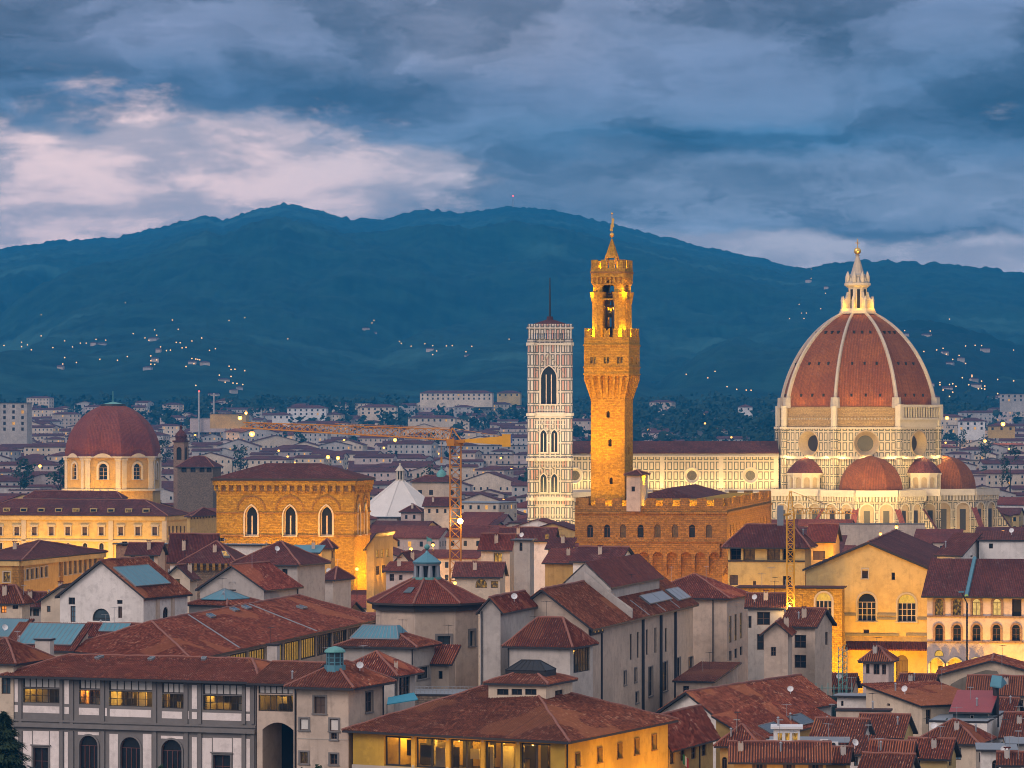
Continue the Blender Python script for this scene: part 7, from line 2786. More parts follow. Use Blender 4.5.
cw_ = thing('chimney_cowl', 'tall dark flue with a blue green pitched metal cowl', 'chimney', (wx(996, 540), 540, wz(726, 540)))
b = MB()
b.tube((wx(996, 540), 540, wz(727, 540)), (wx(996, 540), 540, wz(684, 540)), .42, 8)
b.build('flue', GUTTER, cw_)
b = MB()
q = lambda x, y, dy_: (wx(x, 540), 540 + dy_, wz(y, 540))
slab(b, [[q(989, 685, -1), q(1000, 687, -1), q(1002, 676, 0), q(992, 675, 0)], [q(1000, 687, -1), q(1007.5, 683, 1), q(1002, 676, 0)], [q(1007.5, 683, 1), q(996, 682, 1), q(992, 675, 0), q(1002, 676, 0)]], .15)
b.build('cowl', TEAL, cw_)
# scaffold with green netting
scf = thing('scaffold', 'pole scaffold hung with dark green netting under the golden rubble wall', 'scaffold', (wx(834, 590), 590, 0))
b = MB()
for x in (816, 822, 828, 834, 840, 846, 852):
    for Y in (586, 589):
        b.tube((wx(x, Y), Y, 0), (wx(x, Y), Y, wz(683 + (x % 4), Y)), .06, 5)
for y in (688, 697, 706, 715, 724):
    for Y in (586, 589):
        b.tube((wx(815, Y), Y, wz(y, Y)), (wx(853, Y), Y, wz(y, Y)), .05, 5)
for x in (838.5, 842.5, 847):
    b.tube((wx(x, 592), 592, 0), (wx(x, 592), 592, wz(647, 592)), .06, 5)
for y in range(650, 690, 6):
    b.tube((wx(838, 592), 592, wz(y, 592)), (wx(847.5, 592), 592, wz(y, 592)), .05, 5)
    b.tube((wx(838.5, 592), 592, wz(y, 592)), (wx(847, 592), 592, wz(y - 6, 592)), .04, 5)
b.build('pole', COPPER, scf)
b = MB()
for i in range(12):
    x0, x1 = 815 + i * 3.1, 815 + (i + 1) * 3.1
    o0, o1 = (.25 * sin(i * 1.9), .25 * sin((i + 1) * 1.9))
    b.poly([(wx(x0, 585.6), 585.6 + o0, wz(730, 585)), (wx(x1, 585.6), 585.6 + o1, wz(730, 585)), (wx(x1, 585.6), 585.6 + o1, wz(695 + (i % 3), 585)), (wx(x0, 585.6), 585.6 + o0, wz(695 + ((i + 2) % 3), 585))])
b.build('netting', simple('dark green netting', (.02, .05, .05), .9, var=.4, scale=.5), scf)

# ------------------------------------------------------------------ cranes
def lattice(mb, A, B_, w0, w1, n, r, tri=False):
    """a square (or triangular) lattice boom from A to B"""
    A, B_ = Vector(A), Vector(B_)
    d = (B_ - A).normalized()
    up_ = Vector((0, 0, 1)) if abs(d.z) < .9 else Vector((0, 1, 0))
    s_ = d.cross(up_).normalized()
    u_ = s_.cross(d).normalized()
    if tri: prof_ = [(-.5, 0), (.5, 0), (0, 1)]
    else: prof_ = [(-.5, -.5), (.5, -.5), (.5, .5), (-.5, .5)]
    st_ = []
    for i in range(n + 1):
        k = i / n
        w = w0 + (w1 - w0) * k
        c = A.lerp(B_, k)
        st_.append([c + s_ * (x * w) + u_ * (y * w) for x, y in prof_])
    m_ = len(prof_)
    for i in range(n):
        for j in range(m_):
            mb.tube(st_[i][j], st_[i + 1][j], r, 5)
            k = (j + 1) % m_
            mb.tube(st_[i][j], st_[i + 1][k] if i % 2 else st_[i + 1][k], r * .7, 4)
            mb.tube(st_[i][j], st_[i][k], r * .6, 4)


KY = 745.0
kc = (wx(455.5, KY), KY)
kz = lambda py: wz(py, KY)
crane = thing('tower_crane', 'big orange tower crane reaching its lattice jib across the left of the city', 'crane', (*kc, 0))
b = MB(); lattice(b, (*kc, 0), (*kc, kz(446)), 2.05, 2.05, 26, .13); b.build('mast', CRANE, crane)
b = MB(); b.frustum(kc, 1.5, 1.5, kz(446), kz(443), 12); b.box(kc[0] - 1.7, kc[0] + 1.7, KY - 1.5, KY + 1.5, kz(443), kz(440)); b.build('slewing_ring', CRANE, crane)
b = MB(); lattice(b, (kc[0] - 1, KY, kz(440)), (wx(243, 800), 800, wz(427.8, 800)), 2.0, 1.1, 26, .11, True); b.build('jib', CRANE, crane)
b = MB()
for s1 in (-.7, .7):
    b.tube((kc[0] - 1.2, KY + s1, kz(440)), (kc[0] - .6, KY, kz(428)), .12, 5)
    b.tube((kc[0] + 1.0, KY + s1, kz(440)), (kc[0] - .6, KY, kz(428)), .12, 5)
b.tube((kc[0] - .6, KY, kz(428)), (wx(335, 775), 775, wz(423.5, 775)), .05, 4)
b.tube((kc[0] - .6, KY, kz(428)), (wx(505, 740), 740, wz(437, 740)), .05, 4)
b.build('apex_frame', CRANE, crane)
b = MB()
x0, x1 = kc[0] + .8, wx(502, 738)
for s1 in (-.55, .55):
    b.poly([(x0, KY + s1, kz(442)), (x1, KY - 7 + s1, kz(444.5)), (x1, KY - 7 + s1, kz(436)), (x0, KY + s1, kz(439.8))][::(1 if s1 < 0 else -1)])
b.poly([(x0, KY - .55, kz(439.8)), (x1, KY - 7.55, kz(436)), (x1, KY - 6.45, kz(436)), (x0, KY + .55, kz(439.8))])
b.poly([(x0, KY - .55, kz(442)), (x0, KY + .55, kz(442)), (x1, KY - 6.45, kz(444.5)), (x1, KY - 7.55, kz(444.5))])
b.build('counter_jib', CRANE_Y, crane)
b = MB()
b.prism([(x1, KY - 8.2), (x1 + 1.6, KY - 8.4), (x1 + 1.6, KY - 5.8), (x1, KY - 5.8)], kz(446.5), kz(434))
b.prism([(x1 + 1.6, KY - 8.4), (x1 + 1.9, KY - 8.4), (x1 + 1.9, KY - 5.8), (x1 + 1.6, KY - 5.8)], kz(443), kz(435), 1)
b.build('counterweight', [CRANE_Y, simple('blue panel', (.04, .10, .30))], crane)
b = MB(); b.box(kc[0] - 1.6, kc[0] - .2, KY - 2.6, KY - 1.5, kz(446), kz(439)); b.build('cab', CRANE, crane)
b = MB()
b.tube((wx(441.5, KY), KY, kz(442)), (wx(441.5, KY), KY, kz(457)), .04, 4); b.box(wx(440.5, KY), wx(442.5, KY), KY - .2, KY + .2, kz(463), kz(457))
b.build('hook_block', CRANE, crane)
def bulb(parent, c, r, mat):
    mb = MB()
    mb.lathe(c[:2], [(.01, c[2] - r)] + [(r * cos(radians(a)), c[2] + r * sin(radians(a))) for a in range(-70, 80, 28)] + [(.01, c[2] + r)], 8, smooth=True)
    return mb.build('bulb', mat, parent)
bulb(crane, (kc[0] + .9, KY - 1.3, kz(521)), .55, glow('dazzling work lamp glass', (1, .62, .22), 14))
lamp('POINT', (kc[0] + .9, KY - 1.8, kz(521)), None, 1500, (1, .6, .2), .3)

QY = 640.0
qc = (wx(790.5, QY), QY)
qz = lambda py: wz(py, QY)
crane2 = thing('yellow_crane', 'slender yellow site crane standing in front of the floodlit cathedral', 'crane', (*qc, 0))
b = MB(); lattice(b, (*qc, 0), (*qc, qz(514)), 1.15, 1.15, 34, .10); b.build('mast', CRANE_Y, crane2)
b = MB(); lattice(b, (*qc, qz(514)), (*qc, qz(491)), .9, .25, 6, .06); b.build('apex_frame', CRANE_Y, crane2)
b = MB(); lattice(b, (qc[0] + .4, QY, qz(514)), (wx(853, 690), 690, wz(513.5, 690)), .95, .75, 14, .06, True)
b.tube((*qc, qz(491)), (wx(835, 676), 676, wz(508, 676)), .04, 4); b.build('jib', CRANE_Y, crane2)
b = MB(); b.tube((qc[0], QY, qz(514)), (wx(777, QY), QY - 3, qz(515)), .18, 5); b.tube((*qc, qz(491)), (wx(778, QY), QY - 3, qz(512)), .04, 4); b.build('counter_jib', CRANE_Y, crane2)
b = MB(); b.prism([(wx(776, QY), QY - 3.5), (wx(782, QY), QY - 3.5), (wx(782, QY), QY - 2.5), (wx(776, QY), QY - 2.5)], qz(525), qz(505)); b.build('counterweight', LEAD, crane2)
bulb(crane2, (qc[0] - .2, QY - .9, qz(606)), .24, BULB)
lamp('POINT', (qc[0] - .2, QY - 1.4, qz(606)), None, 900, (1, .6, .2), .3)
hd = Bld('site_hoarding', 'long pale building site screen below the cathedral choir', quad_px(838, 925, None, 1282, 2, d=4), 524.5, P_TAN, cat='hoarding')
hd.roof('flat', 0, .1, LEAD, caps=False)
hd.finish()

# ------------------------------------------------------------------ ordinary houses of the old town
cover = np.full(1024, 900.0)


def in_poly(p, poly):
    c = False
    n = len(poly)
    for i in range(n):
        (x0, y0), (x1, y1) = poly[i], poly[(i + 1) % n]
        if (y0 > p[1]) != (y1 > p[1]) and p[0] < (x1 - x0) * (p[1] - y0) / (y1 - y0) + x0: c = not c
    return c


def clash(r, poly):
    for a in (0, .25, .5, .75, 1):
        for t in (0, .25, .5, .75, 1):
            x = (r[0][0] * (1 - a) + r[1][0] * a) * (1 - t) + (r[3][0] * (1 - a) + r[2][0] * a) * t
            y = (r[0][1] * (1 - a) + r[1][1] * a) * (1 - t) + (r[3][1] * (1 - a) + r[2][1] * a) * t
            if in_poly((x, y), poly): return True
    return any(in_poly(p, r) for p in poly)


HW = {'cream': P_CREAM, 'grey': P_GREY, 'white': P_WHITE, 'pinkish': P_PINK, 'ochre': P_OCHRE, 'tan': P_TAN, 'sand coloured': P_SAND}
HWL = list(HW)
HWP = [5, 3, 3, 3, 4, 4, 4]
LIGHTQ = glow('small lit window', (1.0, .44, .05), 1.1, .4)


def house_mesh(mb, r, h, z0, rk, pitch, fl_h, wd, rng, lit=.08, mats=(0, 1, 2, 3), roofover=.5):
    """walls, roof and windows of an ordinary house; material slots wall, roof, window, lit window"""
    f = [Face(r[i], r[(i + 1) % 4]) for i in range(4)]
    ze = z0 + h
    for i, ff in enumerate(f):
        ff.wall(mb, z0, ze, [], mats[0])
    w, d = f[0].len, f[1].len
    B = lambda a, t, z: ((r[0][0] * (1 - a) + r[1][0] * a) * (1 - t) + (r[3][0] * (1 - a) + r[2][0] * a) * t, (r[0][1] * (1 - a) + r[1][1] * a) * (1 - t) + (r[3][1] * (1 - a) + r[2][1] * a) * t, z)
    if rk == 'hip':
        ax = 'x' if w >= d else 'y'
        pl = hip_planes(min(.46, .5 * min(w, d) / max(w, d)), ax)
        run = min(w, d) / 2
    elif rk == 'flat':
        pl, run = ROOFS['flat'], 0
    else:
        pl = ROOFS[rk]
        run = d / 2 if rk == 'gx' else w / 2 if rk == 'gy' else d
    rise = pitch * run
    oa, ot = roofover / w, roofover / d
    polys = []
    for p in pl:
        q = []
        for a, t, hh in p:
            A = -oa if a == 0 else 1 + oa if a == 1 else a
            T = -ot if t == 0 else 1 + ot if t == 1 else t
            q.append(B(A, T, ze + .25 + rise * hh))
        polys.append(q)
    slab(mb, polys, .25, mats[1])
    if rk in ('gx', 'gy'):
        for i in ((1, 3) if rk == 'gx' else (0, 2)):
            mb.poly([f[i].pt(0, ze), f[i].pt(f[i].len, ze), f[i].pt(f[i].len / 2, ze + rise)], mats[0])
    nst = max(1, int(h / fl_h))
    for i in ((0, 1) if wd < 50 else ()):
        n = max(1, int(f[i].len / wd))
        sp = f[i].len / n
        for k in range(n):
            t = (k + .5) * sp
            for j in range(nst):
                if rng.random() < .12: continue
                zc = ze - 1.7 - j * fl_h
                if zc < z0 + 1.5: break
                m_ = mats[3] if rng.random() < lit else mats[2]
                f[i].block(mb, t - .5, t + .5, zc - .8, zc + .75, .0, .03, m_)
    return rise


rng = random.Random(5)
OCCP = list(OCC)
tops = {}
cand = []
Y = 575.0
row = 0
while Y < 1700:
    step_y = 15.5 + (Y - 575) * .006
    X = -.135 * Y - rng.random() * 12
    while X < .135 * Y:
        w = rng.uniform(11, 19) * (1 + (Y - 575) / 3500)
        d = rng.uniform(10, 15) * (1 + (Y - 575) / 3500)
        th = rng.choice((9, 11, 13, 16, 20)) + rng.uniform(-3, 3)
        jy = Y + rng.uniform(-4, 4)
        cand.append((jy, X + w, w, d, th))
        X += w + rng.choice((.6, .8, 1.2, 4.5))
    Y += step_y
cand.sort()
# columns already hidden by the hand-built things in front, nearest first
fixed = []
for o in bpy.data.objects:
    pass
bounds = []
for root in [o for o in COL.objects if o.parent is None and o.get('category')]:
    kids = [root] + list(root.children_recursive)
    mn, mx = Vector((1e9,) * 3), Vector((-1e9,) * 3)
    for k in kids:
        if k.type == 'MESH':
            for c in k.bound_box:
                v = Vector(c) + ORG.get(k.name, Vector((0, 0, 0))) if k.parent else Vector(c) + k.location
                mn = Vector(map(min, mn, v)); mx = Vector(map(max, mx, v))
    if mn.x < 1e8: bounds.append((mn.y, mn, mx, root.get('category')))
bounds.sort(key=lambda q: q[0])
bi = 0
n_house = 0
def col(x, Y): return int(min(1023, max(0, 512 + F * x / Y)))
LANDMARKS = [(113, 'the chapel dome'), (290, 'the golden block'), (400, 'the white pyramid roof'), (455, 'the big crane'), (550, 'the marble bell tower'), (650, 'the crenellated palace'), (790, 'the yellow crane'), (860, 'the ribbed dome'), (985, 'the white palazzo')]
used_labels = {}
houses = []
stuffmb = MB()
for (Yc, X, w, d, th) in cand:
    while bi < len(bounds) and bounds[bi][0] < Yc:
        _, mn, mx, ct = bounds[bi]
        bi += 1
        if ct in ('crane', 'street lamp', 'scaffold', 'awning', 'railing', 'flag'): continue
        c0, c1 = sorted((col(mn.x, mn.y), col(mx.x, mn.y)))
        if mx.z < 55 and c1 > c0:
            # slim the box: roofs slope away, so trust its middle at the height of the eaves
            py = HZ + (H - (mx.z - 2.5)) * F / ((mn.y + mx.y) / 2)
            cover[c0:c1] = np.minimum(cover[c0:c1], py)
    r = frame_pts((X, Yc), w, d, th)
    if any(clash(r, p) for p in OCCP): continue
    hmax = 20.5 if Yc > 900 else 15.5
    h = rng.uniform(10.5, hmax) * (0.82 if 860 < 512 + F * X / Yc and Yc < 1300 else 1)
    if rng.random() < .08: h += 3
    if 590 < Yc < 700: h = min(h, 13)
    if 512 + F * X / Yc > 835 and Yc < 690: h = min(h, 8.5)
    if 512 + F * X / Yc < 235 and 780 < Yc < 1150: h = min(h, rng.uniform(7, 10))
    top = HZ + (H - h - 2) * F / (Yc + d / 2)
    c0, c1 = sorted((col(r[0][0], r[0][1]), col(max(r[1][0], r[2][0]), Yc)))
    if c1 - c0 < 2: continue
    vis = (cover[c0:c1] - top).max()
    if vis < 1.2: continue
    cover[c0:c1] = np.minimum(cover[c0:c1], top + 3)
    OCCP.append(r)
    wall = rng.choices(HWL, HWP)[0]
    rk = rng.choices(('gx', 'gy', 'hip', 'shed_back', 'flat'), (5, 3, 4, 1.2, .8))[0]
    houses.append((Yc, r, h, wall, rk, rng.uniform(.26, .38), (c0 + c1) / 2))
print('houses in the old town:', len(houses))
NEARN = 235
kinds_seen = {}
for i, (Yc, r, h, wall, rk, pitch, px) in enumerate(houses):
    rm = rng.choice((TILE, TILE2, TILE2, TILE3))
    lit = .10
    if i < NEARN:
        kind_ = {'gx': 'gabled', 'gy': 'gable fronted', 'hip': 'hip roofed', 'shed_back': 'lean-to roofed', 'flat': 'flat roofed'}[rk]
        lm = min(LANDMARKS, key=lambda q: abs(q[0] - px))
        wdt = hypot(r[1][0] - r[0][0], r[1][1] - r[0][1])
        size = 'narrow' if wdt < 13 else 'broad' if wdt > 17.5 else 'mid-sized'
        side = 'left of' if px < lm[0] - 14 else 'right of' if px > lm[0] + 14 else 'straight below'
        tall = 'tall ' if h > 17 else 'low ' if h < 12.5 else ''
        dist = 'near the viewpoint' if Yc < 720 else 'in near rows' if Yc < 850 else 'in middle rows' if Yc < 1050 else 'in far rows' if Yc < 1300 else 'in farthest rows'
        lab = f'{tall}{size} {wall} {kind_} house {side} {lm[1]} {dist}'
        base_ = lab
        if base_ in used_labels:
            lab = ('second ', 'third ', 'fourth ', 'fifth ')[min(3, used_labels[base_] - 1)] + base_
        used_labels[base_] = used_labels.get(base_, 0) + 1
        cx, cy_ = sum(p[0] for p in r) / 4, sum(p[1] for p in r) / 4
        if Yc < 1000:
            Hh = Bld('town_house', lab, r, None, HW[wall], cat='house', group='houses of the old town')
            Hh.ze = h
            Hh.rec = .2
            for fi in (0, 1):
                ff = Hh.faces[fi]
                n = max(1, int(ff.len / 3.3))
                for k in range(n):
                    for j in range(3):
                        z = h - 1.7 - j * 3.3
                        if z < 2 or rng.random() < .15: continue
                        # a storey that another house hides needs no window
                        t = (k + .5) * ff.len / n
                        p = ff.pt(t, z)
                        cpx = col(p[0], p[1])
                        Hh.winm(fi, t - .5, t + .5, z - .8, z + .75, pane=LIGHTQ if rng.random() < lit else GLASS, frame=rng.choice((WOOD, SHUT_G, SHUT_W)), mull=1, trans=0)
            Hh.roof(rk, None if rk != 'flat' else 0, .55, rm if rk != 'flat' else LEAD, caps=Yc < 800 and rk != 'flat')
            if rk in ('gx', 'hip') and rng.random() < .7: Hh.chimney(0, rng.uniform(.2, .8), .6, .7, .9, P_GREY)
            Hh.finish()
        else:
            mb = MB()
            house_mesh(mb, r, h, 0, rk, pitch, 3.4, 3.2, rng, lit)
            o = mb.build('town_house', [HW[wall], rm if rk != 'flat' else LEAD, GLASS, LIGHTQ], None, loc=(cx, cy_, 0))
            tag(o, lab, 'house', 'houses of the old town')
    else:
        house_mesh(stuffmb, r, h, 0, rk, pitch, 3.4, 3.2, rng, lit, (rng.choice((0, 1, 2, 3)), rng.choice((4, 5)), 6, 7))

# the carpet of roofs out to the hills
Y = 1600.0 if not houses else max(1500.0, min(1700.0, houses[-1][0]))
while Y < 4150:
    gz = float(ground_z(Y))
    X = -.14 * Y - rng.random() * 20
    while X < .14 * Y:
        big = rng.random() < .12
        w = rng.uniform(12, 26) * (2.0 if big else 1)
        d = rng.uniform(10, 15)
        h = rng.choice((6, 8, 10, 12, 15)) + rng.uniform(0, 4) + (4 if big else 0)
        px = 512 + F * X / Y
        dens = .95 if Y < 3000 else .8 if Y < 3500 else .42
        if px > 600 and Y > 2900: dens *= .6
        if 560 < px < 800 and Y > 2250: dens = .05
        if rng.random() < dens:
            r = frame_pts((X + w, Y + rng.uniform(-9, 9)), w, d, rng.uniform(-12, 25))
            if not any(clash(r, p) for p in OCC[:0]):
                house_mesh(stuffmb, r, h, gz - 1, rng.choices(('gx', 'gy', 'hip', 'flat'), (5, 2, 4, 1.5))[0], rng.uniform(.25, .36), 3.4, 3.6, rng, .09, (rng.choice((0, 1, 1, 2, 2, 3)), rng.choice((4, 5, 5)), 6, 7))
        X += w + rng.choice((1, 2, 5, 14, 22))
    Y += 22 + (Y - 1500) * .010
# the town goes on past both edges of the picture
for sgn in (-1, 1):
    Y = 500.0
    while Y < 2400:
        X = .137 * Y
        while X < .137 * Y + 150:
            w, d = rng.uniform(12, 20), rng.uniform(10, 15)
            x = sgn * X + (w if sgn > 0 else 0)
            r = frame_pts((x, Y + rng.uniform(-4, 4)), w, d, rng.uniform(6, 20))
            if not any(clash(r, p) for p in OCC if abs(p[0][1] - Y) < 120):
                house_mesh(stuffmb, r, rng.uniform(9, 17), -1, rng.choice(('gx', 'gy', 'hip')), .31, 3.4, 3.4, rng, .08, (rng.choice((0, 1, 2, 3)), rng.choice((4, 5)), 6, 7))
            X += w + rng.choice((1, 2, 6))
        Y += 19
so = stuffmb.build('distant_houses', [P_TAN, P_GREY, P_CREAM, P_PINK, TILE2, TILE2, GLASS, LIGHTQ], None, loc=(0, 2500, 0))
tag(so, 'mass of pale distant houses with red roofs filling the plain to the hills', kind='stuff')


# ------------------------------------------------------------------ trees
def leaf_mat(name, a, b):
    m_, t, bs = new_mat(name)
    uv, ob, rnd = coords(t)
    n = t.noise(ob, 0.35, 3, .6)
    n2 = t.noise(ob, 2.5, 2, .6)
    c = t.mix(t.smooth(n, .35, .65), a, b)
    c = t.mix(t.m('MULTIPLY', n2, .5), c, tuple(k * .5 for k in a))
    t.put(bs.inputs['Base Color'], c)
    bs.inputs['Roughness'].default_value = .8
    bs.inputs['Specular IOR Level'].default_value = .2
    return m_


LEAF = leaf_mat('dark evergreen leaves', (.012, .030, .016), (.035, .060, .028))
BARK = simple('dark bark', (.05, .038, .028), .9)
FARWOOD = leaf_mat('distant wood leaves', (.010, .026, .018), (.028, .050, .030))


def crown(mb, c, rx, rz, n, leaf, rng, shape='round', lobes=7):
    """leaf sized faces gathered in clumps through the crown's volume"""
    L_ = []
    for k in range(lobes):
        a, z = rng.uniform(0, 2 * pi), rng.uniform(-.7, .75)
        rr = (sqrt(max(0, 1 - z * z)) if shape == 'round' else (.95 - .5 * (z + .7)) if shape == 'cone' else .7) * rng.uniform(.35, .75)
        L_.append((c[0] + rx * rr * cos(a), c[1] + rx * rr * sin(a), c[2] + rz * z, rng.uniform(.32, .55)))
    for i in range(n):
        lx, ly, lz_, lr = rng.choice(L_)
        u = Vector((rng.gauss(0, 1), rng.gauss(0, 1), rng.gauss(0, 1))).normalized() * (rng.random() ** .4)
        p = Vector((lx + u.x * rx * lr, ly + u.y * rx * lr, lz_ + u.z * rz * lr * .8))
        a = Vector((rng.gauss(0, 1), rng.gauss(0, 1), rng.gauss(0, .6))).normalized()
        b = a.orthogonal().normalized()
        s_ = leaf * rng.uniform(.6, 1.4)
        mb.poly([p + a * s_, p + b * s_ * .7, p - a * s_, p - b * s_ * .7])


rng = random.Random(21)


def tree(label, px, Y, top_py, width_px, gz=0.0, n=420, shape='round', name='tree', group=None):
    x = wx(px, Y)
    zt = wz(top_py, Y)
    w = width_px / F * Y / 2
    hgt = zt - gz
    t_ = thing(name, label, 'tree', (x, Y, gz), group)
    b = MB()
    b.tube((x, Y, gz), (x + .2, Y, gz + hgt * .7), max(.2, w * .10), 7, r2=max(.08, w * .04))
    for k in range(5):
        a = rng.uniform(0, 2 * pi)
        z = gz + hgt * rng.uniform(.35, .65)
        b.tube((x + .1, Y, z), (x + cos(a) * w * .6, Y + sin(a) * w * .6, z + hgt * .15), w * .035 + .04, 5, r2=.03)
    b.build('trunk', BARK, t_)
    b = MB()
    ch = min(hgt * .5, max(w * (3.0 if shape == 'cone' else 1.0), hgt * .25))
    crown(b, (x, Y, zt - ch), w, ch, n, max(.22, w * .12), rng, shape, 9)
    b.build('crown', LEAF, t_)


# the conifer that leans into the lower left corner, made of drooping layered sprays
cx_, cY = wx(4, 448), 448.0
con = thing('conifer', 'dark shaggy conifer cut by the lower left corner of the view', 'tree', (cx_, cY, 0))
b = MB(); b.tube((cx_, cY, 0), (cx_, cY, wz(713, cY)), .35, 7, r2=.04); b.build('trunk', BARK, con)
b = MB()
zt = wz(711, cY)
for k in range(11000):
    q = rng.random() ** .7
    z = zt - q * 9.5
    R = (.3 + q * 6.0) * (.78 + .25 * sin(z * 5.0))
    a = rng.uniform(0, 2 * pi)
    rr = R * rng.random() ** .5
    p = Vector((cx_ + rr * cos(a), cY + rr * sin(a), z - rr * .25))
    d = Vector((cos(a), sin(a), -.35 + rng.uniform(-.5, .5))).normalized()
    s_ = d.cross(Vector((0, 0, 1))).normalized()
    l = rng.uniform(.28, .55)
    b.poly([p - s_ * l * .35, p + d * l * 1.6, p + s_ * l * .35, p - d * l * .4])
b.build('crown', LEAF, con)
tree('small leafy treetop before the arched window of the long riverside wing', 163, 470, 762, 14, n=260)
tree('bushy green treetop in front of the plain grey block', 319, 468, 761, 24, n=360)
tree('leafy bush on the terrace beside the white cubic house', 1000, 486, 740, 9, n=200)
tree('potted tree on the roof terrace near the oxide red room', 946, 526, 716, 6, n=140)
tree('tiny treetop poking up left of the bushy one before the plain block', 303, 466, 766, 8, n=160)
for i, (px, Y, ty_, w) in enumerate([(60, 1900, 463, 30), (25, 2100, 455, 26), (148, 2500, 432, 22), (128, 2550, 428, 24), (165, 2450, 436, 20), (20, 2000, 462, 20), (240, 2350, 443, 22), (300, 2900, 430, 18), (425, 1800, 464, 26),
                                    (435, 2900, 432, 16), (330, 1900, 464, 14), (985, 2500, 434, 18), (1010, 2000, 445, 22), (1002, 1950, 452, 10), (960, 2900, 430, 16), (650, 3200, 428, 14), (745, 3000, 430, 12), (715, 3300, 424, 16)]):
    near_ = ['left of the chapel dome at the picture edge', 'among far roofs at the left edge, paler block behind', 'right behind the chapel dome', 'left behind the chapel dome top', 'between chapel dome and brick belfry', 'at the far left above the long yellow palace',
             'above the brick belfry roofs', 'above the golden block roof', 'left of the big crane mast above the pyramid roof', 'below the big crane counterweight', 'above the left corner of the pyramid roof', 'right of the ribbed dome drum', 'at the right edge above the far roofs', 'thin and dark at the right edge', 'just right of the dome gallery',
             'right of the palace tower shaft', 'left of the ribbed dome foot', 'halfway between tower shaft and dome'][i]
    tree(f'dark tree {near_}', px, Y, ty_, w, float(ground_z(Y)), 240, 'cone' if w < 14 else 'round', 'cypress' if w < 12 else 'tree', 'dark trees among the far roofs')
# the wooded belt at the foot of the hills reads as one mass
b = MB()
for k in range(2600):
    Y = rng.uniform(3200, 4600)
    if rng.random() < .25: Y = rng.uniform(2350, 4600)
    u = rng.uniform(-.135, .135)
    px = 512 + F * u
    thick = 555 < px < 805
    dn = fbm(np.array([px / 70.0 + 3]), np.array([Y / 260.0]), 3, 5)[0]
    if Y < 3200 and not thick: continue
    if not thick and dn < (.40 if Y > 3800 else .56): continue
    gz = float(ground_z(Y)) if Y < 4300 else 62
    r = rng.uniform(5, 11)
    crown(b, (u * Y, Y, gz + r * .9), r, r * rng.uniform(.8, 1.3), 26, r * .30, rng, 'round', 5)
for k in range(190):
    Y = rng.uniform(1650, 3300)
    u = rng.uniform(-.135, .135)
    if fbm(np.array([512 + F * u]) / 60.0 + 9, np.array([Y / 200.0]), 3, 15)[0] < .52: continue
    gz = float(ground_z(Y))
    r = rng.uniform(4, 8)
    crown(b, (u * Y, Y, gz + 9 + r * .5), r, r * rng.uniform(.9, 1.4), 40, r * .26, rng, 'round', 6)
tag(b.build('woods', FARWOOD, None, loc=(0, 3900, 50)), 'dark wooded belt where the plain meets the hills', kind='stuff')

# ------------------------------------------------------------------ aerials, dishes and flues on the roofs
ra = random.Random(77)
for B_ in ALLB:
    Yb = B_.pts[0][1]
    if Yb > 900 or B_.root.name.startswith(('town_palace', 'glazed_pavilion', 'riverside', 'villa')): continue
    pl = len(B_.rpolys)
    for k in range(ra.choice((0, 1, 1, 2)) if Yb < 700 else ra.choice((0, 1))):
        p = B_.roof_pt(ra.randrange(pl), ra.uniform(.2, .8), ra.uniform(.4, .9))
        hh = ra.uniform(1.6, 3.4)
        b = MB()
        b.tube(p, p + Vector((0, 0, hh)), .035, 4)
        a = ra.uniform(0, pi)
        dv, pv_ = Vector((cos(a), sin(a), 0)), Vector((-sin(a), cos(a), 0))
        b.tube(p + Vector((0, 0, hh - .1)) - dv * .7, p + Vector((0, 0, hh - .1)) + dv * .7, .025, 4)
        for q in (-.6, -.3, 0, .3, .6):
            c = p + Vector((0, 0, hh - .1)) + dv * q
            b.tube(c - pv_ * .4, c + pv_ * .4, .02, 4)
        b.build('aerial', STEEL if ra.random() < .5 else GUTTER, B_.rf)
    if ra.random() < .45 and Yb < 760:
        p = B_.roof_pt(ra.randrange(pl), ra.uniform(.15, .85), ra.uniform(.1, .6))
        c = p + Vector((0, 0, .75))
        b = MB()
        b.tube(p - Vector((0, 0, .1)), c, .05, 5)
        ax = Vector((ra.uniform(-.6, .6), -1, .45)).normalized()
        e1 = ax.orthogonal().normalized(); e2 = ax.cross(e1)
        ring_ = lambda r, o: [c + ax * o + (e1 * cos(2 * pi * i / 12) + e2 * sin(2 * pi * i / 12)) * r for i in range(12)]
        rs = [ring_(.05, 0), ring_(.28, .05), ring_(.45, .16)]
        for A, Q in zip(rs, rs[1:]):
            for i in range(12): b.poly([A[i], A[(i + 1) % 12], Q[(i + 1) % 12], Q[i]])
        b.build('satellite_dish', WHITE, B_.rf)
    if ra.random() < .5 and Yb < 760:
        p = B_.roof_pt(ra.randrange(pl), ra.uniform(.15, .85), ra.uniform(.2, .7))
        b = MB(); b.tube(p - Vector((0, 0, .2)), p + Vector((0, 0, .9)), .12, 6); b.frustum((p.x, p.y), .22, .02, p.z + .95, p.z + 1.15, 6)
        b.build('flue', STEEL, B_.rf)

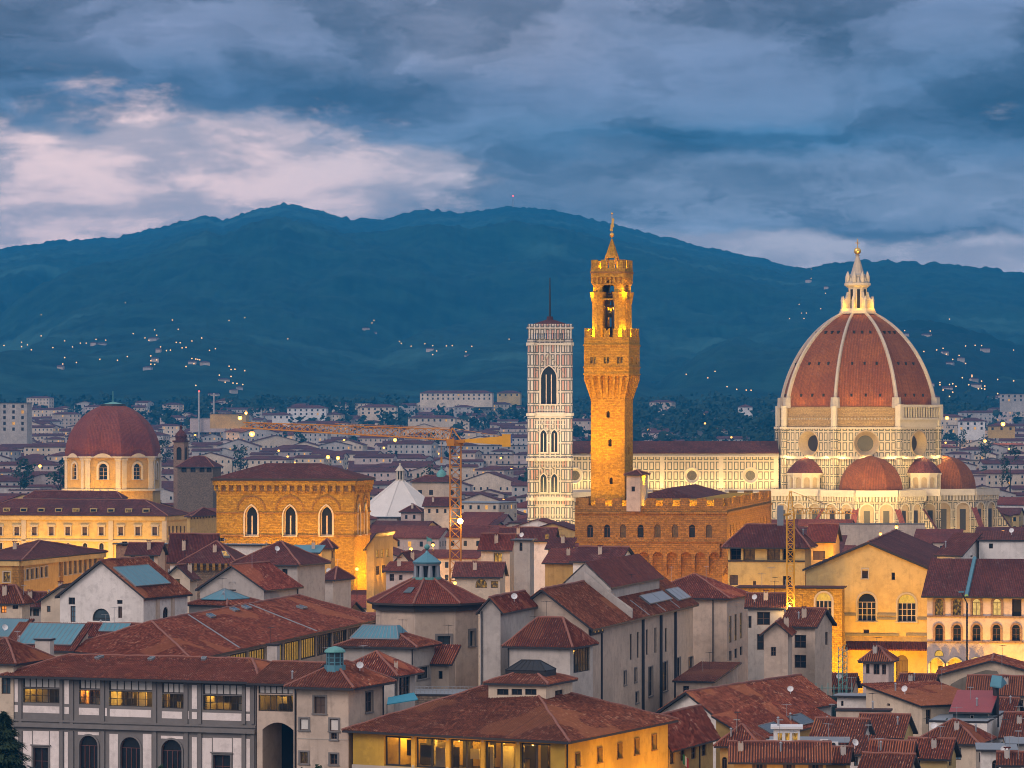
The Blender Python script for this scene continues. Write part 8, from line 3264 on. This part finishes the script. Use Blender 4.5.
# ------------------------------------------------------------------ villas, chimneys and lamps toward the hills
vill = [(420, 492, 391, 401, 3900, P_CREAM, 'long white villa with red roof on the wooded foothill, the longest'), (360, 396, 405, 415, 3700, P_CREAM, 'pale villa with a row of dark windows left of the big crane jib'), (287, 326, 406, 418, 3650, P_WHITE, 'white villa among dark trees above the crane jib tip'),
        (272, 290, 413, 421, 3500, P_WHITE, 'small white villa just left of the white one in the trees'), (497, 520, 391, 399, 3950, P_SAND, 'sandy villa right of the longest white one'), (408, 455, 416, 425, 3400, P_CREAM, 'broad cream building under the crane jib near the mast'),
        (0, 27, 403, 434, 2450, P_GREY, 'tall white apartment block at the left picture edge'), (190, 225, 416, 425, 3300, P_PINK, 'pinkish villa left of the glowing orange wall'), (738, 752, 405, 413, 3800, P_WHITE, 'little white villa between tower shaft and dome'), (958, 985, 419, 432, 3000, P_WHITE, 'white villa with brown roof right of the dome drum'),
        (1000, 1030, 392, 405, 3600, P_GREY, 'grey apartment block at the right edge on the foothill'), (912, 940, 395, 402, 3900, P_SAND, 'sandy farmhouse right of the ribbed dome'), (210, 246, 412, 421, 3200, P_OCHRE, 'low wall glowing orange beside the crane jib tip'), (988, 1015, 424, 430, 2900, P_OCHRE, 'orange lit low house right of the white brown roofed villa')]
for a, b_, y0, y1, Y, wm_, lab in vill:
    d = 14.0
    r = quad_px(a, b_, None, Y, 6, d)
    z0, z1 = wz(y1, Y), wz(y0 + (2 if y1 - y0 < 20 else 0), Y)
    v = Bld('villa', lab, r, None, wm_, cat='villa', zb=z0 - 6, group='villas at the foot of the hills')
    v.ze = z1
    ff = v.faces[0]
    n = max(2, int(ff.len / 5.0))
    ns = max(1, int((z1 - z0) / 3.6))
    if 'wall' not in lab:
        for k in range(n):
            for j in range(ns):
                t = (k + .5) * ff.len / n
                zc = z1 - 2.0 - j * 3.5
                v.winm(0, t - .8, t + .8, zc - 1, zc + 1, pane=LIGHTQ if rng.random() < .12 else GLASS, frame=None)
    v.roof('flat' if 'apartment' in lab or 'wall' in lab else 'hip', None if not ('apartment' in lab or 'wall' in lab) else 0, .6, TILE2 if not 'apartment' in lab else LEAD, caps=False)
    v.finish()
for px, y0, y1, Y, lab, red in ((199, 392, 414, 3300, 'slim striped chimney stack with a red beacon beyond the brick belfry', True), (214, 393, 414, 3350, 'pale thin chimney stack right of the one with red beacon', False)):
    t_ = thing('chimney_stack', lab, 'chimney', (wx(px, Y), Y, float(ground_z(Y))))
    b = MB(); b.frustum((wx(px, Y), Y), 1.0, .7, float(ground_z(Y)), wz(y0, Y), 10); b.build('stack', P_GREY, t_)
    if red: bulb(t_, (wx(px, Y), Y, wz(y0 - .5, Y)), .7, BULB_R)
ma = land_at(513, 209.5)
t_ = thing('radio_mast', 'tiny red lit radio mast on the ridge left of the palace tower', 'mast', ma)
b = MB(); lattice(b, ma, (ma[0], ma[1], ma[2] + 26), 3.0, 1.2, 8, .35); b.build('lattice', STEEL, t_)
bulb(t_, (ma[0], ma[1], ma[2] + 27), 1.6, BULB_R)

VIL = MB()
rr = random.Random(4)
clusters = [((20, 352, 26, 6), 14), ((90, 348, 18, 3), 7), ((150, 343, 20, 5), 12), ((185, 352, 14, 4), 12), ((185, 370, 25, 4), 16), ((75, 367, 12, 2), 5), ((232, 382, 10, 4), 8), ((228, 395, 14, 3), 8), ((130, 372, 20, 2), 6), ((240, 329, 4, 2), 2), ((375, 334, 14, 3), 5), ((400, 352, 6, 2), 3), ((445, 355, 20, 4), 9), ((490, 345, 10, 3), 3),
            ((800, 322, 8, 5), 4), ((820, 290, 14, 6), 5), ((810, 315, 10, 4), 3), ((925, 333, 12, 4), 5), ((935, 360, 14, 3), 6), ((990, 352, 20, 4), 5), ((975, 388, 25, 6), 14), ((1000, 395, 20, 5), 10), ((940, 398, 20, 4), 8), ((740, 398, 10, 4), 4), ((60, 318, 40, 3), 2), ((290, 345, 8, 2), 3), ((700, 384, 20, 4), 3), ((105, 330, 50, 8), 3)]
LAMPS = []
for (cx_, cy_, sx, sy), n in clusters:
    for k in range(n):
        px, py = rr.gauss(cx_, sx * .95), rr.gauss(cy_, sy * 1.1)
        p = land_at(px, py)
        if not p or p[1] > 9600: continue
        if rr.random() < .16:
            w, d = rr.uniform(6, 13), rr.uniform(6, 9)
            r = frame_pts((p[0], p[1]), w, d, rr.uniform(-25, 25))
            house_mesh(VIL, r, rr.uniform(4, 6), p[2] - 2, rr.choice(('gx', 'hip')), .3, 3.2, 99, rr, .15, (rr.choice((0, 1, 2)), 3, 4, 5))
        if rr.random() < .75: LAMPS.append((px, p))
tag(VIL.build('hillside_houses', [P_TAN, P_GREY, P_TAN, TILE2, GLASS, LIGHTQ], None, loc=(0, 6000, 200)), 'tiny pale houses scattered over the dark lower slopes', kind='stuff')
first = None
for px, p in LAMPS:
    g_ = 'west slope' if px < 260 else 'middle slope' if px < 560 else 'slope left of the dome' if px < 857 else 'slope right of the dome'
    sc_ = p[1] / 6500
    lab = {'west slope': 'tiny warm lamp twinkling on the dark slope above the chapel dome', 'middle slope': 'tiny warm lamp on the dark slope between golden block and bell tower', 'slope left of the dome': 'tiny warm lamp on the dark slope just left of the ribbed dome', 'slope right of the dome': 'tiny warm lamp on the dark slope right of the ribbed dome'}[g_]
    if first is None:
        first = thing('hillside_lamp', lab, 'street lamp', p, 'lamps on the ' + g_)
        b = MB(); b.tube(p, (p[0], p[1], p[2] + 6), .12, 5); pole_ = b.build('pole', IRON, first)
        bulb_ = bulb(first, (p[0], p[1], p[2] + 7), .75, BULB_S)
        continue
    o = first.copy(); o.location = p; o['label'] = lab; o['group'] = 'lamps on the ' + g_
    COL.objects.link(o)
    for c in (pole_, bulb_):
        q = c.copy(); q.parent = o; COL.objects.link(q)

# ------------------------------------------------------------------ street lamps of the town
SODIUM = (1.0, .45, .08)
def street(px, py, Y, lab, kw=2.0, r=.35, light=True):
    x, z = wx(px, Y), wz(py, Y)
    z0 = max(0.0, z - 6)
    t_ = thing('street_lamp', lab, 'street lamp', (x, Y, z0))
    b = MB(); b.tube((x, Y, z0), (x, Y, z - r * .8), .06, 5); b.frustum((x, Y), r * .9, r * .4, z + r * .85, z + r * 1.4, 8); b.build('pole', IRON, t_)
    bulb(t_, (x, Y, z), r, BULB)
    if light: lamp('POINT', (x, Y - r - .4, z - .3), None, kw * 1000, SODIUM, .3)


for px, py, Y, lab, kw, r in [
    (880.5, 534, 770, 'bright lamp glaring over the ridge of the gabled stone hall, the left one', 4, .3), (896.5, 527, 790, 'bright lamp glaring over the ridge of the gabled stone hall, the right one', 4, .34),
    (1003, 532.5, 1000, 'starry lamp in the street behind the white attic block', 6, .6), (701, 489, 1000, 'small white lamp behind the palace roof', 1, .4),
    (433, 545, 900, 'street lamp glowing behind the octagonal lantern', 4, .35), (411, 549, 860, 'street lamp right of the golden church corner', 4, .35), (455, 583, 690, 'low lamp beside the big crane foot', 2, .3),
    (357, 569, 800, 'lamp bracket lighting the side of the golden church', 3, .35), (252, 434, 2300, 'big orange lamp glowing below the crane jib tip', 25, 1.6), (240, 418, 3150, 'orange lamp blazing on the glowing low wall', 30, 1.7), (246, 413, 3180, 'second orange lamp beside the blazing one', 20, 1.2),
    (328, 457, 1700, 'row of warm lamps above the golden block, left', 8, .8), (338, 458, 1710, 'row of warm lamps above the golden block, right', 8, .8), (395, 440, 2000, 'warm lamp under the middle of the crane jib', 8, .9),
    (947, 418, 3100, 'orange lamp right of the dome gallery', 20, 1.5), (1003, 424, 2880, 'orange lamp on the low orange lit house', 25, 1.6), (40, 466, 1800, 'amber lamp left of the chapel drum', 6, .7), (985, 441, 2300, 'amber lamp among the far roofs at right', 8, .9)]:
    street(px, py, Y, lab, kw, r)
for k in range(85):
    Y = rr.uniform(1500, 3600)
    px = rr.uniform(5, 1019)
    if 520 < px < 640 or 775 < px < 940: continue
    z = float(ground_z(Y)) + rr.uniform(11, 17)
    side = 'left of the golden block' if px < 216 else 'between golden block and bell tower' if px < 527 else 'between palace tower and dome' if px < 780 else 'right of the dome'
    street(px, HZ - (z - H) * F / Y, Y, f'small warm lamp among the distant roofs {side}', 0, .3 + Y / 7000, False)
    bpy.context.scene.collection.objects[-1]
for o in COL.objects:
    if o.get('category') == 'street lamp' and 'among the distant roofs' in (o.get('label') or ''):
        o['group'] = 'lamps among the distant roofs'
    elif o.get('label', '').startswith('small warm lamp'):
        o['group'] = 'lamps among the distant roofs'


# ------------------------------------------------------------------ floodlights of the monuments
AMB = (1.0, 0.42, 0.003)
WARM = (1.0, 0.65, 0.22)
GOLD = (1.0, 0.48, 0.015)
def flood(px, py, Y, tpx, tpy, tY, kw, col, angle=80, r=.5):
    return lamp('SPOT', (wx(px, Y), Y, wz(py, Y)), (wx(tpx, tY), tY, wz(tpy, tY)), kw * 880, col, r, angle, .7)


# cathedral
for px, py, Y, tx_, ty_, tY, kw in [(600, 520, 1345, 610, 470, 1389, 60), (655, 520, 1345, 655, 470, 1389, 60), (710, 520, 1345, 710, 470, 1389, 60), (760, 520, 1340, 770, 470, 1385, 70),
                                    (800, 522, 1315, 805, 480, 1370, 80), (850, 522, 1312, 850, 470, 1365, 90), (900, 522, 1315, 900, 470, 1368, 90), (950, 522, 1330, 950, 480, 1385, 70), (985, 520, 1350, 965, 480, 1390, 40)]:
    flood(px, py - 6, Y - 18, tx_, ty_, tY, kw * .22, WARM, 100)
for px, kw in ((740, 230), (860, 260), (975, 230)):
    flood(px, 500, 1280, 857, 410, 1380, kw * .66, WARM, 55)
flood(857, 312, 1380, 857, 285, 1400, 4, GOLD, 90, .3)
for dx_ in (-5.2, 0, 5.2):
    lamp('POINT', (CX + dx_, CY - 6.2 + abs(dx_) * .4, ztop + 2.2), None, 520, GOLD, .3)
lamp('POINT', (CX - 2, CY - 5.5, z1 + 4.5), None, 650, GOLD, .3)
lamp('POINT', (CX + 3, CY - 5.5, z1 + 4.5), None, 650, GOLD, .3)
for k in range(11):          # along the aisle roof, grazing the clerestory
    x = wx(556 + 20.5 * k, 1386)
    lamp('SPOT', (x, 1384.6, zcl0 - .4), (x, 1389, zcl0 + 7), 2100, WARM, .3, 150, .7)
for k in range(11):          # and from the lower roofs, grazing the aisle wall
    x = wx(556 + 20.5 * k, 1375)
    lamp('SPOT', (x, 1374, 15), (x, 1381, 27), 2300, WARM, .3, 150, .7)
for k in (7, 0, 1, 2):       # on the drum's cornice, grazing the round windows
    f_ = dome_faces[k]
    for q in (.12, .5, .88):
        t = f_.len * q
        lamp('SPOT', f_.pt(t, zc_ + 1.5, 2.6), f_.pt(t, zt + 2, 0), 1500, WARM, .25, 160, .7)
for k in (7, 0, 1, 2):       # on top of the drum, lighting the lower dome
    f_ = dome_faces[k]
    for q in (.25, .75):
        lamp('SPOT', f_.pt(f_.len * q, zd + .6, 1.2), f_.pt(f_.len * .5, zd + 11, -4), 650, (1, .5, .1), .25, 150, .8)
for sg in (-26, 26, -66, 66):
    a = radians(sg + 1.5)
    lamp('SPOT', (CX + 36.5 * sin(a), CY - 36.5 * cos(a), zr + 1.2), (CX + 29 * sin(a), CY - 29 * cos(a), zr + 12), 2600, WARM, .3, 150, .7)
for px, Y in ((782, 1358), (808, 1346), (835, 1336), (861, 1334), (888, 1336), (912, 1344), (934, 1354), (958, 1372), (984, 1380)):
    lamp('SPOT', (wx(px, Y), Y - 2, 13), (wx(px, Y), Y + 9, 27), 3000, WARM, .3, 150, .7)
# bell tower
flood(538, 508, 1312, 548, 470, 1350, 45, WARM, 95)
flood(566, 508, 1312, 556, 470, 1350, 45, WARM, 95)
flood(550, 505, 1290, 550, 385, 1350, 150, (1.0, .80, .58), 45)
# palace tower
for px, py, Y, tpx, tpy, kw in [(580, 490, 846, 597, 425, 34), (606, 498, 843, 604, 470, 12), (590, 497, 846, 596, 465, 10), (650, 488, 855, 632, 440, 20), (585, 488, 842, 596, 395, 26), (632, 470, 812, 618, 350, 52), (590, 470, 812, 606, 330, 60)]:
    flood(px, py, Y, tpx, tpy, 858, kw * .84, AMB, 60)
for (x, y) in tsq(4.1):
    lamp('POINT', (x, y, zgt + .3), None, 3200, GOLD, .2)
for (x, y) in tsq(4.0):
    lamp('POINT', (x, y, zu0 - .2), None, 1100, AMB, .15)
for (x, y) in tsq(.6)[:2]:
    lamp('POINT', (x, y, zb1 - 1.5), None, 1500, AMB, .2)
for (x, y) in tsq(2.9):
    lamp('POINT', (x, y, tz(266)), None, 700, AMB, .2)
# palace terrace
for k in range(9):
    p = Vector(pal_pts[0]).lerp(Vector(pal_pts[1]), .06 + .11 * k) + uy * 2.1
    lamp('POINT', (p.x, p.y, zm0 - .6), None, 420, GOLD, .3)
for k in range(5):
    p = Vector(pal_pts[1]).lerp(Vector(pal_pts[2]), .1 + .2 * k)
    lamp('POINT', (p.x - 2.5, p.y, zm0 + .4), None, 1600, GOLD, .3)
    lamp('POINT', (p.x + 9, p.y - 4, 24), None, 9000, AMB, .4)
for px, kw in ((598, 16), (640, 16), (690, 18), (722, 12)):
    flood(px, 600, 826, px, 545, 848, kw * .58, (1.0, .34, .003), 110)
# granary church
for k in range(7):
    px = 226 + 19.5 * k
    flood(px, 585, 887, px, 520, 900, 4.0 + .5 * k, AMB, 120)
flood(285, 560, 868, 285, 500, 900, 13, AMB, 110)
for t in (.2, .5, .8):
    p = ors.faces[1].pt(ors.faces[1].len * t, 14, 7)
    lamp('SPOT', p, ors.faces[1].pt(ors.faces[1].len * t, 30, 0), 15000, AMB, .4, 120, .7)
# chapel drum
for a, kw in ((-50, 15), (-12, 17), (20, 15)):
    x, y = lc[0] + 34 * sin(radians(a)), lc[1] - 34 * cos(radians(a))
    lamp('SPOT', (x, y, 22), (lc[0] + 16 * sin(radians(a)), lc[1] - 16 * cos(radians(a)), 35), kw * 1000, GOLD, .4, 110, .7)


def wash(b, i, fr, zsrc, out, kw, col, zt=None, angle=130, r=.4):
    """a floodlight standing in the street before facade i of a building, a share fr along it"""
    f_ = b.faces[i]
    t = f_.len * fr
    lamp('SPOT', f_.pt(t, zsrc, out), f_.pt(t, zt if zt is not None else b.ze * .75, 0), kw * 1300, col, r, angle, .8)


# long yellow palace, quoined palace, ochre house, pavilion wall, hall and palazzo
for q in (.06, .2, .34, .48, .62, .76, .92):
    wash(lp, 0, q, 8, 12, 9, GOLD)
wash(lp, 1, .3, 8, 6, 6, GOLD)
NB = {b.root.name.split('.')[0]: b for b in ALLB}
def spot_px(px, py, Y, tpx, tpy, tY, kw, col, angle=120):
    flood(px, py, Y, tpx, tpy, tY, kw, col, angle, .4)
for q in (.08, .25, .42, .6, .78, .94):
    wash(NB['quoined_palace'], 1, q, 8, 7, 2.6, AMB, 22)
for q in (.55, .85):
    wash(NB['quoined_palace'], 0, q, 8, 8, 2.6, AMB, 22)
for k in range(3):
    spot_px(386 + 3 * k, 575, 826 + 5 * k, 380 + 4 * k, 560, 836 + 6 * k, 1.6, (1, .44, .01))
for q in (.12, .35, .6, .85):
    wash(pav, 1, q, 6, 6, 3.8, AMB, 15)
wash(pav, 0, .5, 8, 9, 3, AMB, 12)
wash(wg, 1, .5, 4, 6, 4, AMB, 13)
for q in (.35, .55, .8):
    wash(hall, 0, q, 6.5, 11, 3.2, GOLD, 20)
wash(hall, 0, .93, 6, 11, 2.8, GOLD, 20)
wash(hall, 0, .5, 7, 24, 6, GOLD, 26)
for q in (.15, .45, .8, .96):
    wash(hw_, 0, q, 6, 8, 7, AMB, 16)
for q in (.08, .3, .55, .8):
    wash(pz_, 0, q, 7, 9, 6.5, GOLD, 18)
wash(lg, 0, .4, 12, 10, 4, GOLD, 24)
wash(lg, 0, .75, 12, 10, 5, GOLD, 24)
spot_px(822, 575, 772, 820, 552, 790, 5, AMB)
spot_px(845, 560, 786, 837, 545, 792, 4, AMB)
wash(hb_, 0, .4, 8, 6, 1.6, AMB, 11)
spot_px(745, 790, 488, 740, 762, 505, 1.2, AMB)
# sodium light that pools in the streets between the houses
rl_ = random.Random(8)
for k in range(40):
    Y = rl_.uniform(640, 1350)
    px = rl_.choice((rl_.uniform(0, 216), rl_.uniform(370, 570), rl_.uniform(370, 500), rl_.uniform(735, 1010)))
    lamp('POINT', (wx(px, Y), Y, 10), None, 5200, SODIUM, .4)
